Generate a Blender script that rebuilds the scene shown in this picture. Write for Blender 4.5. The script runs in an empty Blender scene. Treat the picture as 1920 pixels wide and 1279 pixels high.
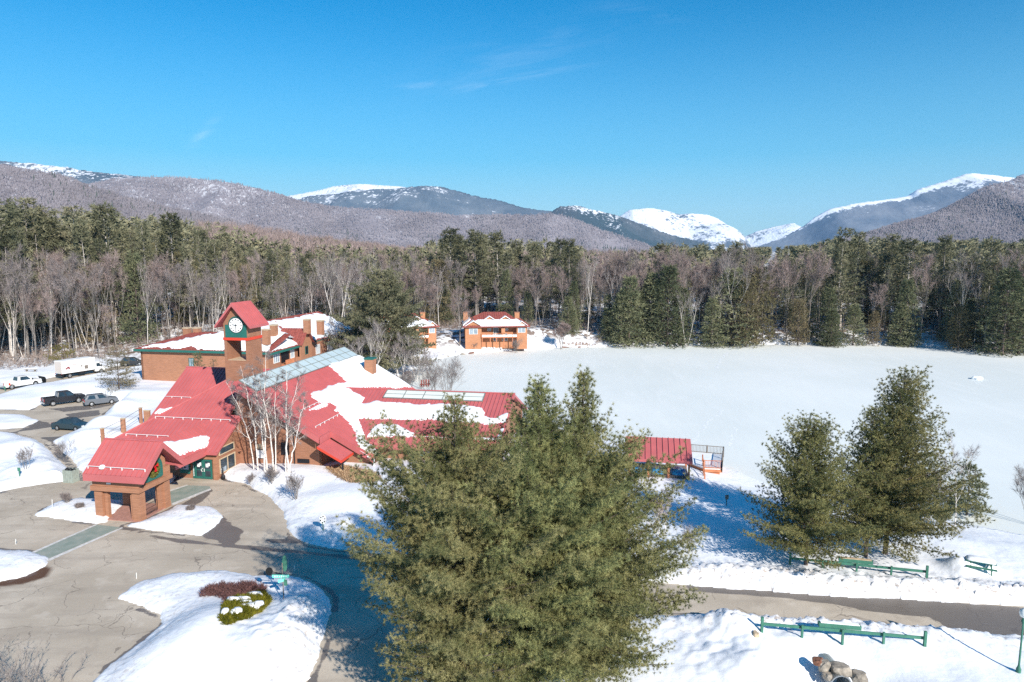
import bpy, bmesh, math, random
import numpy as np
from mathutils import Vector, Matrix

SC = bpy.context.scene
COL = SC.collection
R = math.radians
random.seed(7)
# ---------------------------------------------------------------- survey of the place
# the camera is a drone hovering 24 m up at the origin; G / L / PV turn measured sight lines into ground points,
# the lodge axes are U (along the lodge front) and V (away from the road)
F_, CX, CY, PITCH, HC = 1280., 960., 639.5, math.atan(160 / 1280), 24.
CP, SP = math.cos(PITCH), math.sin(PITCH)

def ray(px, py):
    dx = (px - CX) / F_; dy = -(py - CY) / F_
    return (dx, CP + dy * SP, -SP + dy * CP)

def G(px, py, z=0.):
    d = ray(px, py); t = (z - HC) / d[2]
    return (d[0] * t, d[1] * t, z)

def A(px, py, Y):
    d = ray(px, py); t = Y / d[1]
    return (d[0] * t, Y, HC + d[2] * t)

TH = R(-10); O = (-33.87, 59.59)
U = (math.cos(TH), math.sin(TH)); V = (-math.sin(TH), math.cos(TH))

def toL(q):
    x, y = q[0] - O[0], q[1] - O[1]
    return (x * U[0] + y * U[1], x * V[0] + y * V[1], q[2])

def W(u, v, z=0.):
    return (O[0] + u * U[0] + v * V[0], O[1] + u * U[1] + v * V[1], z)

def Lg(px, py, z=0.):
    return toL(G(px, py, z))

def _uv(px, py):
    d = ray(px, py)
    return d, d[0] * U[0] + d[1] * U[1], d[0] * V[0] + d[1] * V[1], -O[0] * U[0] - O[1] * U[1], -O[0] * V[0] - O[1] * V[1]

def PV(px, py, v):
    d, du, dv, u0, v0 = _uv(px, py); t = (v - v0) / dv
    return (u0 + du * t, v, HC + d[2] * t)

def PU(px, py, u):
    d, du, dv, u0, v0 = _uv(px, py); t = (u - u0) / du
    return (u, v0 + dv * t, HC + d[2] * t)

def PP(px, py, a, b, c):
    d, du, dv, u0, v0 = _uv(px, py)
    t = (a * u0 + b * v0 + c - HC) / (d[2] - a * du - b * dv)
    return (u0 + du * t, v0 + dv * t, HC + d[2] * t)

def proj_np(x, y, z):
    z = z - HC
    cz = y * CP - z * SP; cy = y * SP + z * CP
    return CX + F_ * x / cz, CY - F_ * cy / cz

# ---------------------------------------------------------------- numpy helpers
def _hash(ix, iy, s):
    h = (ix.astype(np.int64) * 374761393 + iy.astype(np.int64) * 668265263 + s * 1442695041) & 0x7fffffff
    h = ((h ^ (h >> 13)) * 1274126177) & 0x7fffffff
    return ((h ^ (h >> 16)) & 0xffff) / 65535.

def vnoise(x, y, s=0):
    ix, iy = np.floor(x), np.floor(y); fx, fy = x - ix, y - iy
    fx = fx * fx * (3 - 2 * fx); fy = fy * fy * (3 - 2 * fy)
    a, b, c, d = _hash(ix, iy, s), _hash(ix + 1, iy, s), _hash(ix, iy + 1, s), _hash(ix + 1, iy + 1, s)
    return (a * (1 - fx) + b * fx) * (1 - fy) + (c * (1 - fx) + d * fx) * fy - .5

def fbm(x, y, s=0, o=4):
    r = 0; a = 1.
    for k in range(o):
        r = r + a * vnoise(x * 2 ** k + 17.3 * k, y * 2 ** k - 9.1 * k, s + k); a *= .5
    return r

def sd_poly(x, y, poly):
    """signed distance, negative inside"""
    P = np.asarray(poly, float)[:, :2]
    d2 = np.full(x.shape, 1e18); ins = np.zeros(x.shape, bool)
    n = len(P)
    for i in range(n):
        ax, ay = P[i]; bx, by = P[(i + 1) % n]
        ex, ey = bx - ax, by - ay
        L2 = ex * ex + ey * ey + 1e-12
        t = np.clip(((x - ax) * ex + (y - ay) * ey) / L2, 0, 1)
        d2 = np.minimum(d2, (x - ax - t * ex) ** 2 + (y - ay - t * ey) ** 2)
        if ay != by:
            c = ((ay > y) != (by > y)) & (x < (bx - ax) * (y - ay) / (by - ay) + ax)
            ins ^= c
    return np.where(ins, -1., 1.) * np.sqrt(d2)

def sm(t):
    t = np.clip(t, 0, 1)
    return t * t * (3 - 2 * t)

def gpoly(pts, z=0.):
    return [G(a, b, z) for a, b in pts]

# ---------------------------------------------------------------- objects
def tag(o, label=None, cat=None, group=None, kind=None):
    if label: o['label'] = label
    if cat: o['category'] = cat
    if group: o['group'] = group
    if kind: o['kind'] = kind
    return o

def thing(name, label, cat, loc=(0, 0, 0), rz=0., group=None):
    o = bpy.data.objects.new(name, None); COL.objects.link(o)
    o.empty_display_size = .3
    o.location = loc; o.rotation_euler = (0, 0, rz)
    return tag(o, label, cat, group)

def root_loc(o):
    while o.parent: o = o.parent
    return o.location

def link_mesh(name, me, mat, parent=None):
    o = bpy.data.objects.new(name, me); COL.objects.link(o)
    if mat is not None:
        for m in (mat if isinstance(mat, (list, tuple)) else [mat]): me.materials.append(m)
    if parent: o.parent = parent
    return o

def np_mesh(name, verts, tris=None, quads=None, smooth=False, attrs=None):
    me = bpy.data.meshes.new(name)
    verts = np.asarray(verts, np.float32)
    me.vertices.add(len(verts)); me.vertices.foreach_set('co', verts.ravel())
    idx = []; starts = []; n = 0
    for arr, k in ((tris, 3), (quads, 4)):
        if arr is not None and len(arr):
            arr = np.asarray(arr, np.int32)
            idx.append(arr.ravel()); starts.append(np.arange(len(arr), dtype=np.int32) * k + n); n += arr.size
    idx = np.concatenate(idx); starts = np.concatenate(starts)
    me.loops.add(len(idx)); me.loops.foreach_set('vertex_index', idx)
    me.polygons.add(len(starts)); me.polygons.foreach_set('loop_start', starts)
    if smooth: me.polygons.foreach_set('use_smooth', np.ones(len(starts), bool))
    me.update(calc_edges=True)
    if attrs:
        for k, v in attrs.items():
            a = me.attributes.new(k, 'FLOAT', 'POINT'); a.data.foreach_set('value', np.asarray(v, np.float32).ravel())
    me.validate()
    return me

class MB:
    def __init__(s): s.v = []; s.f = []; s.m = []
    def add(s, vs, fs, m=0):
        b = len(s.v); s.v += [tuple(p) for p in vs]; s.f += [tuple(b + i for i in f) for f in fs]; s.m += [m] * len(fs)
        return s
    def box(s, c, size, ax=None, m=0):
        """box centred on c; ax: (ex, ey) horizontal unit axes"""
        ex, ey = ax or ((1, 0), (0, 1)); hx, hy, hz = (q / 2 for q in size)
        vs = [(c[0] + a * hx * ex[0] + b * hy * ey[0], c[1] + a * hx * ex[1] + b * hy * ey[1], c[2] + d * hz) for d in (-1, 1) for a, b in ((-1, -1), (1, -1), (1, 1), (-1, 1))]
        return s.add(vs, [(3, 2, 1, 0), (4, 5, 6, 7), (0, 1, 5, 4), (1, 2, 6, 5), (2, 3, 7, 6), (3, 0, 4, 7)], m)
    def ubox(s, u0, u1, v0, v1, z0, z1, m=0):
        """box in lodge axes"""
        return s.box(W((u0 + u1) / 2, (v0 + v1) / 2, (z0 + z1) / 2), (u1 - u0, v1 - v0, z1 - z0), (U, V), m)
    def extr(s, poly, d, m=0):
        """closed prism: polygon (3d points) swept by vector d"""
        n = len(poly); vs = list(poly) + [(p[0] + d[0], p[1] + d[1], p[2] + d[2]) for p in poly]
        nz = newell(poly); flip = nz[0] * d[0] + nz[1] * d[1] + nz[2] * d[2] > 0
        a = tuple(range(n)); b = tuple(range(n, 2 * n))
        fs = [tuple(reversed(a)) if flip else a, b if flip else tuple(reversed(b))]
        for i in range(n):
            j = (i + 1) % n
            fs.append((i, j, n + j, n + i) if flip else (j, i, n + i, n + j))
        return s.add(vs, fs, m)
    def tube(s, pts, rad, sides=8, m=0, cap=True):
        pts = [Vector(p) for p in pts]; n = len(pts)
        if not isinstance(rad, (list, tuple)): rad = [rad] * n
        vs = []; ref = None
        for i, p in enumerate(pts):
            t = (pts[min(i + 1, n - 1)] - pts[max(i - 1, 0)]).normalized()
            if ref is None: ref = Vector((1, 0, 0)) if abs(t.x) < .9 else Vector((0, 1, 0))
            a = (ref - t * ref.dot(t)).normalized(); b = t.cross(a); ref = a
            for k in range(sides):
                q = 2 * math.pi * k / sides
                vs.append(p + (a * math.cos(q) + b * math.sin(q)) * rad[i])
        fs = [(i * sides + k, i * sides + (k + 1) % sides, (i + 1) * sides + (k + 1) % sides, (i + 1) * sides + k) for i in range(n - 1) for k in range(sides)]
        if cap: fs += [tuple(reversed(range(sides))), tuple(range((n - 1) * sides, n * sides))]
        return s.add(vs, fs, m)
    def lathe(s, c, prof, sides=16, m=0):
        """profile (r, z) around vertical axis at c"""
        vs = [(c[0] + r * math.cos(2 * math.pi * k / sides), c[1] + r * math.sin(2 * math.pi * k / sides), c[2] + z) for r, z in prof for k in range(sides)]
        n = len(prof)
        fs = [(i * sides + k, i * sides + (k + 1) % sides, (i + 1) * sides + (k + 1) % sides, (i + 1) * sides + k) for i in range(n - 1) for k in range(sides)]
        fs += [tuple(reversed(range(sides))), tuple(range((n - 1) * sides, n * sides))]
        return s.add(vs, fs, m)
    def build(s, name, mat, parent=None, world=True, smooth=False, bevel=0):
        me = bpy.data.meshes.new(name)
        o = (0, 0, 0)
        if parent is not None and world: o = root_loc(parent)
        me.from_pydata([(p[0] - o[0], p[1] - o[1], p[2] - o[2]) for p in s.v], [], s.f)
        me.update()
        ob = link_mesh(name, me, mat, parent)
        if any(s.m): me.polygons.foreach_set('material_index', s.m)
        if smooth: me.polygons.foreach_set('use_smooth', [True] * len(me.polygons))
        if bevel:
            b = bmesh.new(); b.from_mesh(me)
            bmesh.ops.remove_doubles(b, verts=b.verts, dist=1e-5)
            bmesh.ops.bevel(b, geom=[e for e in b.edges if len(e.link_faces) == 2 and e.calc_face_angle(0) > .5], offset=bevel, segments=2, affect='EDGES', profile=.6)
            b.to_mesh(me); b.free()
        return ob

def newell(P):
    n = [0, 0, 0]
    for i in range(len(P)):
        a, b = P[i], P[(i + 1) % len(P)]
        n[0] += (a[1] - b[1]) * (a[2] + b[2]); n[1] += (a[2] - b[2]) * (a[0] + b[0]); n[2] += (a[0] - b[0]) * (a[1] + b[1])
    return n

def roof_slab(mb, poly, thick=.3, sp=.45, seams=True, h=.085, w=.05):
    """metal roof plane: slab under the polygon, standing seams running down the slope"""
    mb.extr(poly, (0, 0, -thick))
    if not seams: return
    n = Vector(newell(poly)).normalized()
    if n.z < 0: n = -n
    down = Vector((n.x, n.y, 0))
    if down.length < 1e-4: return
    down = (down.normalized() - n * down.normalized().dot(n)).normalized()
    side = n.cross(down)
    P = [Vector(p) for p in poly]; o = P[0]
    Q = [((p - o).dot(side), (p - o).dot(down)) for p in P]
    s0, s1 = min(q[0] for q in Q), max(q[0] for q in Q)
    k = math.floor(s0 / sp) + .5
    while k * sp < s1:
        x = k * sp; ts = []
        for i in range(len(Q)):
            a, b = Q[i], Q[(i + 1) % len(Q)]
            if (a[0] > x) != (b[0] > x): ts.append(a[1] + (b[1] - a[1]) * (x - a[0]) / (b[0] - a[0]))
        ts.sort()
        for i in range(0, len(ts) - 1, 2):
            if ts[i + 1] - ts[i] > .1:
                a = o + side * x + down * (ts[i] + .02) + n * .003; b = o + side * x + down * (ts[i + 1] - .02) + n * .003
                q = [a - side * w / 2, b - side * w / 2, b + side * w / 2, a + side * w / 2]
                mb.extr(q, n * h)
        k += 1

# ---------------------------------------------------------------- materials
def mat(name, col, rough=.7, var=.0, scale=1., col2=None, metal=0., spec=.3, bump=0., coords='Object', detail=4., dist=.1):
    m = bpy.data.materials.new(name); m.use_nodes = True
    nt = m.node_tree; b = nt.nodes['Principled BSDF']
    b.inputs['Roughness'].default_value = rough; b.inputs['Metallic'].default_value = metal
    b.inputs['Specular IOR Level'].default_value = spec
    b.inputs['Base Color'].default_value = (*col, 1)
    if var or col2 or bump:
        tc = nt.nodes.new('ShaderNodeTexCoord'); no = nt.nodes.new('ShaderNodeTexNoise')
        no.inputs['Scale'].default_value = scale; no.inputs['Detail'].default_value = detail
        nt.links.new(tc.outputs[coords], no.inputs['Vector'])
        if var or col2:
            rp = nt.nodes.new('ShaderNodeValToRGB')
            c2 = col2 or tuple(min(1, c * (1 + var)) for c in col); c1 = col if col2 else tuple(c * (1 - var) for c in col)
            rp.color_ramp.elements[0].position = .33; rp.color_ramp.elements[0].color = (*c1, 1)
            rp.color_ramp.elements[1].position = .67; rp.color_ramp.elements[1].color = (*c2, 1)
            nt.links.new(no.outputs['Fac'], rp.inputs['Fac']); nt.links.new(rp.outputs['Color'], b.inputs['Base Color'])
        if bump:
            bp = nt.nodes.new('ShaderNodeBump'); bp.inputs['Strength'].default_value = bump; bp.inputs['Distance'].default_value = dist
            nt.links.new(no.outputs['Fac'], bp.inputs['Height']); nt.links.new(bp.outputs['Normal'], b.inputs['Normal'])
    return m

class NT:
    """tiny node helper"""
    def __init__(s, m): s.m = m; m.use_nodes = True; s.t = m.node_tree
    def n(s, kind, **k):
        x = s.t.nodes.new('ShaderNode' + kind)
        for a, v in k.items():
            if a.startswith('i_'): x.inputs[int(a[2:]) if a[2:].isdigit() else a[2:].replace('_', ' ')].default_value = v
            else: setattr(x, a, v)
        return x
    def l(s, a, b): s.t.links.new(a, b)
    def math(s, op, a, b=None, c=None):
        x = s.n('Math', operation=op)
        for i, q in enumerate((a, b, c)):
            if q is None: continue
            if hasattr(q, 'type') and hasattr(q, 'is_linked'): s.l(q, x.inputs[i])
            else: x.inputs[i].default_value = q
        return x.outputs[0]
    def mix(s, f, a, b):
        x = s.n('Mix', data_type='RGBA')
        for i, q in ((0, f), (6, a), (7, b)):
            if hasattr(q, 'is_linked'): s.l(q, x.inputs[i])
            elif i == 0: x.inputs[0].default_value = q
            else: x.inputs[i].default_value = (*q, 1)
        return x.outputs[2]
    def ramp(s, f, p0, p1):
        x = s.n('MapRange', clamp=True); x.interpolation_type = 'SMOOTHSTEP'
        s.l(f, x.inputs[0]); x.inputs[1].default_value = p0; x.inputs[2].default_value = p1
        return x.outputs[0]

def wood_siding(name, col, course=.2, depth=.2):
    """shingle / clapboard siding: courses as thin darker joints, boards of uneven tone"""
    m = bpy.data.materials.new(name); q = NT(m); b = q.t.nodes['Principled BSDF']
    b.inputs['Roughness'].default_value = .75; b.inputs['Specular IOR Level'].default_value = .2
    g = q.n('NewGeometry'); sp = q.n('SeparateXYZ'); q.l(g.outputs['Position'], sp.inputs[0])
    cs = q.math('FRACT', q.math('DIVIDE', sp.outputs[2], course))
    joint = q.math('LESS_THAN', cs, .16)
    mp = q.n('Mapping'); mp.inputs['Scale'].default_value = (.9, .9, 1 / course * .98); q.l(g.outputs['Position'], mp.inputs[0])
    n1 = q.n('TexNoise', i_Scale=1.6, i_Detail=3.); q.l(mp.outputs[0], n1.inputs['Vector'])
    n2 = q.n('TexNoise', i_Scale=.35, i_Detail=3.); q.l(g.outputs['Position'], n2.inputs['Vector'])
    c = q.mix(q.ramp(n1.outputs[0], .3, .7), tuple(x * .88 for x in col), tuple(min(1, x * 1.1) for x in col))
    c = q.mix(q.math('MULTIPLY', q.ramp(n2.outputs[0], .4, .75), .35), c, tuple(x * .7 for x in col))
    c = q.mix(q.math('MULTIPLY', joint, depth), c, tuple(x * .35 for x in col))
    q.l(c, b.inputs['Base Color'])
    return m

M = {}
M['brick'] = wood_siding('brown_siding', (.32, .155, .095), .2)
M['brick2'] = wood_siding('warm_siding', (.38, .185, .11), .22)
M['orange'] = wood_siding('orange_siding', (.47, .222, .118), .2, .25)
M['red'] = mat('red_metal_roof', (.47, .125, .125), .45, var=.07, scale=.6, spec=.4)
M['oldred'] = mat('weathered_red_roof', (.27, .075, .06), .7, var=.25, scale=2.)
M['brightred'] = mat('bright_red_trim', (.62, .06, .03), .5, var=.05)
M['green'] = mat('dark_green_trim', (.02, .13, .105), .5, var=.1, spec=.4)
M['fence_green'] = mat('green_fence_paint', (.055, .18, .125), .6, var=.12, scale=3.)
M['snow'] = mat('roof_snow', (.83, .845, .86), .6, var=.015, scale=1.2, bump=.35, spec=.2, dist=.15)
M['white'] = mat('white_paint', (.8, .8, .78), .5, var=.02)
M['black'] = mat('black_metal', (.015, .016, .018), .5)
M['dark'] = mat('dark_opening', (.012, .012, .016), .6)
M['glass'] = mat('window_glass', (.03, .05, .065), .08, spec=.7, var=.5, scale=.8)
M['pale_glass'] = mat('pale_curtained_glass', (.27, .33, .38), .15, spec=.6, var=.3, scale=1.)
M['collector'] = mat('solar_collector_glass', (.50, .58, .57), .16, spec=.6, var=.05, scale=.5)
M['collector_frame'] = mat('collector_frame', (.22, .24, .22), .45)
M['collector_white'] = mat('white_solar_collector', (.68, .71, .66), .25, spec=.5, var=.04, scale=.4)
M['wood'] = mat('orange_deck_wood', (.5, .19, .09), .7, var=.2, scale=4.)
M['greywood'] = mat('grey_weathered_wood', (.2, .17, .145), .8, var=.2, scale=4.)
M['tan'] = mat('tan_wood', (.52, .4, .27), .8, var=.12, scale=3.)
M['steel'] = mat('galvanised_steel', (.45, .47, .47), .35, metal=.6)
M['pink_pave'] = mat('pink_brick_paving', (.42, .22, .17), .8, var=.15, scale=3.)
M['tarp'] = mat('blue_tarp', (.02, .22, .45), .45, var=.1, scale=2., bump=.3)
M['lamp'] = mat('frosted_lamp_globe', (.75, .76, .72), .25, spec=.5)
M['bark'] = mat('pine_bark', (.13, .10, .085), .9, var=.3, scale=3.)
M['greybark'] = mat('grey_bark', (.235, .21, .19), .9, var=.3, scale=2.)
M['palebark'] = mat('pale_dead_bark', (.44, .40, .36), .9, var=.25, scale=2.)
M['twig'] = mat('grey_purple_twig', (.23, .195, .185), .9, var=.25, scale=.7)
M['pinktwig'] = mat('pinkish_twig', (.29, .22, .20), .9, var=.25, scale=.7)
M['browntwig'] = mat('red_brown_twig', (.2, .10, .09), .9, var=.3, scale=2.)
M['rock'] = mat('granite_rock', (.3, .26, .21), .85, var=.35, scale=2.5, bump=.6)
M['rust'] = mat('rust_brown_soil', (.2, .09, .055), .95, var=.4, scale=6., bump=.6)
M['rubber'] = mat('tyre_rubber', (.02, .02, .02), .8)
M['rim'] = mat('alloy_rim', (.45, .46, .47), .35, metal=.7)

def birch_bark():
    m = bpy.data.materials.new('birch_bark'); q = NT(m); b = q.t.nodes['Principled BSDF']
    b.inputs['Roughness'].default_value = .7; b.inputs['Specular IOR Level'].default_value = .2
    tc = q.n('TexCoord'); mp = q.n('Mapping'); mp.inputs['Scale'].default_value = (3, 3, 9); q.l(tc.outputs['Object'], mp.inputs[0])
    n = q.n('TexNoise', i_Scale=1.2, i_Detail=3.); q.l(mp.outputs[0], n.inputs['Vector'])
    c = q.mix(q.ramp(n.outputs[0], .58, .66), (.74, .68, .62), (.1, .08, .07))
    q.l(c, b.inputs['Base Color']); return m
M['birch'] = birch_bark()

def needle_mat(name, c1, c2, scale=.5, rnd=.25):
    m = bpy.data.materials.new(name); q = NT(m)
    for n in list(q.t.nodes):
        if n.type == 'BSDF_PRINCIPLED': q.t.nodes.remove(n)
    out = [n for n in q.t.nodes if n.type == 'OUTPUT_MATERIAL'][0]
    tc = q.n('TexCoord'); n1 = q.n('TexNoise', i_Scale=scale, i_Detail=3.); q.l(tc.outputs['Object'], n1.inputs['Vector'])
    c = q.mix(q.ramp(n1.outputs[0], .3, .7), c1, c2)
    oi = q.n('ObjectInfo')
    hs = q.n('HueSaturation'); q.l(c, hs.inputs['Color'])
    q.l(q.math('MULTIPLY_ADD', oi.outputs['Random'], rnd * 1.6, 1 - rnd * .8), hs.inputs['Value'])
    q.l(q.math('MULTIPLY_ADD', oi.outputs['Random'], -.035, .5175), hs.inputs['Hue'])
    d = q.n('BsdfDiffuse'); t = q.n('BsdfTranslucent'); mx = q.n('MixShader'); mx.inputs[0].default_value = .06
    q.l(hs.outputs[0], d.inputs[0]); q.l(hs.outputs[0], t.inputs[0]); q.l(d.outputs[0], mx.inputs[1]); q.l(t.outputs[0], mx.inputs[2])
    q.l(mx.outputs[0], out.inputs[0]); return m
M['pine'] = needle_mat('olive_pine_needles', (.12, .132, .055), (.36, .335, .15), .9, .0)
M['pine2'] = needle_mat('gold_green_needles', (.105, .118, .052), (.34, .30, .13), .9, .0)
M['fpine'] = needle_mat('forest_pine_needles', (.115, .123, .076), (.255, .24, .145), .25, .5)
M['fspruce'] = needle_mat('spruce_needles', (.115, .135, .078), (.25, .25, .14), .3, .4)
M['hemlock'] = needle_mat('brownish_hemlock_needles', (.12, .108, .06), (.22, .185, .10), .3, .3)
M['juniper'] = needle_mat('yellow_green_juniper', (.09, .095, .012), (.2, .18, .025), 2., .0)
# ================================================================ GROUND, ROAD, LAKE
LZ = -1.5
paved_main = gpoly([(-60, 930), (0, 923), (43, 913), (120, 903), (140, 899), (178, 899), (320, 905), (330, 893), (415, 893), (428, 900), (460, 908), (500, 930), (530, 963), (537, 990),
    (550, 1007), (583, 1023), (640, 1032), (720, 1040), (900, 1058), (1100, 1078), (1300, 1099), (1500, 1113), (1700, 1124), (1920, 1138), (2200, 1156),
    (2210, 1220), (1920, 1198), (1700, 1180), (1500, 1166), (1300, 1156), (1000, 1150), (850, 1160), (770, 1200), (770, 1500), (-200, 1500), (-200, 1000)])
def _run_on(poly):
    # the road runs straight on beyond the survey
    d = Vector(G(1920, 1138)) - Vector(G(1300, 1099)); d.normalize()
    a, b = Vector(G(1920, 1138)) + d * 75, Vector(G(1920, 1198)) + d * 75
    k = [i for i, p in enumerate(poly) if p[0] > G(1920, 1130)[0] + 3 and p[1] < 60]
    return poly[:k[0]] + [tuple(a), tuple(b)] + poly[k[-1] + 1:]
paved_main = _run_on(paved_main)
islands = [gpoly(p) for p in (
    [(215, 1122), (260, 1093), (320, 1077), (400, 1073), (500, 1080), (567, 1083), (610, 1107), (623, 1123), (620, 1163), (600, 1230), (577, 1277), (560, 1340), (540, 1420), (90, 1420), (177, 1277), (213, 1247), (273, 1203), (303, 1170), (300, 1153), (267, 1140)],
    [(-60, 1028), (0, 1032), (50, 1035), (90, 1045), (83, 1062), (50, 1080), (0, 1092), (-60, 1100)],
    [(60, 967), (110, 943), (150, 935), (230, 940), (222, 960), (204, 975), (200, 980), (180, 982)],
    [(227, 987), (283, 995), (377, 1004), (410, 980), (418, 968), (400, 952), (333, 948), (313, 960), (267, 978)])]
lots = [gpoly(p) for p in (
    [(-60, 766), (0, 767), (55, 769), (78, 758), (98, 752), (150, 744), (185, 748), (227, 753), (190, 782), (162, 796), (135, 812), (100, 828), (125, 855), (153, 884), (163, 898), (140, 899), (115, 865), (72, 826), (20, 812), (-60, 806)],
    [(-60, 736), (0, 726), (70, 714), (110, 705), (193, 692), (262, 679), (330, 668), (330, 674), (262, 687), (193, 700), (110, 716), (75, 723), (0, 743), (-60, 756)])]
lot_island = gpoly([(-60, 776), (0, 777), (45, 780), (72, 789), (45, 802), (0, 805), (-60, 800)])
lake_poly = gpoly([(700, 722), (760, 700), (790, 683), (830, 671), (870, 663), (930, 659), (1000, 655), (1050, 652), (1110, 651), (1200, 649), (1350, 647), (1500, 646), (1620, 647), (1700, 647), (1790, 651), (1850, 656), (1960, 664), (2120, 680), (2400, 720), (2700, 900), (2500, 1050),
    (2200, 1040), (2050, 1020), (1920, 1012), (1860, 1000), (1790, 985), (1700, 968), (1560, 945), (1440, 915), (1390, 893), (1330, 872), (1290, 862), (1240, 850), (1180, 838), (1080, 820), (960, 790), (860, 765), (760, 750), (700, 745)], LZ)

def paved_sd(x, y):
    d = sd_poly(x, y, paved_main)
    for p in islands: d = np.maximum(d, -sd_poly(x, y, p))
    a = sd_poly(x, y, lots[0]); a = np.maximum(a, -sd_poly(x, y, lot_island))
    return np.minimum(np.minimum(d, a), sd_poly(x, y, lots[1]))

CUL = G(1577, 1262)
def base_z(x, y, dl=None):
    if dl is None: dl = sd_poly(x, y, lake_poly)
    b = LZ + 1.5 * sm(dl / 11.) - .25 * sm(-dl / 2.)
    far = np.clip(y - 178, 0, None)
    b = b + .07 * np.clip(y - 205, 0, 260) + 1.6 * sm((y - 170) / 25.) * sm(dl / 9.)
    b = b + .11 * np.clip(-x - 40 - np.clip(170 - y, 0, None) * 2, 0, 160) * sm((y - 150) / 60.) + .05 * np.clip(x - 90, 0, 150) * sm((y - 200) / 60.)
    b = b + 1.7 * np.exp(-(((x + 4) / 15) ** 2 + ((y - 194) / 11.) ** 2))
    r = np.hypot((x - CUL[0]) / 1.5, (y - CUL[1] + 1.5) / 1.3)
    b = b - 2.3 * np.exp(-(r / 1.6) ** 2)
    return b

MOUNDS = [(G(40, 850), 6., 1.1), (G(75, 885), 3.5, .7), (G(110, 897), 1.6, .5), (G(0, 760), 5., .6), (G(165, 735), 8., 1.1), (G(250, 750), 7., 1.), (G(60, 735), 7., .5), (G(225, 770), 4., .9), (G(180, 830), 4., 1.2), (G(200, 800), 3.5, 1.),
          (G(520, 905), 5.5, .75), (G(600, 945), 5., .4), (G(680, 940), 5., .4), (G(640, 1000), 2.5, .7), (G(690, 1010), 2.2, .8),
          (G(400, 1190), 3.2, .9), (G(350, 1240), 3., .8), (G(540, 1200), 3.4, .9), (G(580, 1150), 2., .7), (G(590, 1110), 1.6, .5), (G(470, 1255), 3., .8),
          (G(1815, 1083), 1.8, .7), (G(1790, 1078), 1.2, .5), (G(1855, 1083), 1.2, .45), (G(1345, 1190), 1.5, .5), (G(1390, 1200), 1.6, .7), (G(1400, 1265), 1.5, .5), (G(1440, 1235), 2.2, .4), (G(1500, 1225), 1.6, .3), (G(1690, 1225), 1.8, .3), (G(1800, 1215), 3., .3)]

def snow_z(x, y, full=False):
    x = np.asarray(x, float); y = np.asarray(y, float)
    dl = sd_poly(x, y, lake_poly); dp = paved_sd(x, y)
    dpn = dp + .35 * fbm(x / 2.2, y / 2.2, 5) + .12 * vnoise(x / .35, y / .35, 9)
    b = base_z(x, y, dl)
    near = sm(1 - (y - 60) / 80.)
    prof = .16 * sm(dpn / .25) + .3 * sm(dpn / 2.6)
    berm = np.exp(-((dpn - 1.25) / .85) ** 2)
    road = sm((x - 8) / 8.) * sm((58 - y) / 6.) * sm((y - 38) / 4.)               # the ploughed banks along the road
    road_far = road * sm((y - 41 - (x < 60) * 0) / 3.)
    prof = prof + berm * (.12 + .42 * road)
    rough = np.clip(1.4 - np.abs(dpn - 1.4) / 1.8, 0, 1)
    lump = np.abs(fbm(x / .5, y / .5, 21, 3)) * rough * (.12 + .42 * road) * near
    isl = sm(1 - np.hypot((x - G(540, 1200)[0]) / 4.5, (y - G(540, 1200)[1]) / 6.5))
    lump = lump + np.abs(fbm(x / .8, y / .8, 33, 4)) * .5 * isl * sm(dpn / .6)
    left = sm(1 - np.hypot(x - G(60, 870)[0], y - G(60, 870)[1]) / 14.) + sm(1 - np.hypot(x - G(1350, 1230)[0], y - G(1350, 1230)[1]) / 6.)
    lump = lump + np.abs(fbm(x / 1.1, y / 1.1, 35, 4)) * .35 * left * sm(dpn / .8)
    md = 0
    for c, r, h in MOUNDS: md = md + h * np.exp(-((x - c[0]) ** 2 + (y - c[1]) ** 2) / (r * r * .6))
    md = md * sm(dpn / 1.6)
    und = .28 * fbm(x / 9., y / 9., 3) + .09 * fbm(x / 2., y / 2., 4)
    z = b + prof + lump + md + und * sm(dpn / 3.) * (.35 + .65 * sm(dl / 4.))
    z = np.where(dpn < 0, b - .16 + np.clip(dpn, -.4, 0) * .4, z)
    z = np.where(dl < 0, np.minimum(z, LZ - .12 + .0 * z), z)
    if full: return z, dp, dl, rough, road, isl
    return z

def sz(x, y): return float(snow_z(np.array([x]), np.array([y]))[0])
def GS(px, py):
    """point of the snow surface seen along a sight line"""
    z = 0.
    for _ in range(6):
        q = G(px, py, z); z = z * .3 + .7 * sz(q[0], q[1])
    q = G(px, py, z); return (q[0], q[1], sz(q[0], q[1]))

def grid_mesh(name, ny, nx, y0, y1, k, off, zf, attrs_f=None, matl=None):
    ys = y0 * (y1 / y0) ** (np.linspace(0, 1, ny)); s = np.linspace(-1, 1, nx); s = np.sign(s) * np.abs(s) ** 1.25
    Y, S = np.meshgrid(ys, s, indexing='ij'); X = S * (Y * k + off)
    Z, at = zf(X, Y)
    vs = np.stack([X, Y, Z], -1).reshape(-1, 3)
    i = np.arange(ny - 1)[:, None] * nx + np.arange(nx - 1)[None]
    q = np.stack([i, i + 1, i + nx + 1, i + nx], -1).reshape(-1, 4)
    me = np_mesh(name, vs, quads=q, smooth=True, attrs=at)
    return link_mesh(name, me, matl)

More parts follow.
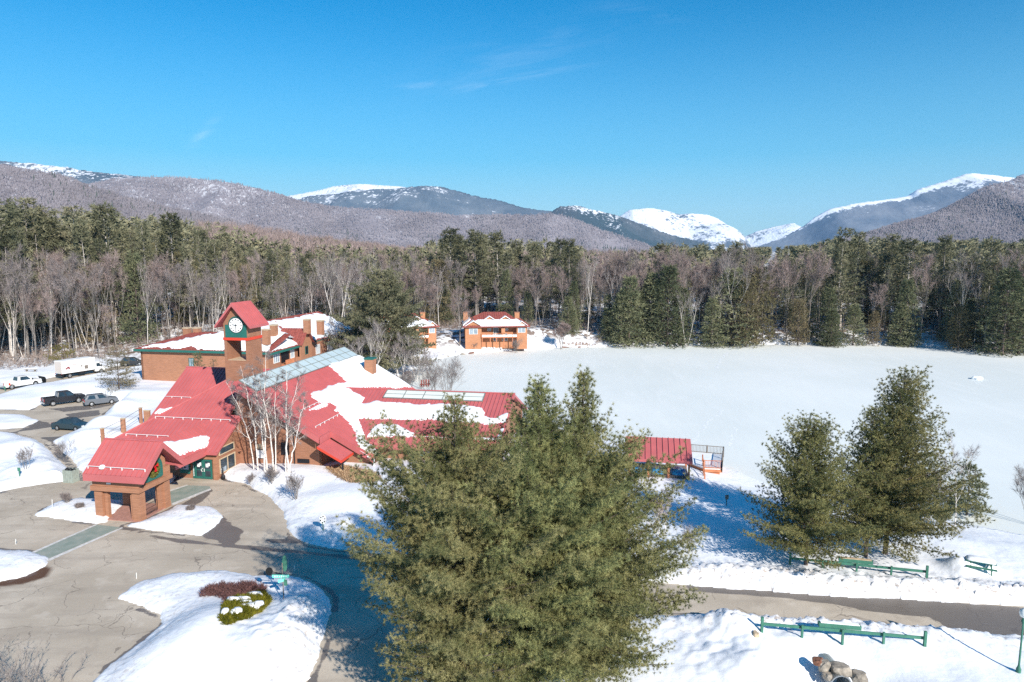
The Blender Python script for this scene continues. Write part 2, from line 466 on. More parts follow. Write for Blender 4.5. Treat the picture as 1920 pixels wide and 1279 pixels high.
def snow_mat():
    m = bpy.data.materials.new('snow_cover'); q = NT(m); b = q.t.nodes['Principled BSDF']
    b.inputs['Roughness'].default_value = .65; b.inputs['Specular IOR Level'].default_value = .2
    g = q.n('NewGeometry'); at = q.n('Attribute', attribute_name='dirt')
    n1 = q.n('TexNoise', i_Scale=3.5, i_Detail=5.); q.l(g.outputs['Position'], n1.inputs['Vector'])
    n2 = q.n('TexNoise', i_Scale=.35, i_Detail=3.); q.l(g.outputs['Position'], n2.inputs['Vector'])
    c = q.mix(q.ramp(n2.outputs[0], .35, .65), (.80, .82, .845), (.86, .868, .88))
    speck = q.ramp(n1.outputs[0], .56, .66)
    c = q.mix(q.math('MULTIPLY', q.math('MULTIPLY', speck, at.outputs['Fac']), .8), c, (.36, .29, .23))
    n4 = q.n('TexNoise', i_Scale=.9, i_Detail=3.); q.l(g.outputs['Position'], n4.inputs['Vector'])
    c = q.mix(q.math('MULTIPLY', q.math('MULTIPLY', q.ramp(n4.outputs[0], .42, .6), at.outputs['Fac']), .3), c, (.6, .52, .46))
    fo = q.n('Attribute', attribute_name='duff')
    n3 = q.n('TexNoise', i_Scale=.6, i_Detail=5.); q.l(g.outputs['Position'], n3.inputs['Vector'])
    c = q.mix(q.math('MULTIPLY', q.ramp(n3.outputs[0], .45, .56), fo.outputs['Fac']), c, (.2, .15, .12))
    q.l(c, b.inputs['Base Color'])
    bp = q.n('Bump', i_Strength=.35, i_Distance=.12); nb = q.n('TexNoise', i_Scale=2.2, i_Detail=6.)
    q.l(g.outputs['Position'], nb.inputs['Vector']); q.l(nb.outputs[0], bp.inputs['Height']); q.l(bp.outputs[0], b.inputs['Normal'])
    return m

def snow_f(X, Y):
    z, dp, dl, rough, road, isl = snow_z(X, Y, True)
    dirt = np.clip(rough * (.5 + .5 * road) + .3 * isl, 0, 1) * sm(1 - (Y - 60) / 50.)
    duff = sm((Y - 172) / 14.) * sm((dl - 1.5) / 5.) * sm((Y - 140 - np.clip(-X, 0, 120) * 0) / 30.)
    duff = np.maximum(duff, sm((-X - 62) / 10.) * sm((Y - 150) / 12.))
    return z, {'dirt': dirt, 'duff': duff}
ground = grid_mesh('ground', 880, 960, 12., 700., .9, 42., snow_f, matl=snow_mat())
tag(ground, kind='structure')

# ---- asphalt
wet_polys = [gpoly(p) for p in (
    [(1290, 1097), (1600, 1115), (1920, 1139), (2200, 1158), (2200, 1222), (1920, 1200), (1780, 1180), (1765, 1170), (1740, 1158), (1640, 1148), (1560, 1132), (1450, 1119), (1290, 1108)],
    [(377, 1006), (417, 966), (427, 977), (457, 997), (440, 1023), (420, 1027), (405, 1012)],
    [(500, 1012), (560, 1010), (560, 1020), (510, 1018)],
    [(228, 992), (330, 1011), (500, 1027), (640, 1039), (800, 1056), (800, 1064), (640, 1047), (500, 1033), (330, 1017)],
    [(20, 812), (110, 799), (72, 788), (55, 800)], [(118, 777), (188, 768), (186, 779), (140, 785)], [(70, 820), (142, 818), (100, 829)], [(90, 767), (150, 761), (225, 757), (170, 768), (120, 772)],
    [(330, 950), (395, 915), (400, 921), (375, 945)], [(300, 1168), (310, 1160), (300, 1190), (225, 1250), (180, 1279), (160, 1290), (215, 1240)])]
wet_polys[0] = _run_on(wet_polys[0])
mud_polys = [gpoly(p) for p in ([(-60, 1100), (0, 1091), (50, 1079), (84, 1060), (98, 1066), (88, 1082), (40, 1096), (-60, 1106)],)]
def asphalt_mat():
    m = bpy.data.materials.new('sandy_asphalt'); q = NT(m); b = q.t.nodes['Principled BSDF']
    b.inputs['Specular IOR Level'].default_value = .35
    g = q.n('NewGeometry'); P = g.outputs['Position']
    n1 = q.n('TexNoise', i_Scale=.18, i_Detail=5.); q.l(P, n1.inputs['Vector'])
    n2 = q.n('TexNoise', i_Scale=9., i_Detail=4.); q.l(P, n2.inputs['Vector'])
    mp = q.n('Mapping'); mp.inputs['Scale'].default_value = (.25, 1.5, 1); mp.inputs['Rotation'].default_value = (0, 0, .12); q.l(P, mp.inputs[0])
    n3 = q.n('TexNoise', i_Scale=.7, i_Detail=4.); q.l(mp.outputs[0], n3.inputs['Vector'])
    c = q.mix(q.ramp(n1.outputs[0], .35, .65), (.45, .38, .29), (.565, .485, .38))
    c = q.mix(q.math('MULTIPLY', q.ramp(n3.outputs[0], .5, .7), .5), c, (.38, .32, .25))
    c = q.mix(q.math('MULTIPLY', q.ramp(n2.outputs[0], .4, .75), .3), c, (.32, .265, .235))
    n5 = q.n('TexNoise', i_Scale=.55, i_Detail=5., i_Roughness=.6); q.l(P, n5.inputs['Vector'])
    c = q.mix(q.math('MULTIPLY', q.ramp(n5.outputs[0], .55, .68), .35), c, (.66, .58, .48))
    c = q.mix(q.math('MULTIPLY', q.ramp(n5.outputs[0], .44, .33), .3), c, (.30, .245, .19))
    wv = q.n('TexWave', wave_type='RINGS', i_Scale=.055, i_Distortion=2.5, i_Detail=2.); wm = q.n('Mapping'); wm.inputs['Location'].default_value = (25, -38, 0); q.l(P, wm.inputs[0]); q.l(wm.outputs[0], wv.inputs['Vector'])
    c = q.mix(q.math('MULTIPLY', q.ramp(wv.outputs['Fac'], .86, .97), .16), c, (.24, .2, .16))
    # cracks: distorted cell borders, broken up
    wn = q.n('TexNoise', i_Scale=.5, i_Detail=4.); q.l(P, wn.inputs['Vector'])
    vm = q.n('VectorMath', operation='MULTIPLY_ADD'); q.l(wn.outputs['Color'], vm.inputs[0]); vm.inputs[1].default_value = (2.4, 2.4, 0); q.l(P, vm.inputs[2])
    for sc, wd, th in ((.16, .0045, .42), (.42, .006, .56)):
        vo = q.n('TexVoronoi', feature='DISTANCE_TO_EDGE', i_Scale=sc); q.l(vm.outputs[0], vo.inputs['Vector'])
        cr = q.math('LESS_THAN', vo.outputs['Distance'], wd)
        br = q.n('TexNoise', i_Scale=.22, i_Detail=2.); q.l(P, br.inputs['Vector'])
        cr = q.math('MULTIPLY', cr, q.math('GREATER_THAN', br.outputs[0], th))
        c = q.mix(q.math('MULTIPLY', cr, .5), c, (.11, .085, .07))
    wt = q.n('Attribute', attribute_name='wet'); md = q.n('Attribute', attribute_name='mud')
    ed = q.math('ADD', wt.outputs['Fac'], q.math('MULTIPLY', q.math('SUBTRACT', n3.outputs[0], .5), 1.3))
    wf = q.ramp(ed, .42, .62)
    c = q.mix(q.math('MULTIPLY', wf, .85), c, (.12, .102, .092))
    c = q.mix(md.outputs['Fac'], c, (.11, .055, .03))
    q.l(c, b.inputs['Base Color'])
    q.l(q.math('MULTIPLY_ADD', wf, -.35, .8), b.inputs['Roughness'])
    bp = q.n('Bump', i_Strength=.25, i_Distance=.02); q.l(n2.outputs[0], bp.inputs['Height']); q.l(bp.outputs[0], b.inputs['Normal'])
    return m
def road_f(X, Y):
    dl = sd_poly(X, Y, lake_poly); z = base_z(X, Y, dl); dp = paved_sd(X, Y)
    wet = 0
    for p in wet_polys: wet = np.maximum(wet, sm(.5 - sd_poly(X, Y, p) / .9))
    edge = sm(1 - np.abs(dp + .25) / .5) * (vnoise(X / 3., Y / 3., 61) > -.05) * .75
    wet = np.maximum(wet, edge)
    mud = 0
    for p in mud_polys: mud = np.maximum(mud, sm(.5 - sd_poly(X, Y, p) / .3))
    z = np.where(dp > 1.2, z - .4, z)
    return z, {'wet': wet, 'mud': mud}
road = grid_mesh('road', 440, 760, 12., 150., .85, 42., road_f, matl=asphalt_mat())
tag(road, kind='structure')

# ---- frozen lake
def lake_mat():
    m = bpy.data.materials.new('frozen_lake'); q = NT(m); b = q.t.nodes['Principled BSDF']
    b.inputs['Roughness'].default_value = .5; b.inputs['Specular IOR Level'].default_value = .3
    g = q.n('NewGeometry'); P = g.outputs['Position']
    n1 = q.n('TexNoise', i_Scale=.025, i_Detail=5.); q.l(P, n1.inputs['Vector'])
    mp = q.n('Mapping'); mp.inputs['Scale'].default_value = (1, .25, 1); mp.inputs['Rotation'].default_value = (0, 0, .5); q.l(P, mp.inputs[0])
    n2 = q.n('TexNoise', i_Scale=.3, i_Detail=5.); q.l(mp.outputs[0], n2.inputs['Vector'])
    c = q.mix(q.ramp(n1.outputs[0], .35, .68), (.765, .79, .745), (.84, .855, .81))
    c = q.mix(q.math('MULTIPLY', q.ramp(n2.outputs[0], .5, .72), .4), c, (.87, .88, .84))
    q.l(c, b.inputs['Base Color'])
    bp = q.n('Bump', i_Strength=.5, i_Distance=.12); q.l(n2.outputs[0], bp.inputs['Height']); q.l(bp.outputs[0], b.inputs['Normal'])
    return m
mb = MB(); mb.add([(x, y, LZ) for x, y, _ in lake_poly], [tuple(range(len(lake_poly)))])
bm = bmesh.new(); tmp = bpy.data.meshes.new('lake'); tmp.from_pydata(mb.v, [], mb.f)
bm.from_mesh(tmp); bmesh.ops.triangulate(bm, faces=bm.faces); bmesh.ops.recalc_face_normals(bm, faces=bm.faces); bm.to_mesh(tmp); bm.free()
if tmp.polygons[0].normal.z < 0: tmp.flip_normals()
tag(link_mesh('lake', tmp, lake_mat()), kind='structure')

# animal / ski tracks on the lake: shallow ridges of disturbed snow
def track(pts, w=.24):
    pts = [G(a, b, LZ) for a, b in pts]; rng = random.Random(5); v = []; f = []
    for i in range(len(pts) - 1):
        a, b = Vector(pts[i]), Vector(pts[i + 1]); n = max(2, int((b - a).length / .8))
        for k in range(n):
            p = a.lerp(b, k / n) + Vector((rng.uniform(-.25, .25), rng.uniform(-.2, .2), 0)); r = w * rng.uniform(.5, 1.2); o = len(v)
            for j in range(6): v.append((p.x + r * math.cos(j * 1.047), p.y + r * 1.5 * math.sin(j * 1.047), LZ + .004))
            v.append((p.x, p.y, LZ + .03)); f += [(o + j, o + (j + 1) % 6, o + 6) for j in range(6)]
    return np_mesh('trail', v, tris=f, smooth=True)
tag(link_mesh('trail', track([(1344, 690), (1352, 672), (1366, 660)]), M['snow']), kind='stuff')
tag(link_mesh('trail', track([(1300, 828), (1312, 810), (1330, 790), (1352, 772), (1362, 768)]), M['snow']), kind='stuff')
tag(link_mesh('trail', track([(1366, 835), (1380, 800)]), M['snow']), kind='stuff')

# ---- flat coloured walks
def sheet(name, poly, z, m, kind='structure'):
    b = MB(); b.add([(p[0], p[1], z) for p in poly], [tuple(range(len(poly)))])
    o = b.build(name, m)
    if o.data.polygons[0].normal.z < 0: o.data.flip_normals()
    return tag(o, kind=kind)
M['walk_green'] = mat('faded_green_paint', (.22, .27, .225), .8, col2=(.32, .34, .29), scale=1.2, detail=8.)
M['walk_white'] = mat('worn_white_line', (.46, .44, .40), .8, col2=(.72, .70, .66), scale=3., detail=8.)
sheet('crosswalk', gpoly([(62, 1038), (183, 984), (226, 989), (90, 1048)]), .006, M['walk_green'])
sheet('crosswalk', gpoly([(318, 921), (352, 910), (393, 912), (395, 916), (322, 944)]), .006, M['walk_green'])
for p in ([(56, 1037), (181, 982.4), (184, 983.4), (61, 1038.5)], [(86, 1050), (228, 989), (231.5, 990), (91, 1053)], [(313, 921), (350, 909), (353, 910), (318, 922)], [(322, 944), (394, 916), (396, 918.5), (324, 948)]):
    sheet('road_marking', gpoly(p), .010, M['walk_white'])

# ================================================================ MOUNTAINS
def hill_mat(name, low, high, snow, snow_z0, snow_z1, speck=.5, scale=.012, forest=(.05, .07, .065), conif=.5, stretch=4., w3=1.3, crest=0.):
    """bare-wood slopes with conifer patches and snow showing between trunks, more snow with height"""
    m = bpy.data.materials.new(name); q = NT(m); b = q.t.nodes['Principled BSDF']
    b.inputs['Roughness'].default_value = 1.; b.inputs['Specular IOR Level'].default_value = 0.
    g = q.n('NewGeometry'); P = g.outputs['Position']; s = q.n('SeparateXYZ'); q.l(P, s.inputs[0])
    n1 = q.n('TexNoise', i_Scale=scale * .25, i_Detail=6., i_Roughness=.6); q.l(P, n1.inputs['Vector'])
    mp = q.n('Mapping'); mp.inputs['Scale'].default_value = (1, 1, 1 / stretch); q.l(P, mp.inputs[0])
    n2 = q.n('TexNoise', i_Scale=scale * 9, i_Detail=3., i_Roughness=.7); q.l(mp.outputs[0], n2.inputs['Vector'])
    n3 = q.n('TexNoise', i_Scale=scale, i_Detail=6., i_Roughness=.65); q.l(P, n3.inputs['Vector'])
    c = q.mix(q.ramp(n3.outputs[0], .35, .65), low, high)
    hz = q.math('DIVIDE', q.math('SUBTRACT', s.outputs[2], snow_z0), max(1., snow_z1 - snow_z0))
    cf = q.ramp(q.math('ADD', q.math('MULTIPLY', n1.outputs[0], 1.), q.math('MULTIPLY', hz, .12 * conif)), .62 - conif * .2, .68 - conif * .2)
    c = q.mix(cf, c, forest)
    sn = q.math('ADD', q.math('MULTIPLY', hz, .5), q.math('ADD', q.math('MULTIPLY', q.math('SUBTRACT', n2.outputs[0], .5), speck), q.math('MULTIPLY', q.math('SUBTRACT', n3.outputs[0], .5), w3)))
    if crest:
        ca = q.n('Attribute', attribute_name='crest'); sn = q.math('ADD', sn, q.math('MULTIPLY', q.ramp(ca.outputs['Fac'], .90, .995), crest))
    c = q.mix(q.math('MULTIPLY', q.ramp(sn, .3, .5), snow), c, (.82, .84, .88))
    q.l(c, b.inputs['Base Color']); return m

def ridge(name, prof, D, matl, run=2.4, rough=.10, seed=0, nx=260, ny=70, shape=1.2, spur=.16, jag=0.):
    """a real mountain ridge D metres away: crest as surveyed, spurs falling towards the valley and a back slope"""
    px = np.array([p[0] for p in prof], float); py = np.array([p[1] for p in prof], float)
    xs = np.linspace(px[0], px[-1], nx); ys = np.interp(xs, px, py)
    kk = np.ones(5) / 5; yp = np.pad(ys, 2, mode='edge'); ys = np.convolve(yp, kk, 'valid')
    t = np.linspace(0, 1.45, ny)
    dx = (xs - CX) / F_; dyv = -(ys - CY) / F_
    d1 = CP + dyv * SP; d2 = -SP + dyv * CP
    Yc = np.full(nx, D * 1.); Xc = dx * Yc / d1; Zc = HC + d2 * Yc / d1
    Hh = np.maximum(Zc + 10, 6.)
    Xg = np.zeros((ny, nx)); Yg = np.zeros((ny, nx)); Zg = np.zeros((ny, nx))
    sc = D * .05
    for j, tt in enumerate(t):
        k = 1 - tt                                      # 1 front foot ... 0 crest ... negative back
        Yr = Yc - Hh * run * k
        Xr = Xc * (1 - .0 * k) + vnoise(xs / 60., np.full(nx, tt * 3.), seed + 50) * Hh * .3 * (abs(k) > .01)
        pr_ = np.where(k >= 0, (1 - abs(k)) ** shape, 1 - abs(k) * 1.2)
        n = fbm(Xr / sc / 2., Yr / sc / 3.5, seed, 5); sp = (1 - 2 * np.abs(vnoise(Xr / sc / 1.3 + .7 * vnoise(Yr / sc, Xr / sc / 4, seed + 3), Yr / sc / 7., seed + 9))) - .5
        w = np.clip(abs(k) * 5, 0, 1) * np.clip((1 - abs(k)) * 3 + .15, 0, 1)
        z = -10 + Hh * pr_ + w * Hh * (rough * n + spur * sp)
        if k >= 0:   # never rises above the crest as seen from the valley
            lim = HC + (Zc - HC) * (Yr / Yc) - Hh * .02 * min(1, k * 8)
            z = np.minimum(z, lim)
        z = z + jag * vnoise(Xr / 9., Yr / 9., seed + 70)
        Xg[j], Yg[j], Zg[j] = Xr, Yr, z
    vs = np.stack([Xg, Yg, Zg], -1).reshape(-1, 3)
    i = np.arange(ny - 1)[:, None] * nx + np.arange(nx - 1)[None]
    q = np.stack([i, i + 1, i + nx + 1, i + nx], -1).reshape(-1, 4)
    cr = np.repeat((1 - np.abs(1 - t))[:, None], nx, 1)
    o = link_mesh(name, np_mesh(name, vs, quads=q, smooth=True, attrs={'crest': cr}), matl)
    tag(o, kind='structure')
    return o, (Xg, Yg, Zg)

purple = (.2, .165, .165); purple2 = (.29, .24, .235)
hA = hill_mat('bare_hardwood_hill', (.19, .17, .18), (.265, .235, .25), .5, 30, 260, 1.2, .010, (.11, .10, .095), .15, w3=.5)
hB = hill_mat('streaked_hardwood_hill', (.21, .19, .205), (.29, .265, .28), .4, 60, 360, 2.1, .009, (.13, .12, .12), .05, 9., w3=.7)
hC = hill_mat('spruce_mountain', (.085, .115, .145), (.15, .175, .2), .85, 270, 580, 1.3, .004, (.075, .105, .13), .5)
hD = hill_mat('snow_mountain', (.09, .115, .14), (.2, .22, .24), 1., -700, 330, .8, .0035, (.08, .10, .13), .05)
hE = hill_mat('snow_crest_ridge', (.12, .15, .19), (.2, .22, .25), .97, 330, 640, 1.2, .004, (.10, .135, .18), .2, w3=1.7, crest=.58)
hF = hill_mat('white_ridge', (.22, .25, .29), (.4, .43, .47), .9, -500, 420, 2.0, .006, (.16, .2, .24), .1)  # blue-grey speckle among the snow paints shading into the colour
HILLS = {}
HILLS['R1'] = ridge('mountain', [(-500, 285), (-200, 290), (0, 300), (60, 304), (120, 312), (180, 322), (262, 329), (340, 345), (420, 380), (480, 420), (520, 455)], 3600, hC, seed=1, rough=.06, jag=8)
HILLS['R2'] = ridge('hill', [(-700, 240), (-400, 262), (-150, 290), (0, 305), (33, 313), (100, 323), (150, 340), (190, 352), (233, 366), (300, 384), (380, 402), (450, 420), (520, 440), (580, 458)], 1300, hA, run=1.9, seed=2, jag=5)
HILLS['R3'] = ridge('hill', [(60, 380), (120, 355), (167, 343), (217, 335), (283, 331), (347, 332), (407, 338), (467, 348), (517, 361), (560, 376), (660, 390), (760, 397), (860, 403), (893, 402), (993, 402), (1040, 401), (1093, 420), (1160, 442), (1200, 456), (1240, 475)], 2300, hB, seed=3, run=2.2, jag=6)
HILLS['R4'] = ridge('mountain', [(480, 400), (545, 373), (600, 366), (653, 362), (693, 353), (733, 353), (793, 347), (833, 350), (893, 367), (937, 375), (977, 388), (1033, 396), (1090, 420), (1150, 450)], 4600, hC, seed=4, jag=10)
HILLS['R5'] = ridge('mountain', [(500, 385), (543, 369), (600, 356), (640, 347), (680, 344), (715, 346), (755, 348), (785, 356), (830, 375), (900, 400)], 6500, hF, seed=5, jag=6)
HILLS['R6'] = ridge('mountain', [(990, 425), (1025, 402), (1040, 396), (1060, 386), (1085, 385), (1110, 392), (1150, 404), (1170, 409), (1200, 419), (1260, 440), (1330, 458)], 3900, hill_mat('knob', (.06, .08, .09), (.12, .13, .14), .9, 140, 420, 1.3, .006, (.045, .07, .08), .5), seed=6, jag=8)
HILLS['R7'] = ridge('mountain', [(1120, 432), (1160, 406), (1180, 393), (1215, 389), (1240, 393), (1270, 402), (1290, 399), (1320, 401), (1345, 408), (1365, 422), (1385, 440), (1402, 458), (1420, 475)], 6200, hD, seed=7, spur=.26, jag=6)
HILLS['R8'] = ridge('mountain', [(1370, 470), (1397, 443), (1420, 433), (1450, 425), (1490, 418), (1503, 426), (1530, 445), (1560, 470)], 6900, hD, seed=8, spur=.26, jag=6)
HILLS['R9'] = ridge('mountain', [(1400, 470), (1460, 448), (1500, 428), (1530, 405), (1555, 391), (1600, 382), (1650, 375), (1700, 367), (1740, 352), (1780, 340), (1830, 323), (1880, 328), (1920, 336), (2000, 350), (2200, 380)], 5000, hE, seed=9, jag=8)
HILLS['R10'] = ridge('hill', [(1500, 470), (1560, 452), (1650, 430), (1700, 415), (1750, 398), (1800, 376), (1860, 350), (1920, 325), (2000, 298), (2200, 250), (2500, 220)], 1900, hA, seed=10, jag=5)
# ================================================================ BUILDINGS
def vwall(mb, a, b, z0, top, th=.3, m=0):
    """upright wall from a to b (plan points); top = [(t along, z)...]; thickness goes to the left of a->b"""
    ax, ay = a[:2]; bx, by = b[:2]; L = math.hypot(bx - ax, by - ay); nx, ny = -(by - ay) / L, (bx - ax) / L
    P = [(ax, ay, z0), (bx, by, z0)] + [(ax + (bx - ax) * t, ay + (by - ay) * t, z) for t, z in reversed(top)]
    mb.extr(P, (nx * th, ny * th, 0), m)

def snow_on(zf, bounds, polys, res=.2, th=.36, jag=.42, seed=0):
    """snow lying on a roof: height field above roof z = zf(u, v) inside the outlines seen in the survey"""
    u = np.arange(bounds[0], bounds[1] + res, res); v = np.arange(bounds[2], bounds[3] + res, res)
    Vg, Ug = np.meshgrid(v, u, indexing='ij'); z = zf(Ug, Vg)
    X = O[0] + Ug * U[0] + Vg * V[0]; Y = O[1] + Ug * U[1] + Vg * V[1]
    px, py = proj_np(X, Y, z + .12)
    d = np.full(px.shape, 1e9)
    for p in polys: d = np.minimum(d, sd_poly(px, py, p))
    d = -d / (F_ / 88.) + jag * fbm(Ug / .9, Vg / .9, seed, 4) * .6 + .1 * vnoise(Ug / .25, Vg / .25, seed + 4)
    h = np.where(d > 0, th * (.35 * sm(d / .12) + .65 * sm(d / .9)) * (1 + .35 * fbm(Ug / 2.5, Vg / 2.5, seed + 8, 3)), -.12)
    ok = d > -.4
    n0, n1 = Ug.shape
    i = np.arange(n0 - 1)[:, None] * n1 + np.arange(n1 - 1)[None]
    q = np.stack([i, i + 1, i + n1 + 1, i + n1], -1).reshape(-1, 4)
    keep = ok.ravel()[q].all(1); q = q[keep]
    used = np.unique(q); mp = np.zeros(n0 * n1, np.int64); mp[used] = np.arange(len(used))
    vs = np.stack([X, Y, z + h], -1).reshape(-1, 3)[used]
    return vs, mp[q]

def roof_snow(parent, *a, **k):
    vs, q = snow_on(*a, **k)
    if len(q) == 0: return None
    return link_mesh('roof_snow', np_mesh('roof_snow', vs - np.array(root_loc(parent)), quads=q, smooth=True), M['snow'], parent)

def snow_guard(parent, pts):
    """white rail on little brackets"""
    b = MB(); a, c = Vector(pts[0]), Vector(pts[1]); n = max(2, int((c - a).length / 1.05))
    b.tube([a + Vector((0, 0, .22)), c + Vector((0, 0, .22))], .028, 6)
    for i in range(n + 1):
        p = a.lerp(c, i / n); b.box(p + Vector((0, 0, .1)), (.065, .065, .24), (U, V))
    return b.build('snow_guard', M['white'], parent)

def chimney(parent, base, w, h, cap=None, ax=(U, V), mt='brick2', name='chimney'):
    b = MB(); b.box((base[0], base[1], base[2] + h / 2), (w[0], w[1], h), ax)
    o = b.build(name, M[mt], parent)
    k = MB(); k.box((base[0], base[1], base[2] + h + .1), (w[0] + .16, w[1] + .16, .2), ax)
    k.build('chimney_cap', M[cap or 'tan'], o)
    return o

def window(parent, a, b, z0, z1, out, glass='glass', frame='white', mull=1, name='window', fw=.08, th=.1):
    """window on a wall from plan point a to b; out = outward plan normal"""
    ex = Vector((b[0] - a[0], b[1] - a[1], 0)); L = ex.length; ex /= L; n = Vector((out[0], out[1], 0))
    A0 = Vector((a[0], a[1], 0))
    f = MB()
    def bar(s0, s1, q0, q1, d):
        P = [A0 + ex * s0 + Vector((0, 0, q0)), A0 + ex * s1 + Vector((0, 0, q0)), A0 + ex * s1 + Vector((0, 0, q1)), A0 + ex * s0 + Vector((0, 0, q1))]
        f.extr([tuple(p - n * .02) for p in P], tuple(n * (d + .02)))
    bar(0, L, z0, z0 + fw, th); bar(0, L, z1 - fw, z1, th); bar(0, fw, z0 + fw, z1 - fw, th * .98); bar(L - fw, L, z0 + fw, z1 - fw, th * .98)
    for i in range(mull):
        s = L * (i + 1) / (mull + 1); bar(s - fw / 2, s + fw / 2, z0 + fw, z1 - fw, th * .9)
    o = f.build(name, M[frame], parent)
    g = MB(); P = [A0 + ex * (fw * .9) + Vector((0, 0, z0 + fw * .9)), A0 + ex * (L - fw * .9) + Vector((0, 0, z0 + fw * .9)), A0 + ex * (L - fw * .9) + Vector((0, 0, z1 - fw * .9)), A0 + ex * (fw * .9) + Vector((0, 0, z1 - fw * .9))]
    g.extr([tuple(p - n * .01) for p in P], tuple(n * (.04 + .01)))
    g.build('pane', M[glass], o)
    return o

# ---------------------------------------------------------------- main lodge
lodge = thing('lodge', 'sprawling brown brick lodge with red metal roofs, clock tower and patches of roof snow', 'lodge', W(4, 20, 0))
zB = lambda u, v: 9 + .575 * (v - 21.24)
zA = lambda u, v: 9 + .66 * (v - 29.5)
sC, zC0 = .55, 10.
zC = lambda u, v: zC0 - sC * u
sD = (6.6 - 2.5) / 10.5
zD = lambda u, v: 6.6 - sD * np.abs(v - 31)
def WP(fn, pts): return [W(u, v, float(fn(u, v))) for u, v in pts]

def roof_part(polys, m='red', thick=.32, sp=.5, name='roof', parent=None, **k):
    b = MB()
    for p in polys: roof_slab(b, p, thick, sp, **k)
    return b.build(name, M[m], parent or lodge)
# plane B (towards the entrance) with its hip
zH = lambda u, v: 9.35 + .64 * (u + 3.9)
rB = roof_part([WP(zB, [(-13.5, 11.2), (.55, 11.2), (.55, 16.2), (-1.1, 16.2), (-1.1, 21.85), (-3.9, 21.85)])])
roof_part([[W(-13.5, 11.2, 3.22), W(-3.9, 21.85, 9.34), W(-3.9, 26., 9.34), W(-13.5, 26., 3.22)]], sp=.6)
b = MB(); b.tube([W(-13.5, 11.2, 3.27), W(-3.9, 21.85, 9.4)], .09, 6); b.tube([W(.55, 11.2, 3.27), W(.55, 16.2, 6.15)], .08, 6); b.build('ridge_cap', M['red'], rB)
# plane A
rA = roof_part([WP(zA, [(-15.6, 21.0), (-1., 21.0), (-1., 29.5), (-15.6, 29.5)]), [W(-15.6, 29.5, 8.99), W(-1., 29.5, 8.99), W(-1, 38, 3.4), W(-15.6, 38, 3.4)]])
b = MB(); b.tube([W(-15.65, 29.5, 9.05), W(-1., 29.5, 9.05)], .1, 6); b.build('ridge_cap', M['red'], rA)
b = MB(); b.ubox(-15.6, -1, 20.92, 20.985, 2.55, 3.3); b.build('fascia', M['red'], rA)
# plane C, the big hall
rC = roof_part([WP(zC, [(.02, 15.2), (10.3, 15.2), (10.3, 17.9), (15.5, 17.9), (15.5, 19.6), (13.9, 20.6), (6.2, 31), (12.6, 31), (12.6, 45.6), (.02, 45.6)]),
    [W(-.02, 21.9, 10), W(-.02, 45.6, 10), W(-9, 45.6, 5.), W(-9, 30, 5), W(-3.5, 21.9, 8.1)]])
b = MB()
b.extr([W(.0, 15.14, 9.98), W(10.3, 15.14, 4.3), W(10.3, 15.14, 3.6), W(.0, 15.14, 9.35)], (-V[0] * .06, -V[1] * .06, 0))     # rake boards
b.extr([W(10.36, 15.14, 4.31), W(10.36, 17.85, 4.31), W(10.36, 17.85, 3.5), W(10.36, 15.14, 3.5)], (U[0] * .05, U[1] * .05, 0))
b.extr([W(10.3, 17.84, 4.33), W(15.5, 17.84, 1.47), W(15.5, 17.84, .82), W(10.3, 17.84, 3.68)], (-V[0] * .06, -V[1] * .06, 0))
b.extr([W(15.56, 17.9, 1.46), W(15.56, 19.6, 1.46), W(15.56, 19.6, .85), W(15.56, 17.9, .85)], (U[0] * .05, U[1] * .05, 0))
b.build('fascia', M['red'], rC)
# plane D, the lake wing
rD = roof_part([WP(zD, [(13.85, 20.5), (29.3, 20.5), (29.3, 31), (6.3, 31)]), [W(6.3, 31, 6.59), W(29.3, 31, 6.59), W(29.3, 41.5, 2.5), W(13, 41.5, 2.5)]])
b = MB(); b.ubox(13.9, 29.3, 20.40, 20.49, 1.75, 2.5); b.build('fascia', M['red'], rD)
b = MB(); b.tube([W(6.3, 31, 6.65), W(29.35, 31, 6.65)], .1, 6); b.build('ridge_cap', M['red'], rD)
# porch roof reaching towards the gate pavilion
zP = lambda u, v: 5.4 - .80 * (u + 3.3)
rP = roof_part([WP(zP, [(-3.3, 6.4), (-.95, 6.4), (-.95, 12.6), (-1.6, 13.6), (-3.3, 15.3)]), [W(-3.3, 6.4, 5.39), W(-3.3, 15., 5.39), W(-5.8, 12, 3.4), W(-5.8, 6.4, 3.4)]], name='porch_roof')
b = MB(); b.extr([W(-.9, 6.4, 3.5), W(-.9, 13.3, 3.5), W(-.9, 13.3, 2.75), W(-.9, 6.4, 2.75)], (U[0] * .06, U[1] * .06, 0)); b.build('fascia', M['red'], rP)
# shed roof tucked under the hall eave
rF = roof_part([[W(10.5, 14.2, 3.55), W(13.2, 14.2, 2.1), W(13.2, 17.4, 2.1), W(10.5, 17.4, 3.55)]], thick=.2, sp=.4, name='shed_roof')
b = MB(); b.ubox(13.21, 13.27, 14.15, 17.4, 1.86, 2.12); b.extr([W(10.5, 14.13, 3.56), W(13.25, 14.13, 2.1), W(13.25, 14.13, 1.86), W(10.5, 14.13, 3.3)], (V[0] * .06, V[1] * .06, 0)); b.build('fascia', M['brightred'], rF)

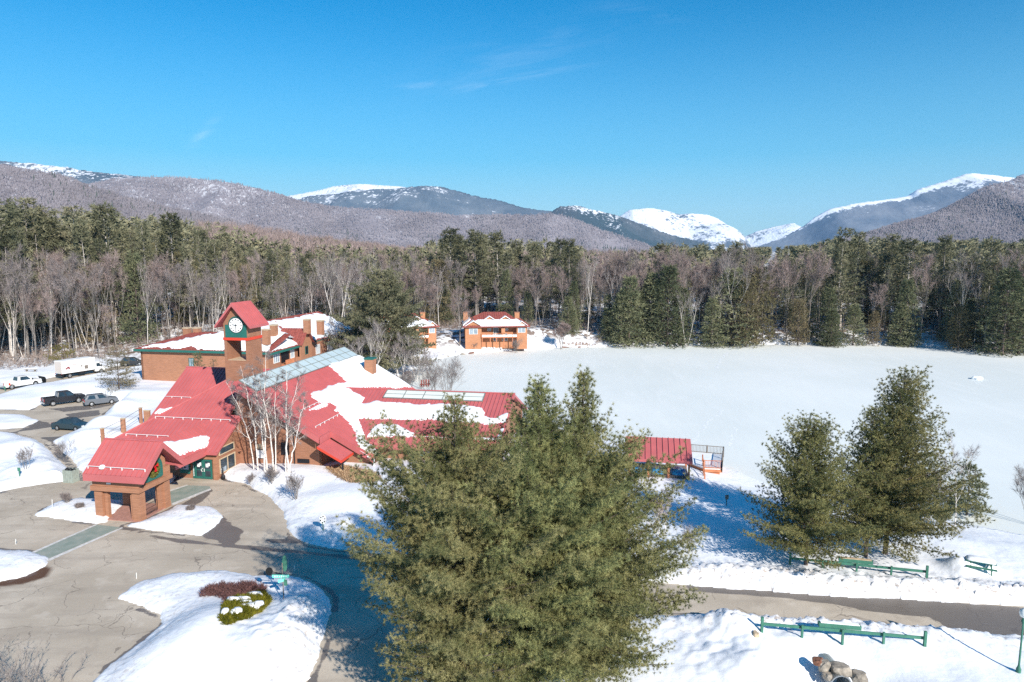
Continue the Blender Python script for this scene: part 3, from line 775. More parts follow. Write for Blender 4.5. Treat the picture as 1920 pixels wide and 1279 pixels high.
# walls
def lwall(spans, name='wall', m='brick', th=.3):
    b = MB()
    for a, c, z0, top in spans: vwall(b, W(*a), W(*c), z0, top, th)
    return b.build(name, M[m], lodge)
lwall([((0, 16.3), (10., 16.3), -1, [(0, 9.3), (1, 3.95)])])                                       # hall gable front
lwall([((10., 16.3), (10., 18.6), -1, [(0, 3.9), (1, 3.9)]), ((10., 18.6), (14.9, 18.6), -1.5, [(0, 3.9), (1, 1.25)]), ((14.9, 18.6), (14.9, 21.4), -1.5, [(0, 1.2), (1, 1.2)])])
lwall([((14.9, 21.4), (28.7, 21.4), -1.6, [(0, 2.35), (1, 2.35)])])                                 # lake wing front
lwall([((28.7, 21.4), (28.7, 40.8), -1.6, [(0, 2.3), (.495, 6.2), (1, 2.4)])])
lwall([((0, 11.9), (0, 16.3), -.5, [(0, 3.1), (1, 5.65)])])                                        # entrance bay side wall
lwall([((-13, 11.9), (0, 11.9), -.5, [(0, 3.1), (1, 3.1)])])                                       # entrance front
lwall([((-13, 24), (-13, 12), -.5, [(0, 3.1), (1, 3.1)])])
lwall([((-15, 37.5), (-15, 21.8), -.8, [(0, 3.4), (.5, 8.6), (1, 3.1)]), ((-15, 21.8), (-12, 21.8), -.8, [(0, 3.2), (1, 3.2)])])
lwall([((12, 31.2), (12, 45), -1.5, [(0, 3.1), (1, 3.1)]), ((12, 45), (-8, 45), -1.5, [(0, 3.1), (.6, 9.5), (1, 5.0)]), ((-8, 45), (-8, 37), -1, [(0, 5.2), (1, 5.2)])])
# corner posts, head beam and windows of the entrance bay
b = MB(); b.ubox(-.32, .12, 11.7, 12.1, 0, 3.25); b.build('corner_post', M['brick2'], lodge)
b = MB(); b.ubox(-2.9, -.32, 11.72, 11.88, 2.25, 2.75); b.build('door_lintel', M['brick2'], lodge)
window(lodge, W(.0, 12.35), W(.0, 15.3), .45, 2.15, U, 'glass', 'tan', 1, fw=.12)
o = window(lodge, W(.0, 12.35), W(.0, 15.2), 2.5, 3.35, U, 'glass', 'tan', 0, fw=.1)
b = MB(); b.extr([W(.05, 12.5, .55), W(.05, 13.5, .55), W(.05, 13.5, 1.1), W(.05, 12.5, 1.0)], (U[0] * .02, U[1] * .02, 0)); b.build('window_display', M['pale_glass'], lodge)
b = MB(); b.ubox(-2.9, -.5, 11.80, 11.87, 2.78, 3.1); b.build('clerestory_window', M['pale_glass'], lodge)
# double doors
def glazed_door(u0, u1, mirror):
    d = MB(); y0, y1 = 11.78, 11.88
    d.ubox(u0, u0 + .17, y0, y1, .05, 2.2); d.ubox(u1 - .17, u1, y0, y1, .05, 2.2); d.ubox(u0 + .17, u1 - .17, y0, y1, 2.0, 2.2); d.ubox(u0 + .17, u1 - .17, y0, y1, .05, .3); d.ubox(u0 + .17, u1 - .17, y0, y1, .98, 1.1)
    o = d.build('door', M['green'], lodge)
    g = MB(); g.ubox(u0 + .16, u1 - .16, 11.82, 11.85, .28, 2.02); g.build('pane', M['glass'], o)
    h = MB(); x = u1 - .1 if not mirror else u0 + .1; h.tube([W(x, 11.72, .85), W(x, 11.70, 1.0), W(x, 11.70, 1.3), W(x, 11.72, 1.4)], .02, 6); h.build('handle', M['steel'], o)
    n = MB(); n.ubox(u0 + .3, u0 + .62, 11.76, 11.775, 1.35, 1.75); n.ubox(u0 + .55, u0 + .8, 11.755, 11.765, 1.5, 1.85); n.build('notice', M['white'], o)
    return o
dl_ = glazed_door(-2.55, -1.55, False); dr_ = glazed_door(-1.53, -.53, True)
# the two white letters that show on the meeting stiles: C and I
b = MB(); cu, cz = -1.66, 1.02
b.tube([W(cu + .13 * math.cos(t), 11.765, cz + .17 * math.sin(t)) for t in np.linspace(R(50), R(310), 12)], .028, 5); b.build('letter', M['white'], dl_)
b = MB(); b.tube([W(-1.42, 11.765, .85), W(-1.42, 11.765, 1.19)], .028, 5); b.build('letter', M['white'], dr_)
b = MB(); b.ubox(-2.82, -2.6, 11.8, 11.88, .05, 2.2); b.build('side_light', M['green'], lodge)
b = MB()
for i in range(7): b.ubox(-2.75, -2.67, 11.78, 11.795, .3 + i * .17, .42 + i * .17)
b.build('side_lettering', M['white'], lodge)
# poster case left of the doors
b = MB(); b.ubox(-4.3, -3.15, 11.7, 11.88, .55, 2.1); o = b.build('poster_case', M['green'], lodge)
b = MB(); b.ubox(-4.2, -3.25, 11.67, 11.695, 1.0, 2.0); s_ = b.build('poster_sheet', mat('lilac_paper', (.45, .44, .55), .6), o)
b = MB()
for i, (a, c) in enumerate(((-3.95, 1.75), (-3.6, 1.55), (-3.9, 1.45), (-3.55, 1.85), (-3.65, 1.25), (-4.0, 1.15))): b.ubox(a - .12, a + .1, 11.655, 11.665, c - .08, c + .08)
b.build('photo', M['black'], s_)['kind'] = 'stuff'
# details on the gable front
b = MB(); b.ubox(9.0 - 1.9, 9.0 - .5, 16.2, 16.29, .95, 1.4); b.build('vent', M['dark'], lodge)
b = MB(); b.ubox(5.2, 6.1, 16.15, 16.29, 1.8, 3.2); b.build('vent', M['dark'], lodge)
b = MB(); b.ubox(2.4, 3.2, 16.0, 16.29, 2.4, 2.9); b.build('wall_box', M['tan'], lodge)
b = MB(); b.ubox(2.2, 3.3, 16.05, 16.29, 1.3, 2.2); b.build('wall_notice', M['white'], lodge)
b = MB(); b.tube([W(6.75, 16.2, 0), W(6.75, 16.2, 5.6)], .06, 6); b.build('downspout', M['black'], lodge)
b = MB(); b.tube([W(3.0, 16.2, 3), W(3.0, 16.2, 7.4)], .12, 6); b.build('vent_pipe', M['black'], lodge)
b = MB(); b.tube([W(.1, 15.9, 1.9), W(.4, 15.9, 1.95)], .06, 6); b.build('wall_lamp', M['black'], lodge)
window(lodge, W(18.9, 21.4), W(21.9, 21.4), .9, 2.1, (-V[0], -V[1]), 'pale_glass', 'green', 3)
window(lodge, W(22.3, 21.4), W(25.5, 21.4), -.8, 2.1, (-V[0], -V[1]), 'glass', 'green', 3)
b = MB(); b.tube([W(15.5, 17.8, 1.4), W(15.52, 17.8, .4), W(15.5, 17.8, -.5)], [.08, .12, .16], 7); b.build('icicle', M['snow'], lodge)
b = MB(); b.tube([W(12.6, 16.0, 2.0), W(12.9, 15.2, .7)], .12, 6); b.build('drain_spout', M['black'], lodge)
# solar collectors
def collector(name, P, n_u, n_v, m, frame):
    o_, a, c = Vector(P[0]), Vector(P[1]) - Vector(P[0]), Vector(P[3]) - Vector(P[0]); n = a.cross(c).normalized()
    if n.z < 0: n = -n
    f = MB()
    for i in range(n_u + 1):
        p = o_ + a * (i / n_u) + n * .1; t = a.normalized() * .05
        f.extr([tuple(p - t), tuple(p + t), tuple(p + c + t), tuple(p + c - t)], tuple(n * .1))
    for j in range(n_v + 1):
        p = o_ + c * (j / n_v) + n * .1; t = c.normalized() * .045
        f.extr([tuple(p - t), tuple(p + t), tuple(p + a + t), tuple(p + a - t)], tuple(n * .085))
    fr = f.build(name, M[frame], lodge)
    g = MB(); g.extr([tuple(Vector(q) + n * .02) for q in P], tuple(n * .14)); g.build('collector_glass', M[m], fr)
    return fr
collector('solar_panel', [W(.12, 16.6, zC(.12, 0)), W(.12, 45.3, zC(.12, 0)), W(2.25, 45.3, zC(2.25, 0)), W(2.25, 16.6, zC(2.25, 0))], 13, 2, 'collector', 'collector_frame')
pD = [PP(q[0], q[1], 0, sD, 6.6 - sD * 31) for q in ((729, 730), (912, 733), (907, 752), (724, 749))]
vt, vb = 30.7, sum(p[1] for p in pD[2:]) / 2; u0_, u1_ = pD[0][0], pD[1][0]
collector('solar_panel', [W(u0_, vt, zD(0, vt)), W(u1_, vt, zD(0, vt)), W(u1_, vb, zD(0, vb)), W(u0_, vb, zD(0, vb))], 5, 2, 'collector_white', 'collector_frame')
chb = PP(692, 702, -sC, 0, zC0)
o = chimney(lodge, W(chb[0], chb[1] + .6, chb[2] - .4), (1.25, 1.5), 2.6, 'green')
# roof snow (outlines measured on the survey picture)
c4 = lambda pts: [(460 + a / 3.491, 620 + c / 3.491) for a, c in pts]
zL = lambda u, v: np.where((v < 31) & (u > 6), np.maximum(zC(u, v), np.where(u > 5.5, zD(u, v), -99)), zC(u, v))
S1 = c4([(520, 205), (640, 175), (750, 150), (860, 150), (1000, 200), (1150, 300), (1180, 365), (1000, 372), (665, 371), (790, 435), (765, 475), (850, 452), (1000, 465), (1250, 475), (1400, 480), (1550, 500), (1572, 555), (1640, 575), (1700, 530), (1740, 540), (1720, 600), (1560, 605), (1250, 582), (740, 572), (770, 650), (780, 700), (830, 760), (856, 790), (820, 803), (760, 762), (725, 715), (722, 660), (690, 610), (640, 555), (585, 515), (595, 490), (550, 470), (480, 462), (430, 430), (422, 400), (500, 385), (545, 350), (660, 330), (600, 270)])
S3 = c4([(800, 690), (822, 640), (880, 602), (980, 605), (1060, 640), (1102, 668), (1090, 692), (950, 686)])
S4 = c4([(1480, 690), (1640, 700), (1660, 640), (1700, 620), (1700, 715), (1500, 705)])
S5 = c4([(350, 540), (420, 510), (520, 462), (560, 470), (480, 505)])
roof_snow(lodge, zL, (2.2, 29.2, 15.3, 45.5), [S1, S3, S4, S5], seed=3, res=.16)
roof_snow(lodge, zP, (-3.25, -.97, 6.5, 14), [[(300, 829), (330, 824), (376, 816), (396, 814), (412, 825), (404, 833), (330, 854), (322, 856)]], seed=5, res=.12)
roof_snow(lodge, zA, (-15.5, -6, 21.1, 28), [[(291, 773), (300, 765), (327, 763), (308, 774)]], seed=6, res=.12)
for q0, q1, fn in (((291, 785), (432, 790), (0, .575, 9 - .575 * 21.24)), ((236, 817.5), (316, 820.5), (0, .575, 9 - .575 * 21.24)), ((305, 746), (358, 748), (0, .66, 9 - .66 * 29.5))):
    a, c = PP(*q0, *fn), PP(*q1, *fn); v = (a[1] + c[1]) / 2
    snow_guard(lodge, [W(a[0], v, fn[1] * v + fn[2]), W(c[0], v, fn[1] * v + fn[2])])
for q0, q1 in (((560, 772), (600, 758)), ((590, 802), (642, 778))):
    a, c = PP(*q0, -sC, 0, zC0), PP(*q1, -sC, 0, zC0); u = (a[0] + c[0]) / 2
    snow_guard(lodge, [W(u, a[1], zC(u, 0)), W(u, c[1], zC(u, 0))])
snow_guard(lodge, [W(13.6, 21.6, zD(0, 21.6)), W(29, 21.6, zD(0, 21.6))])
snow_guard(lodge, [W(11, 25.3, zD(0, 25.3)), W(29, 25.3, zD(0, 25.3))])
snow_guard(lodge, [W(-1.3, 7.2, zP(-1.3, 0)), W(-1.3, 12.4, zP(-1.3, 0))])

# clock tower
tu0, tu1, tv0, tv1 = -4.42, -1.32, 21.2, 24.3
zt = lambda py, px=440: PV(px, py, tv0)[2]
z_band0, z_band1, z_ope, z_top = zt(638), zt(633.2), zt(676), zt(607)
tw = MB()
tw.ubox(tu0, tu1, tv0, tv1, 5, z_ope)                                   # solid base
tw.ubox(tu0, tu0 + .32, tv0, tv1, z_ope, z_band0); tw.ubox(tu1 - .3, tu1, tv0, tv1, z_ope, z_band0)
tw.ubox(tu0 + .005, tu1 - .005, tv0 + .005, tv1 - .005, z_band0, z_top)
g_ = [W(tu0 + .005, tv0 + .005, z_top), W(tu1 - .005, tv0 + .005, z_top), W((tu0 + tu1) / 2, tv0 + .005, zt(572))]
tw.extr(g_, (V[0] * (tv1 - tv0 - .01), V[1] * (tv1 - tv0 - .01), 0))
clock_tower = tw.build('clock_tower', M['brick'], lodge)
b = MB(); b.ubox(tu0 - .07, tu1 + .07, tv0 - .07, tv1 + .07, z_band0 - .02, z_band1 + .0); b.build('red_band', M['brightred'], clock_tower)
b = MB(); b.ubox(tu0 + .32, tu1 - .3, tv0 + .1, tv1 - .1, z_ope, z_ope + .06); b.build('belfry_floor', M['tan'], clock_tower)
um = (tu0 + tu1) / 2; za = zt(567.5); ze = zt(609) - .1; ov = .55; ho = (tu1 - tu0) / 2 + .75
roof_part([[W(um, tv0 - ov, za), W(um + ho, tv0 - ov, ze), W(um + ho, tv1 + ov, ze), W(um, tv1 + ov, za)], [W(um, tv0 - ov, za), W(um, tv1 + ov, za), W(um - ho, tv1 + ov, ze), W(um - ho, tv0 - ov, ze)]], thick=.28, sp=.45, parent=clock_tower)
b = MB(); b.extr([W(um, tv0 - ov - .06, za + .02), W(um + ho, tv0 - ov - .06, ze + .02), W(um + ho, tv0 - ov - .06, ze - .3), W(um, tv0 - ov - .06, za - .4)], (V[0] * .055, V[1] * .055, 0))
b.extr([W(um, tv0 - ov - .06, za + .02), W(um - ho, tv0 - ov - .06, ze + .02), W(um - ho, tv0 - ov - .06, ze - .3), W(um, tv0 - ov - .06, za - .4)], (V[0] * .055, V[1] * .055, 0)); b.build('rake_board', M['red'], clock_tower)
# green panel with rounded head, dial, dots and hands
cc = PV(443.3, 610, tv0); cr = .86; pz0 = z_band1
pan = [W(cc[0] - 1.45, tv0 - .005, pz0 + .02), W(cc[0] + 1.3, tv0 - .005, pz0 + .02), W(cc[0] + 1.3, tv0 - .005, cc[2] + .05)] + [W(cc[0] + 1.02 * math.cos(t), tv0 - .005, cc[2] + .05 + 1.02 * math.sin(t)) for t in np.linspace(0, math.pi, 17)] + [W(cc[0] - 1.45, tv0 - .005, cc[2] + .05)]
b = MB(); b.extr(pan, (-V[0] * .08, -V[1] * .08, 0)); b.build('clock_panel', M['green'], clock_tower)
def disc(mb, u, z, r, v0, v1, n=28): mb.extr([W(u + r * math.cos(t), v0, z + r * math.sin(t)) for t in np.linspace(0, 2 * math.pi, n, endpoint=False)], (V[0] * (v1 - v0), V[1] * (v1 - v0), 0))
b = MB(); disc(b, cc[0], cc[2], cr, tv0 - .09, tv0 - .15); b.build('clock_face', M['white'], clock_tower)
b = MB(); disc(b, cc[0], cc[2], cr + .07, tv0 - .088, tv0 - .12); b.build('clock_rim', M['black'], clock_tower)
b = MB()
for k in range(12):
    t = k * math.pi / 6; disc(b, cc[0] + .7 * math.cos(t), cc[2] + .7 * math.sin(t), .075, tv0 - .152, tv0 - .165, 8)
b.build('hour_mark', M['black'], clock_tower)['kind'] = 'stuff'
def hand(ang, L, w):
    d = (math.cos(ang), math.sin(ang)); n = (-d[1], d[0])
    h = MB(); h.extr([W(cc[0] + d[0] * a + n[0] * s, tv0 - .17, cc[2] + d[1] * a + n[1] * s) for a, s in ((-.15, -w), (L, -w * .5), (L, w * .5), (-.15, w))], (-V[0] * .02, -V[1] * .02, 0)); return h.build('clock_hand', M['black'], clock_tower)
hand(R(168), .46, .05); hand(R(-98), .62, .035)

# ---------------------------------------------------------------- gate pavilion over the walk
pav = thing('pavilion', 'small brick entrance pavilion with steep red roof standing over the crosswalk', 'pavilion', W(-2.1, 1.9, 0))
def post(u, v, s=.76, s2=.5):
    b = MB(); b.ubox(u - s / 2, u + s / 2, v - s / 2, v + s / 2, -.3, 2.75); return b.build('post', M['brick2'], pav)
pu0, pu1, pv0, pv1 = -4.35, .1, .3, 3.7
for u, v in ((pu0 + .3, pv0), (pu1 - .3, pv0), (pu0 + .3, pv1), (pu1 - .3, pv1)): post(u, v)
for u, v in ((pu0 + .9, pv0 + .05), (pu1 - .9, pv0 + .05), (pu0 + .9, pv1 - .05), (pu1 - .9, pv1 - .05), (pu1 - .3, pv1 - .62)):
    b = MB(); b.ubox(u - .16, u + .16, v - .16, v + .16, -.2, 2.75); b.build('post', M['brick2'], pav)
b = MB()
b.ubox(pu0 - .28, pu1 + .28, pv0 - .6, pv0 + .45, 2.75, 3.2); b.ubox(pu0 - .28, pu1 + .28, pv1 - .45, pv1 + .6, 2.75, 3.2)
b.ubox(pu0 - .28, pu0 + .4, pv0 + .45, pv1 - .45, 2.75, 3.2); b.ubox(pu1 - .4, pu1 + .28, pv0 + .45, pv1 - .45, 2.75, 3.2)
b.ubox(pu0 - .15, pu1 + .15, pv0 - .45, pv0 + .3, 3.2, 4.1); b.ubox(pu0 - .15, pu1 + .15, pv1 - .3, pv1 + .45, 3.2, 4.1)
b.build('beam', M['brick2'], pav)
vm = (pv0 + pv1) / 2; zr_ = 6.95; ze_ = 4.45; hv = 2.72; gu0, gu1 = -4.75, 1.25
b = MB(); roof_slab(b, [W(gu0, vm, zr_), W(gu1, vm, zr_), W(gu1, vm - hv, ze_), W(gu0, vm - hv, ze_)], .25, .5); roof_slab(b, [W(gu0, vm, zr_ - .001), W(gu1, vm, zr_ - .001), W(gu1, vm + hv, ze_), W(gu0, vm + hv, ze_)], .25, .5)
pr_ = b.build('roof', M['red'], pav)
b = MB(); b.ubox(gu0, gu1, vm - hv - .09, vm - hv - .005, ze_ - .62, ze_ + .02); b.ubox(gu0, gu1, vm + hv + .005, vm + hv + .09, ze_ - .62, ze_ + .02)
for sgn in (-1, 1):
    for uu in (gu1 + .005, gu0 - .07): b.extr([W(uu, vm, zr_ + .03), W(uu, vm + sgn * (hv + .09), ze_ + .03), W(uu, vm + sgn * (hv + .09), ze_ - .62), W(uu, vm, zr_ - .58)], (U[0] * .065, U[1] * .065, 0))
b.build('fascia', M['red'], pr_)
b = MB(); b.tube([W(gu0, vm, zr_ + .05), W(gu1, vm, zr_ + .05)], .08, 6); b.build('ridge_cap', M['red'], pr_)
snow_guard(pav, [W(gu0 + .1, vm - hv + .42, ze_ + .39), W(gu1 - .1, vm - hv + .42, ze_ + .39)])
b = MB(); q = W(gu0 + 1.5, vm - hv + .5, ze_ + .5); b.lathe(q, [(.3, -.08), (.28, .1), (.15, .24), (.02, .27)], 9); b.build('roof_snow', M['snow'], pav, smooth=True)
# gable walls with a round opening in the lit one
def gable(u, hole):
    n = 40; out = []; inn = []
    cz, hr = 4.28, .8
    for uu in (u, u - .3):
        P = [(vm - 1.72, 3.2), (vm + 1.72, 3.2), (vm + 1.72, 4.85), (vm, 6.4), (vm - 1.72, 4.85)]
        out.append([W(uu, a, c) for a, c in P])
    b = MB()
    if not hole: b.extr(out[0], (-U[0] * .3, -U[1] * .3, 0)); return b.build('gable_wall', M['brick2'], pav)
    # ring of quads between the outline (sampled radially) and the hole
    ang = np.linspace(0, 2 * math.pi, n, endpoint=False)
    P = [(vm - 1.72 - vm, 3.2 - cz), (1.72, 3.2 - cz), (1.72, 4.85 - cz), (0, 6.4 - cz), (-1.72, 4.85 - cz)]
    def hit(t):
        d = (math.cos(t), math.sin(t)); best = 9
        for i in range(5):
            a, c = P[i], P[(i + 1) % 5]; ex, ez = c[0] - a[0], c[1] - a[1]; den = d[0] * ez - d[1] * ex
            if abs(den) < 1e-9: continue
            k = (a[0] * ez - a[1] * ex) / den; s = (a[0] * d[1] - a[1] * d[0]) / den
            if k > 0 and -1e-6 <= s <= 1 + 1e-6: best = min(best, k)
        return (best * d[0], best * d[1])
    vs = []
    for uu in (u, u - .3):
        for t in ang: h = hit(t); vs.append(W(uu, vm + h[0], cz + h[1]))
        for t in ang: vs.append(W(uu, vm + hr * math.cos(t), cz + hr * math.sin(t)))
    fs = []
    for i in range(n):
        j = (i + 1) % n
        fs += [(i, j, n + j, n + i), (2 * n + j, 2 * n + i, 3 * n + i, 3 * n + j), (n + i, n + j, 3 * n + j, 3 * n + i), (j, i, 2 * n + i, 2 * n + j)]
    b.add(vs, fs); o = b.build('gable_wall', M['brick2'], pav)
    # green surround: flat plate with arched head and the same hole
    r2 = 1.22; vs = []
    for uu in (u + .012, u + .09):
        for t in ang:
            c_, s_ = math.cos(t), math.sin(t)
            k = r2 if s_ >= 0 else min(r2 / max(abs(c_), 1e-6), .98 / max(abs(s_), 1e-6))
            vs.append(W(uu, vm + k * c_, cz + k * s_))
        for t in ang: vs.append(W(uu, vm + hr * 1.02 * math.cos(t), cz + hr * 1.02 * math.sin(t)))
    b = MB(); fs = []
    for i in range(n):
        j = (i + 1) % n
        fs += [(2 * n + i, 2 * n + j, 3 * n + j, 3 * n + i), (3 * n + i, 3 * n + j, n + j, n + i), (i, j, 2 * n + j, 2 * n + i)]
    b.add(vs, fs); b.build('round_surround', M['green'], pav)
    return o
gable(.12, True); gable(-4.3, False)
b = MB(); b.ubox(-3.0, -2.55, pv0 - .49, pv0 - .455, 3.4, 3.55); b.build('small_sign', M['white'], pav)
b = MB(); b.ubox(pu0 + .0, pu1 - .0, pv0 - .5, pv1 + .5, -.1, .06); b.build('paved_floor', M['pink_pave'], pav)
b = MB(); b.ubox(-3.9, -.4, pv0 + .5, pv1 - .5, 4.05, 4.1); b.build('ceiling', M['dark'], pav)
# iron railing on the lit side
b = MB()
for z in (.3, 1.15): b.tube([W(-.12, pv0 + .5, z), W(-.12, pv1 - 1.15, z)], .025, 5)
for i in range(12): v = pv0 + .5 + (pv1 - 1.65 - pv0) * i / 11; b.tube([W(-.12, v, .12), W(-.12, v, 1.15)], .014, 4)
b.build('railing', M['black'], pav)
# wreath hanging in the round opening
wr = thing('christmas_wreath', 'round evergreen wreath with red bow hanging in the pavilion gable opening', 'wreath', W(.15, vm, 4.28))
rng = np.random.default_rng(3); n = 2600
t = rng.uniform(0, 2 * math.pi, n); ph = rng.uniform(0, 2 * math.pi, n); rr = .55 + .15 * np.cos(ph)
loc = np.stack([np.zeros(n) + .15 * np.sin(ph) * 1.0, rr * np.cos(t), rr * np.sin(t)], -1)
dr = rng.normal(size=(n, 3)); dr /= np.linalg.norm(dr, axis=1)[:, None]; sd = np.cross(dr, rng.normal(size=(n, 3))); sd /= np.linalg.norm(sd, axis=1)[:, None]
loc3 = np.stack([loc[:, 0] * U[0] + loc[:, 1] * V[0], loc[:, 0] * U[1] + loc[:, 1] * V[1], loc[:, 2]], -1)
vs = np.stack([loc3 - sd * .03, loc3 + sd * .03, loc3 + dr * .17], 1).reshape(-1, 3)
link_mesh('greenery', np_mesh('greenery', vs, tris=np.arange(3 * n).reshape(-1, 3)), needle_mat('wreath_green', (.09, .09, .02), (.26, .22, .07), 6., 0), wr)
b = MB()
for s in (-1, 1):
    b.extr([W(.42, vm, 4.62), W(.42, vm + s * .28, 4.80), W(.42, vm + s * .28, 4.50)], (U[0] * .08, U[1] * .08, 0)); b.extr([W(.40, vm, 4.62), W(.40, vm + s * .16, 4.1), W(.40, vm + s * .04, 4.06)], (U[0] * .05, U[1] * .05, 0))
b.build('red_bow', mat('red_ribbon', (.55, .01, .015), .5), wr)

# ---------------------------------------------------------------- condominium block behind
cond = thing('apartment_block', 'long brown two storey condominium block with thick snow on its red roof behind the lodge', 'building', W(-35, 75, 0))
b = MB(); fv = 61.3
vwall(b, W(-48, fv), W(-22, fv), -1, [(0, 6.45), (1, 6.45)], .4); vwall(b, W(-48, 76), W(-48, fv), -1, [(0, 6.45), (1, 6.45)], .4); vwall(b, W(-22, 76), W(-48, 76), -1, [(0, 6.45), (1, 6.45)], .4)
b.build('wall', M['brick2'], cond)
b = MB(); vwall(b, W(-22, fv + .4), W(-22, 80), -1, [(0, 6.4), (1, 6.4)], .4); vwall(b, W(-20.9, 76.9), W(-20.9, 100), -1, [(0, 6.2), (1, 6.2)], .4); vwall(b, W(-38, 100), W(-38, 76), -1, [(0, 6.2), (1, 6.2)], .4); vwall(b, W(-20.9, 100), W(-38, 100), -1, [(0, 6.2), (.5, 10.3), (1, 6.2)], .4)
b.build('wall', M['brick'], cond)
er = 6.55
z1f = lambda u, v: np.minimum(np.minimum(er + .30 * (v - 60.6), er + .33 * (u + 48.8)), er + .3 * (77 - v))
z2f = lambda u, v: np.minimum(er - .15 + .44 * (-21.1 - u), er - .15 + .44 * (u + 40.5))
hp = [( -48.8, 60.6), (-21.2, 60.6), (-21.2, 68.8), (-41.0, 68.8)]
b = MB()
roof_slab(b, [W(-48.8, 60.6, er), W(-21.3, 60.6, er), W(-21.3, 68.8, er + 2.46), W(-41.3, 68.8, er + 2.46)], .3, .55)
roof_slab(b, [W(-48.8, 60.6, er - .002), W(-41.3, 68.8, er + 2.46), W(-48.8, 77, er)], .3, .55)
roof_slab(b, [W(-48.8, 77, er), W(-41.3, 68.8, er + 2.455), W(-30, 68.8, er + 2.455), W(-30, 77, er)], .3, .55)
r1 = b.build('roof', M['oldred'], cond)
b = MB()
ee = er - .15; zr2 = ee + .44 * 9.7
roof_slab(b, [W(-21.1, 60.7, ee), W(-21.1, 101, ee), W(-30.8, 101, zr2), W(-30.8, 66.5, zr2)], .3, .55)
roof_slab(b, [W(-40.5, 64, ee), W(-30.8, 66.5, zr2), W(-30.8, 101, zr2), W(-40.5, 101, ee)], .3, .55)
roof_slab(b, [W(-21.1, 60.7, ee), W(-30.8, 66.5, zr2), W(-40.5, 60.8, ee + .0)], .3, .55, seams=False)
r2 = b.build('roof', M['oldred'], cond)
b = MB(); b.ubox(-48.85, -21.3, 60.5, 60.58, er - .45, er - .02); b.ubox(-21.08, -21.0, 60.6, 101, ee - .45, ee - .02); b.ubox(-48.95, -48.85, 60.6, 77, er - .45, er - .02); b.build('gutter', M['green'], cond)
c1 = lambda pts: [(120 + a / 3.045, 540 + c / 3.045) for a, c in pts]
def uvpoly(zf, pts): return [proj1(W(u, v, float(zf(u, v)) + .12)) for u, v in pts]
def proj1(p): a_, b_ = proj_np(np.array([p[0]]), np.array([p[1]]), np.array([p[2]])); return (float(a_[0]), float(b_[0]))
z3f = lambda u, v: np.minimum(z2f(u, v), er - .15 + .736 * (v - 60.76))
z4f = lambda u, v: np.maximum(z1f(u, v), z3f(u, v))
roof_snow(cond, z4f, (-48.7, -22.2, 60.8, 76), [uvpoly(z4f, [(-48.6, 76.5), (-48.75, 61.7), (-44, 61.5), (-40, 61.3), (-37, 61.8), (-34.6, 60.6), (-33.5, 61.1), (-30, 60.8), (-26, 60.9), (-21.2, 60.7), (-21.5, 69.5), (-30, 76.5)])], seed=11, res=.2, th=.55, jag=.5)
roof_snow(cond, z3f, (-38, -21.3, 60.8, 100.6), [uvpoly(z3f, [(-36, 60.9), (-21.2, 60.8), (-21.2, 72.6), (-26, 74.2), (-30.4, 80), (-30.4, 66)]), uvpoly(z2f, [(-21.3, 77.0), (-21.3, 100.5), (-30.2, 100.5), (-30.2, 79), (-26, 75.5)])], seed=12, res=.22, th=.5)
# gabled dormer facing the lake side
dv = 74.4; b = MB()
roof_slab(b, [W(-20.3, dv - 2.7, 6.6), W(-20.3, dv, 9.5), W(-26, dv, 9.5), W(-26, dv - 2.7, 6.6)], .25, .55); roof_slab(b, [W(-20.3, dv, 9.499), W(-20.3, dv + 2.7, 6.6), W(-26, dv + 2.7, 6.6), W(-26, dv, 9.499)], .25, .55)
dm = b.build('dormer_roof', M['oldred'], cond)
b = MB(); b.extr([W(-20.85, dv - 2.4, 4.), W(-20.85, dv + 2.4, 4.), W(-20.85, dv + 2.4, 6.6), W(-20.85, dv, 9.1), W(-20.85, dv - 2.4, 6.6)], (-U[0] * .3, -U[1] * .3, 0)); b.ubox(-22, -20.88, dv - 2.4, dv + 2.4, -1, 4.); b.build('dormer_wall', M['brick2'], cond)
nU = U
window(cond, W(-20.84, dv - .6), W(-20.84, dv + .6), 4.3, 5.9, nU, 'dark', 'green', 0)
for v0, v1, gl in ((63.5, 65.6, 'pale_glass'), (69.9, 71.4, 'pale_glass')): window(cond, W(-22, v0), W(-22, v1), 4.0, 5.8, nU, gl, 'white', 2)
for v0, v1, gl in ((78.6, 80.4, 'pale_glass'), (84, 87, 'pale_glass'), (93, 95, 'glass'), (97, 98.6, 'glass')): window(cond, W(-20.9, v0), W(-20.9, v1), 3.6, 5.6, nU, gl, 'white', 2)
b = MB(); b.ubox(-22.1, -21.88, 66.3, 69.2, 3.7, 5.6); b.build('recess_shade_panel', M['dark'], cond)  # near-black panel on the wall face, painted shade of a balcony recess
b = MB(); b.ubox(-21.9, -20.9, 66.1, 69.4, 3.2, 3.4); b.ubox(-20.98, -20.9, 66.1, 69.4, 3.4, 4.3); b.build('balcony', M['wood'], cond)
wa = PV(354.5, 683, fv)[0]; wb = PV(364, 683, fv)[0]
window(cond, W(wa, fv), W(wb, fv), 3.4, 5.0, (-V[0], -V[1]), 'pale_glass', 'green', 1)
for px, py, z in ((370, 626, 8.6), (351, 626, 8.4), (499.5, 637, 8.6), (514, 628, 9.0), (576, 617, 9.4), (601, 619, 9.2)):
    q = G(px, py, z); big = px > 480
    chimney(cond, (q[0], q[1], z - .9), (1.15, 1.1), 2.7 if big else 2.0, 'tan')
b = MB(); b.ubox(-48.25, -48.0, 64, 65.2, 0, 2.1); b.build('side_door', M['black'], cond)

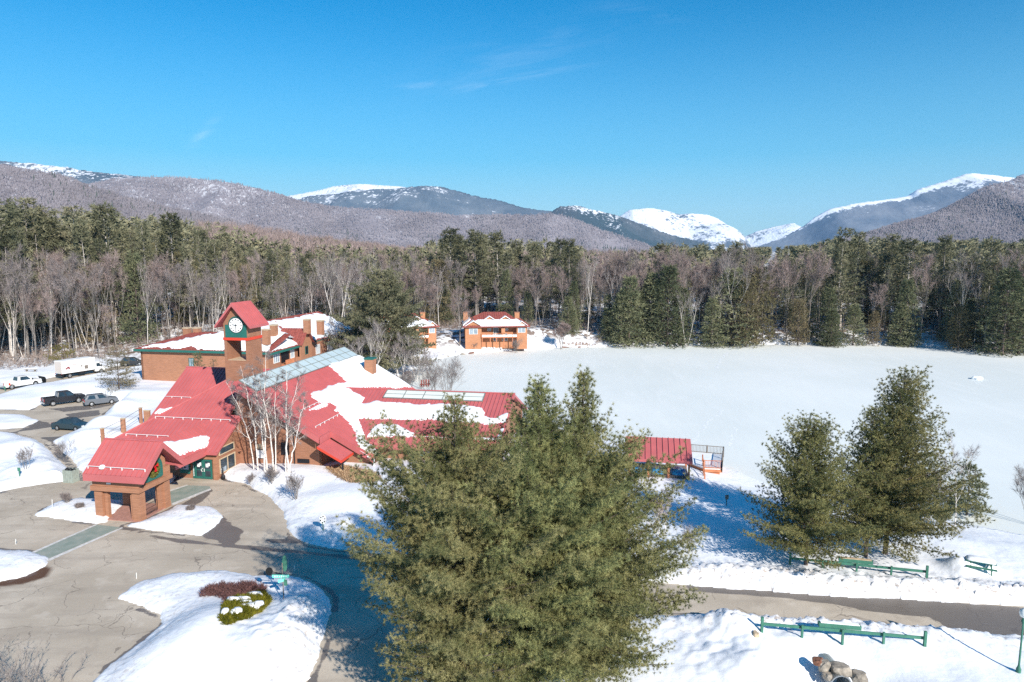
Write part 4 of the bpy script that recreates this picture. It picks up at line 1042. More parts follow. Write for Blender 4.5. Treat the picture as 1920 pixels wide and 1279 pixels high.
# ---------------------------------------------------------------- orange lake houses
def lake_house(name, label, base, ang, w, d, h, full=True):
    ax = (math.cos(ang), math.sin(ang)); ay = (-ax[1], ax[0])
    P = lambda a, c, z: (base[0] + a * ax[0] + c * ay[0], base[1] + a * ax[1] + c * ay[1], base[2] + z)
    t = thing(name, label, 'house', base)
    B = lambda a0, a1, c0, c1, z0, z1, mb: mb.box(P((a0 + a1) / 2, (c0 + c1) / 2, (z0 + z1) / 2), (a1 - a0, c1 - c0, z1 - z0), (ax, ay))
    out = (-ay[0], -ay[1])
    b = MB(); B(-w / 2, -w / 2 + w * .26, -.8, d, -2, h, b); B(w / 2 - w * .17, w / 2, -.8, d, -2, h, b); B(-w / 2 + w * .26, w / 2 - w * .17, .9, d, -2, h, b); b.build('wall', M['orange'], t)
    b = MB(); B(-w * .30, w * .28, 2.8, d - 1.5, h, h + 1.55, b); b.build('upper_wall', M['orange'], t)
    # lower skirt roof with snow, hipped main roof
    b = MB(); roof_slab(b, [P(-w / 2 - .7, -1.5, h), P(w / 2 + .7, -1.5, h), P(w / 2 - 1.5, 3.2, h + 1.6), P(-w / 2 + 2, 3.2, h + 1.6)], .25, .6)
    roof_slab(b, [P(-w / 2 - .7, -1.5, h), P(-w / 2 + 2, 3.2, h + 1.6), P(-w / 2 + 2, d - 2, h + 1.6), P(-w / 2 - .7, d + .6, h)], .25, .6)
    roof_slab(b, [P(w / 2 + .7, -1.5, h), P(w / 2 + .7, d + .6, h), P(w / 2 - 1.5, d - 2, h + 1.6), P(w / 2 - 1.5, 3.2, h + 1.6)], .25, .6); b.build('lower_roof', M['oldred'], t)
    b = MB(); zt_ = h + 1.5; roof_slab(b, [P(-w * .35, 1.9, zt_), P(w * .33, 1.9, zt_), P(w * .17, 5.8, zt_ + 1.75), P(-w * .17, 5.8, zt_ + 1.75)], .25, .6)
    roof_slab(b, [P(-w * .35, 1.9, zt_), P(-w * .17, 5.8, zt_ + 1.75), P(-w * .35, d, zt_)], .25, .6); roof_slab(b, [P(w * .33, 1.9, zt_), P(w * .33, d, zt_), P(w * .17, 5.8, zt_ + 1.75)], .25, .6); roof_slab(b, [P(w * .33, d, zt_), P(-w * .35, d, zt_), P(-w * .17, 5.8, zt_ + 1.75), P(w * .17, 5.8, zt_ + 1.75)], .25, .6); b.build('roof', M['oldred'], t)
    # lying snow on skirt roof
    rng = random.Random(4)
    def slab_snow(q, th=.35):
        s = MB(); c = [sum(p[i] for p in q) / len(q) for i in range(3)]; top = [tuple(p[i] * .9 + c[i] * .1 for i in range(3)) for p in q]
        n = len(q); s.add([(p[0], p[1], p[2] + .03) for p in q] + [(p[0], p[1], p[2] + th) for p in top], [tuple(range(n, 2 * n))] + [(i, (i + 1) % n, n + (i + 1) % n, n + i) for i in range(n)]); o = s.build('roof_snow', M['snow'], t); return o
    slab_snow([P(-w * .25, -1.45, h + .02), P(-w * .02, -1.45, h + .02), P(w * .2, -1.45, h + .02), P(w / 2 - .5, -1.2, h + .1), P(w / 2 - 2, 2.6, h + 1.4), P(-w / 2 + 2.5, 2.6, h + 1.4)])
    slab_snow([P(-w / 2 - .6, -1.2, h + .05), P(-w / 2 + 1.6, 2.6, h + 1.45), P(-w / 2 + 1.6, d - 2.4, h + 1.45), P(-w / 2 - .6, d + .3, h + .05)])
    # little gables: over the bays and the two eyebrow dormers
    def gab(a, c, wd, hh, z, dep, m='orange', nm='gable'):
        g = MB(); g.extr([P(a - wd / 2, c, z), P(a + wd / 2, c, z), P(a, c, z + hh)], (ay[0] * .3, ay[1] * .3, 0)); o = g.build(nm, M[m], t)
        r_ = MB(); roof_slab(r_, [P(a, c - .35, z + hh + .1), P(a + wd / 2 + .3, c - .35, z - .1), P(a + wd / 2 + .3, c + dep, z - .1), P(a, c + dep, z + hh + .1)], .15, .6, seams=False); roof_slab(r_, [P(a, c - .35, z + hh + .099), P(a, c + dep, z + hh + .099), P(a - wd / 2 - .3, c + dep, z - .1), P(a - wd / 2 - .3, c - .35, z - .1)], .15, .6, seams=False); r_.build('gable_roof', M['snow'] if nm != 'bay' else M['oldred'], o)
        return o
    gab(-w / 2 + w * .13, -.85, w * .27, 1.3, h + .1, 3); gab(w / 2 - w * .085, -.85, w * .18, 1.1, h + .1, 3)
    gab(-w * .1, 1.8, 2.2, .7, h + 1.7, 2); gab(w * .16, 1.8, 2.2, .7, h + 1.7, 2)
    def win(a0, a1, c, z0, z1, gl='pale_glass', mu=1): return window(t, P(a0, c, 0), P(a1, c, 0), base[2] + z0, base[2] + z1, out, gl, 'white', mu)
    win(-w / 2 + w * .06, -w / 2 + w * .2, -.8, h - 2.1, h - .6, 'pale_glass', 1); win(w / 2 - w * .15, w / 2 - w * .03, -.8, h - 1.8, h - .5, 'pale_glass', 1)
    win(-w * .14, -w * .08, .9, h - 1.5, h - .7); win(-w * .04, w * .04, .9, h - 2.4, h - .5, 'glass'); win(w * .15, w * .2, .9, h - 1.5, h - .7); win(-w * .04, w * .03, .9, .1, 2.1, 'glass'); win(w * .1, w * .19, .9, .1, 2.1, 'glass')
    win(-w * .13, -w * .06, 2.8, h + .75, h + 1.35, 'glass'); win(w * .11, w * .2, 2.8, h + .75, h + 1.35, 'pale_glass')
    # long balcony
    b = MB(); B(-w * .24, w * .34, -1.2, .9, h - 3.1, h - 2.85, b); o = b.build('balcony', M['wood'], t)
    b = MB(); B(-w * .24, w * .34, -1.22, -1.14, h - 1.95, h - 1.85, b)
    for i in range(8): a = -w * .24 + w * .58 * i / 7; B(a - .05, a + .05, -1.2, -1.1, h - 2.85, h - 1.95, b)
    b.build('railing', M['wood'], o)
    b = MB(); B(-w * .23, w * .33, -1.12, -.9, h - 2.84, h - 2.3, b); b.build('snow_heap', M['snow'], o)
    for a in (-w * .23, -w * .1, 0.02, w * .12, w * .26): 
        b = MB(); B(a - .1, a + .1, -1.15, -.95, -1.5, h - 3.1, b); b.build('balcony_post', M['wood'], t)
    b = MB(); B(w * .08, w * .14, -1.0, .9, h - 2.85, h - .6, b); b.build('privacy_screen', M['orange'], t)
    b = MB(); B(-w * .2, w * .16, -1.45, 1.0, h - .12, h - .02, b); b.build('green_eave', M['green'], t)
    for a in ((w / 2 - 2.2, 4.5), (-w / 2 + .4, 6.5)):
        q = P(a[0], a[1], h - .5); chimney(t, q, (1.3, 1.3), 3.6, 'brick', (ax, ay), 'orange')
    return t
HB = G(930, 641, 1.4)
lake_house('lake_house', 'bright orange house with hipped red roof and long balcony on the lake bank', (HB[0], HB[1] + 2, 1.2), R(6), 16.5, 10.5, 4.25)
H2 = G(793, 652, 1.0)
lake_house('lake_house', 'orange house half hidden behind the big pine, gabled end and chimney showing', (H2[0] - 3.5, H2[1] + 4, 1.0), R(24), 13., 10., 4.9)
# roof glimpsed right of the condominium
# ================================================================ SMALLER BUILT THINGS
# ---- picnic shelter by the lake with stored pedal boats under tarps
SB = G(1291, 906, .05); sx0, sx1, sy0, sy1 = -6.2, 0., 0., 4.0
gz_ = 0.
sh = thing('shelter', 'open lakeside shelter with red metal roof on wooden posts and lattice skirt', 'shelter', (SB[0], SB[1], 0), TH)
b = MB(); zr_, ze_ = 4.1, 2.6; my = (sy0 + sy1) / 2
roof_slab(b, [(sx0 - .5, my + .9, zr_), (sx1 + .3, my + .9, zr_), (sx1 + .3, sy0 - .7, ze_), (sx0 - .5, sy0 - .7, ze_)], .2, .62, w=.06)
roof_slab(b, [(sx0 - .5, my + .9, zr_ - .001), (sx1 + .3, my + .9, zr_ - .001), (sx1 + .3, sy1 + .9, 3.2), (sx0 - .5, sy1 + .9, 3.2)], .2, .62)
o = b.build('roof', M['red'], sh, world=False)
b = MB(); b.box(((sx0 + sx1) / 2 - .1, sy0 - .74, ze_ - .1), (sx1 - sx0 + .8, .06, .3)); b.build('fascia', M['red'], o, world=False)
for x in (sx0, sx0 + 2.0, sx0 + 4.1, sx1):
    for y in (sy0, sy1):
        b = MB(); b.box((x, y, 1.0), (.2, .2, 3.2)); b.build('post', M['wood'], sh, world=False)
b = MB(); b.box(((sx0 + sx1) / 2, sy0, 2.5), (sx1 - sx0 + .3, .16, .22)); b.box(((sx0 + sx1) / 2, sy1, 2.7), (sx1 - sx0 + .3, .16, .22)); b.build('beam', M['wood'], sh, world=False)
b = MB()
def lattice(a, c, z0, z1, st=.2):
    L = math.hypot(c[0] - a[0], c[1] - a[1]); e = ((c[0] - a[0]) / L, (c[1] - a[1]) / L); h = z1 - z0
    for sg in (1, -1):
        k = -h
        while k < L:
            s0, s1 = max(k, 0), min(k + h, L)
            if s1 > s0:
                za, zb = z0 + (s0 - k), z0 + (s1 - k)
                if sg < 0: za, zb = z0 + z1 - za, z0 + z1 - zb
                b.tube([(a[0] + e[0] * s0, a[1] + e[1] * s0 + sg * .012, za), (a[0] + e[0] * s1, a[1] + e[1] * s1 + sg * .012, zb)], .022, 4)
            k += st
for x0, x1 in ((sx0, sx0 + 2.0), (sx0 + 2.0, sx0 + 4.1), (sx0 + 4.1, sx1)): lattice((x0 + .1, sy0), (x1 - .1, sy0), .1, .85)
o = b.build('lattice_skirt', M['greywood'], sh, world=False)
b = MB(); b.box(((sx0 + sx1) / 2, (sy0 + sy1) / 2, .3), (sx1 - sx0, sy1 - sy0 - .1, .9)); b.build('floor_deck', M['greywood'], sh, world=False)
for i, x in enumerate((sx0 + .95, sx0 + 3.05, sx0 + 5.15)):
    wx, wy = SB[0] + x * U[0] + 1.05 * V[0], SB[1] + x * U[1] + 1.05 * V[1]
    t = thing('covered_boat', ('blue tarp covered boat under the shelter, half hidden by the pine', 'blue tarp covered boat in the middle bay of the shelter', 'blue tarp covered boat beside the open end post of the shelter')[i], 'boat', (wx, wy, .752), TH, 'boats stored in the shelter')
    rr = random.Random(i); v = []; n = 14; rings = [(1., 0), (1.02, .16), (.9, .34), (.62, .46), (.25, .52), (.02, .53)]
    for r, z in rings:
        for k in range(n):
            q = 2 * math.pi * k / n; v.append((.82 * r * math.copysign(abs(math.cos(q)) ** .7, math.cos(q)) * rr.uniform(.95, 1.05), 1.0 * r * math.copysign(abs(math.sin(q)) ** .8, math.sin(q)), z * rr.uniform(.85, 1.15) + .04 * math.cos(3 * q) * (r < 1)))
    b = MB(); b.add(v, [(a * n + k, a * n + (k + 1) % n, (a + 1) * n + (k + 1) % n, (a + 1) * n + k) for a in range(len(rings) - 1) for k in range(n)] + [tuple(range(5 * n, 6 * n))]); b.build('tarp', M['tarp'], t, world=False)
    b = MB(); b.lathe((0, .2, .44), [(.55, -.02), (.5, .1), (.25, .17), (.02, .19)], 12); b.build('snow_cap', M['snow'], t, world=False, smooth=True)
# deck with railings
def railing_run(parent, pts, h=1.0, posts=True, bal=.16, m='wood', name='railing'):
    b = MB()
    for i in range(len(pts) - 1):
        a, c = Vector(pts[i]), Vector(pts[i + 1]); L = (c - a).length; e = (c - a) / L
        for z in (.12, h - .05): b.extr([tuple(a + Vector((0, 0, z)) - Vector((e.y, -e.x, 0)) * .04), tuple(c + Vector((0, 0, z)) - Vector((e.y, -e.x, 0)) * .04), tuple(c + Vector((0, 0, z)) + Vector((e.y, -e.x, 0)) * .04), tuple(a + Vector((0, 0, z)) + Vector((e.y, -e.x, 0)) * .04)], (0, 0, .07))
        n = int(L / bal)
        for k in range(1, n): p = a + e * (L * k / n); b.box((p.x, p.y, p.z + h / 2), (.035, .035, h - .2))
        n = max(1, round(L / 1.9))
        for k in range(n + 1): p = a + e * (L * k / n); b.box((p.x, p.y, p.z + h / 2 - .1), (.12, .12, h + .3))
    return b.build(name, M[m], parent)
dz = -.1
D0, D1, D2 = G(1320, 886, dz - .4), G(1354, 887, dz - .4), G(1351, 862, dz - .4)
dk = thing('viewing_deck', 'small wooden lookout deck with slatted railing on the snowy shore', 'deck', (D0[0], D0[1], dz - .4))
pl = [(D0[0], D0[1]), (D1[0], D1[1]), (D2[0] + .5, D2[1] + .6), (G(1295, 848, dz)[0], G(1295, 848, dz)[1]), (G(1293, 868, dz)[0], G(1293, 868, dz)[1])]
b = MB(); b.extr([(p[0], p[1], dz - .05) for p in pl], (0, 0, -.3)); b.extr([(p[0] , p[1], dz - .36) for p in [(pl[0][0] + .2, pl[0][1] + .25), (pl[1][0] - .2, pl[1][1] + .25), (pl[2][0] - .3, pl[2][1] - .2), (pl[3][0] + .2, pl[3][1] - .2)]], (0, 0, -.7)); b.build('platform', M['wood'], dk)
railing_run(dk, [(pl[0][0], pl[0][1] + .05, dz), (pl[1][0] - .05, pl[1][1] + .05, dz)])
railing_run(dk, [(pl[1][0] - .05, pl[1][1] + .05, dz), (pl[2][0], pl[2][1], dz), (pl[3][0], pl[3][1] - .05, dz)], m='greywood')
b = MB(); v = [(p[0] * .97 + pl[0][0] * .03, p[1], dz) for p in pl]; b.extr([(p[0], p[1] - .05 if i > 1 else p[1] + .1, dz - .045) for i, p in enumerate(pl)], (0, 0, .14)); b.build('deck_snow', M['snow'], dk)
r0, r1 = G(1321, 906, -.35), G(1317, 868, -.2)
t = thing('ramp_railing', 'leaning wooden ramp railing leading up to the lookout deck', 'railing', r0)
railing_run(t, [r0, r1], .95, bal=.9, name='handrail')

# ---- wooden posts with rails behind the pavilion
ends = []
for i, (px, py, h, wd) in enumerate(((194, 838, 2.3, .32), (232, 812, 1.9, .55), (265, 794, 2.2, .34), (277, 795, 1.9, .9))):
    q = GS(px, py); ends.append(Vector(q) + Vector((0, 0, h)))
    lab = ('tall wooden post standing nearest the pavilion roof ridge', 'broad wooden pier between two slim posts in the snow', 'slim tall wooden post beside the lodge roof edge', 'widest low wooden pier touching the lodge roof edge')[i]
    t = thing('wooden_pier', lab, 'post', q, TH, 'wooden piers of the patio rail')
    b = MB(); b.box((0, 0, h / 2 - .4), (wd, .3, h + .8)); b.build('pier_body', M['brick2'], t, world=False)
    b = MB(); b.box((0, 0, h + .04), (wd + .1, .4, .09)); b.build('pier_cap', M['tan'], t, world=False)
for i in range(2):
    a, c = ends[i], ends[i + 1]; t = thing('patio_rail', ('thin dark rail strung from the tall post to the broad pier', 'thin dark rail strung from the broad pier to the slim post')[i], 'rail', a, group='patio rails')
    b = MB(); b.tube([a - Vector((0, 0, .1)), c - Vector((0, 0, .1))], .03, 5); b.tube([a - Vector((0, 0, .75)), c - Vector((0, 0, .75))], .025, 5); b.build('rail_bar', M['greywood'], t)

# ---- green road barriers
def barrier(label, pts, board, z_off=0, rail=.62):
    a, c = Vector(GS(*pts[0])), Vector(GS(*pts[1]))
    zz = (a.z + c.z) / 2; t = thing('road_barrier', label, 'barrier', a, group='green wooden barriers along the road')
    L = (c - a); Ln = math.hypot(L.x, L.y); e = (L.x / Ln, L.y / Ln); n = (-e[1], e[0])
    at = lambda s, z, o=0: (a.x + L.x * s + n[0] * o, a.y + L.y * s + n[1] * o, a.z + (c.z - a.z) * s + z)
    for s, h in ((0, .95), (1, .95), (.25, .66), (.5, .6), (.75, .66)):
        b = MB(); q = at(s, h / 2 - .2, -.03); b.box(q, (.15 if s in (0, 1) else .12, .15 if s in (0, 1) else .12, h + .4), (e, n)); b.build('post', M['fence_green'], t)
    for k in range(4):
        b = MB(); s0, s1 = k * .25, k * .25 + .25; P = [at(s0 + .004, .36, .06), at(s1 - .004, .36, .06), at(s1 - .004, .54, .06), at(s0 + .004, .54, .06)]; b.extr(P, (n[0] * .07, n[1] * .07, 0)); b.build('rail', M['fence_green'], t)
    b = MB(); b.extr([at(board[0], .545, .14), at(board[1], .545, .14), at(board[1], .80, .14), at(board[0], .80, .14)], (n[0] * .3, n[1] * .3, 0)); o = b.build('planter_box', M['fence_green'], t)
    b = MB(); b.extr([at(board[0] + .01, .805, .16), at(board[1] - .01, .805, .16), at(board[1] - .01, .805, .42), at(board[0] + .01, .805, .42)], (0, 0, .05)); b.build('box_top', M['snow'] if rail < .7 else M['tan'], o)
    return t
barrier('green wooden barrier in front of the culvert beside the road', ((1428, 1184), (1733, 1211)), (.36, .62))
barrier('green wooden barrier at the foot of the two shore pines', ((1481, 1058), (1737, 1084)), (.37, .62), rail=.8)

# ---- lamp post
q = G(1908, 1273, 0); q = (q[0], q[1], sz(q[0], q[1]))
q = (28.9, 36.32, sz(28.9, 36.32))
t = thing('lamp_post', 'slim green lamp post with frosted white globe standing in roadside snow', 'street lamp', q)
b = MB(); b.lathe((0, 0, -.3), [(.13, 0), (.13, .5), (.09, .6), (.055, .75), (.045, 3.2), (.07, 3.3), (.11, 3.42), (.06, 3.5), (.12, 3.6)], 12); b.build('pole', M['fence_green'], t, world=False, smooth=True)
b = MB(); b.lathe((0, 0, 3.3), [(.1, 0), (.2, .1), (.235, .25), (.2, .42), (.1, .52), (.03, .56), (.035, .6), (.01, .68)], 16); b.build('lamp_globe', M['lamp'], t, world=False, smooth=True)

# ---- street sign on the island
q = GS(532, 1124)
t = thing('street_sign', 'street sign post with green oval board and small white name blades', 'sign', q)
b = MB(); b.tube([(0, 0, -.4), (0, 0, 2.6)], .035, 7); b.build('pole', M['greywood'], t, world=False)
b = MB(); b.extr([(.16 + .17 * math.cos(a), .0, 2.55 + .58 * math.sin(a)) for a in np.linspace(0, 2 * math.pi, 20, endpoint=False)], (.0, .06, 0)); b.build('oval_board', M['fence_green'], t, world=False)
b = MB(); b.extr([(-.95 + .24 * math.cos(a), .1, 1.95 + .27 * math.sin(a)) for a in np.linspace(0, 2 * math.pi, 20, endpoint=False)], (0, .05, 0)); b.tube([(-.95, .12, 1.95), (0, .1, 1.75)], .03, 5); b.build('dark_disc', M['black'], t, world=False)
b = MB(); b.box((-.12, -.06, 1.68), (1.15, .03, .2)); o = b.build('name_blade', mat('mint_reflective', (.2, .75, .58), .4), t, world=False)
b = MB(); b.box((-.05, -.09, 1.4), (.5, .03, .22), ((.8, .6), (-.6, .8))); b.build('name_blade', bpy.data.materials['mint_reflective'], t, world=False)
b = MB()
for i in range(6): b.box((-.5 + i * .15, -.08, 1.68), (.07, .008, .1))
b.build('lettering', M['white'], o, world=False)
b = MB(); b.box((.18, -.02, 1.2), (.22, .03, .42)); b.build('lower_board', M['fence_green'], t, world=False)
# ---- round footed sign (pale disc with dark dots), post signs
q = GS(606, 994)
t = thing('disc_sign', 'pale disc golf style sign with dark dots on a short green post', 'sign', q)
b = MB(); b.tube([(0, 0, -.3), (0, 0, .75)], .05, 6); b.build('pole', M['fence_green'], t, world=False)
b = MB(); b.extr([(.3 * math.cos(a), -.04, .95 + .42 * math.sin(a)) for a in np.linspace(0, 2 * math.pi, 18, endpoint=False)], (0, .06, 0)); o = b.build('sign_face', M['white'], t, world=False)
b = MB()
for a in range(6): b.extr([(.2 * math.cos(a * 1.047 + .3) + .05 * math.cos(k), -.06, .95 + .28 * math.sin(a * 1.047 + .3) + .06 * math.sin(k)) for k in np.linspace(0, 6.28, 8, endpoint=False)], (0, .02, 0))
b.build('pattern', M['black'], o, world=False)
t['label'] = 'pale oval sign with dark dots on a short green post in the snow'
q = GS(1362, 948)
t = thing('post_sign', 'small dark notice board on a thin post in the shaded snow', 'sign', q)
b = MB(); b.tube([(0, 0, -.3), (0, 0, 1.0)], .04, 6); b.build('pole', M['black'], t, world=False)
b = MB(); b.box((0, -.05, .85), (.32, .05, .42)); o = b.build('board', M['greywood'], t, world=False)
for px, py, h, lab in ((37, 893, .75, 'short green marker post on the snowbank beside the pavilion road'), (10, 737, 1.0, 'green marker post below the white pickup')):
    q = GS(px, py); t = thing('marker_post', lab, 'post', q)
    b = MB(); b.tube([(0, 0, -.3), (0, 0, h)], .06, 6); b.build('pole', M['fence_green'], t, world=False)
    b = MB(); b.box((0, -.03, h), (.3, .06, .4)); b.build('board', M['fence_green'], t, world=False)
for i, (px, py) in enumerate(((30, 1028), (256, 1093), (552, 1079), (98, 952))):
    q = GS(px, py); t = thing('snow_stake', ('thin white snow stake at the edge of the crosswalk snow island', 'thin white snow stake at the tip of the shrub island', 'thin white snow stake near the street sign', 'thin white snow stake on the pavilion snow patch')[i], 'stake', q, group='snow stakes')
    b = MB(); b.tube([(0, 0, -.2), (.03, .02, .8)], .022, 5); b.build('rod', M['white'], t, world=False)
    b = MB(); b.tube([(.02, .015, .55), (.025, .02, .7)], .03, 5); b.build('reflector', M['lamp'], t, world=False)
# ---- litter bin of grey slats
q = G(134, 903)
t = thing('slatted_bin', 'grey green slatted litter bin beside the road with dark caps', 'bin', q, TH)
b = MB(); b.box((0, 0, .62), (1.15, .85, 1.25)); b.build('liner', M['dark'], t, world=False)
b = MB(); sl = mat('grey_green_slat', (.3, .34, .3), .7, var=.15, scale=3.)
for i in range(6):
    x = -.5 + i * .2
    for y in (-.46, .46): b.box((x, y, .66), (.16, .05, 1.4))
for i in range(4):
    for x in (-.61, .61): b.box((x, -.34 + i * .22, .66), (.05, .17, 1.4))
b.build('slat_casing', sl, t, world=False)
for x in (-.42, 0, .42): b = MB(); b.lathe((x, 0, 1.26), [(.2, 0), (.2, .1), (.12, .2), (.02, .22)], 10); b.build('lid', M['black'], t, world=False, smooth=True)
# ---- ash urn by the door
q = W(.55, 12.1, .15); t = thing('ash_urn', 'black bottle shaped ash urn beside the lodge entrance corner', 'ash urn', q)
b = MB(); b.lathe((0, 0, -.2), [(.2, 0), (.22, .3), (.18, .5), (.07, .65), (.06, 1.15), (.075, 1.25), (.03, 1.3)], 12); b.build('urn_body', M['black'], t, world=False, smooth=True)
# ---- picnic table
def table(name, lab, px, py, rz, snow):
    q = GS(px, py); q = (q[0], q[1], q[2] - .28); t = thing(name, lab, 'picnic table', q, rz)
    b = MB(); 
    for i in range(5): b.box((0, -.32 + i * .16, .62), (1.9, .14, .05))
    b.build('tabletop', M['fence_green'], t, world=False)
    for s in (-1, 1):
        b = MB(); b.box((0, s * .75, .36), (1.9, .26, .05)); b.build('seat', M['fence_green'], t, world=False)
        for k in (-1, 1):
            b = MB(); b.tube([(s * .65, k * .2, .6), (s * .65, k * .7, -.2)], .045, 5); b.build('leg', M['fence_green'], t, world=False)
        b = MB(); b.box((s * .65, 0, .33), (.06, 1.6, .08)); b.build('brace', M['fence_green'], t, world=False)
    if snow:
        b = MB(); b.add([(.94 * r * math.copysign(abs(math.cos(a)) ** .4, math.cos(a)), .4 * r * math.copysign(abs(math.sin(a)) ** .4, math.sin(a)), .65 + z) for r, z in ((1, 0), (.97, .12), (.8, .2), (.4, .24), (.02, .25)) for a in np.linspace(0, 2 * math.pi, 20, endpoint=False)], [(i * 20 + k, i * 20 + (k + 1) % 20, i * 20 + 20 + (k + 1) % 20, i * 20 + 20 + k) for i in range(4) for k in range(20)]); b.build('snow_cap', M['snow'], t, world=False, smooth=True)
    return t
table('picnic_table', 'green picnic table topped with snow standing in the open snowfield', 1838, 1060, R(-28), True)
# ---- culvert and its stones
cz = -1.35
q = (CUL[0], CUL[1] - .6, cz)
q = A(1577, 1286, CUL[1] - .95)
t = thing('culvert_pipe', 'wide dark culvert pipe opening in the snowy bank under the barrier', 'pipe', q)
n = 28; vs = []; fs = []
for y, r in ((0, .62), (0, .55), (2.2, .55)):
    for k in range(n): a = 2 * math.pi * k / n; vs.append((r * math.cos(a), y, r * math.sin(a)))
for y, r in ((2.2, .62),):
    for k in range(n): a = 2 * math.pi * k / n; vs.append((r * math.cos(a), y, r * math.sin(a)))
for a_, c_ in ((0, 1), (1, 2), (2, 3), (3, 0)):
    for k in range(n): j = (k + 1) % n; fs.append((a_ * n + k, c_ * n + k, c_ * n + j, a_ * n + j))
b = MB(); b.add(vs, fs); b.build('pipe_wall', M['steel'], t, world=False, smooth=False)
b = MB(); b.add([(.54 * math.cos(2 * math.pi * k / n), 1.9, .54 * math.sin(2 * math.pi * k / n)) for k in range(n)], [tuple(range(n))]); b.build('pipe_shade_disc', M['dark'], t, world=False)  # upright near-black disc across the bore paints the shade inside the pipe
def rock(name, lab, pos, s, seed, m='rock', cat='rock', grp=None):
    bmx = bmesh.new(); bmesh.ops.create_icosphere(bmx, subdivisions=3, radius=1)
    from mathutils import noise as mn
    for v in bmx.verts:
        k = 1 + .35 * mn.noise(v.co * 1.3 + Vector((seed * 7.1, 0, 0))) + .12 * mn.noise(v.co * 4 + Vector((seed, 3, 0)))
        v.co = Vector((max(-.8, min(.8, v.co.x * k)) * s[0], v.co.y * k * s[1], max(-.75, min(.75, v.co.z * k)) * s[2]))
    me = bpy.data.meshes.new(name); bmx.to_mesh(me); bmx.free()
    o = link_mesh(name, me, M[m]); o.location = (pos[0], pos[1], pos[2] - (.1 if name == 'boulder' else 0)); o.rotation_euler = (0, 0, seed * .8)
    return tag(o, lab, cat, grp)
yy = CUL[1] - .7
rock('boulder', 'pale tan boulder resting directly above the culvert pipe', A(1576, 1252, yy + .25), (.72, .5, .36), 0)
rock('boulder', 'speckled grey boulder to one side of the culvert mouth', A(1610, 1267, yy - .05), (.52, .45, .42), 1.2)
rock('boulder', 'grey upright stone above the small rounded one near the culvert', A(1546, 1246, yy + .35), (.3, .35, .42), 2.4)
rock('boulder', 'small rounded tan stone touching the culvert rim', A(1551, 1264, yy), (.26, .3, .25), 3.9)
rock('boulder', 'rust brown rubble stone at the top of the culvert bank', A(1533, 1236, yy + .6), (.42, .3, .22), 5.1, 'rust')
rock('boulder', 'brown soil clod peeking out of the snow beside the barrier end', GS(1417, 1190), (.3, .22, .35), 6.2, 'tan')
# ---- shore stones along the far left bank
for i, (px, py, s) in enumerate(((868, 664, .9), (884, 662, 1.6), (838, 668, .8), (805, 679, 1.0), (760, 699, 2.2), (742, 707, 1.6), (913, 659, .7), (955, 656, 2.4), (985, 653, 1.2), (1050, 651, 3.2), (1090, 650, 2.6))):
    q = G(px, py, LZ + .1); rock('shore_stone', 'low brown stone edging the far lake bank below the orange houses', q, (s * .8, .5, .3), i * 1.3, 'rust' if s > 1.5 else 'rock', 'rock', 'stones edging the far lake bank')
for i, (px, py, s, lab) in enumerate(((1832, 711, .95, 'single snow lump standing alone out on the frozen lake'), (1335, 647, 2.2, 'low snow hummock at the far edge of the lake ice'))):
    q = G(px, py, LZ); rock('snow_lump', lab, (q[0], q[1], LZ + .05), (s, s, .75), i + 2.2, 'snow', 'snow lump')

# ---- straw mulch patch below the shed roof
rng = np.random.default_rng(8); poly = np.array(gpoly([(612, 884), (640, 876), (660, 882), (700, 893), (714, 903), (690, 912), (662, 912), (640, 903)], .3))[:, :2]
P = rng.uniform(poly.min(0), poly.max(0), (26000, 2)); P = P[sd_poly(P[:, 0], P[:, 1], poly) < .25 * rng.normal(size=len(P)) - .1]
n = len(P); z = snow_z(P[:, 0], P[:, 1]) + .03; B0 = np.stack([P[:, 0], P[:, 1], z], -1)
d = rng.normal(size=(n, 3)) * (1, 1, .35); d /= np.linalg.norm(d, axis=1)[:, None]; s_ = np.cross(d, (0, 0, 1)); s_ /= np.linalg.norm(s_, axis=1)[:, None] + 1e-6
L_ = rng.uniform(.1, .35, (n, 1))
vs = np.stack([B0 - d * L_ - s_ * .03, B0 - d * L_ + s_ * .03, B0 + d * L_ + (0, 0, .05)], 1).reshape(-1, 3)
tag(link_mesh('straw_mulch', np_mesh('straw_mulch', vs, tris=np.arange(3 * n).reshape(-1, 3)), mat('straw', (.36, .2, .1), .9, col2=(.55, .4, .24), scale=5.)), 'brown straw mulch bare of snow below the low red shed roof', 'mulch', kind='stuff')

# ================================================================ VEHICLES
def paint(name, col, rough=.25): return mat(name, col, rough, spec=.6, var=.03, scale=1.)
M['tail'] = mat('red_tail_lamp', (.35, .01, .01), .2, spec=.6); M['head'] = mat('clear_headlamp', (.6, .62, .62), .1, spec=.8); M['plate'] = mat('number_plate', (.6, .62, .62), .5)
def frustum(b, base, top, z0, z1, wb, wt, m=0):
    x0, x1 = base; x2, x3 = top
    return b.add([(x0, -wb, z0), (x1, -wb, z0), (x1, wb, z0), (x0, wb, z0), (x2, -wt, z1), (x3, -wt, z1), (x3, wt, z1), (x2, wt, z1)], [(3, 2, 1, 0), (4, 5, 6, 7), (0, 1, 5, 4), (1, 2, 6, 5), (2, 3, 7, 6), (3, 0, 4, 7)], m)
def panel(parent, q, ins, out, name='window', m='glass'):
    """glass panel inset in a quad (4 corners), pushed out along its normal"""
    q = [Vector(p) for p in q]; c = sum(q, Vector()) / 4; n = (q[1] - q[0]).cross(q[3] - q[0]).normalized()
    P = [c + (p - c) * (1 - ins) for p in q]; b = MB(); b.extr([tuple(p - n * .02) for p in P], tuple(n * (out + .02))); return b.build(name, M[m], parent, world=False)
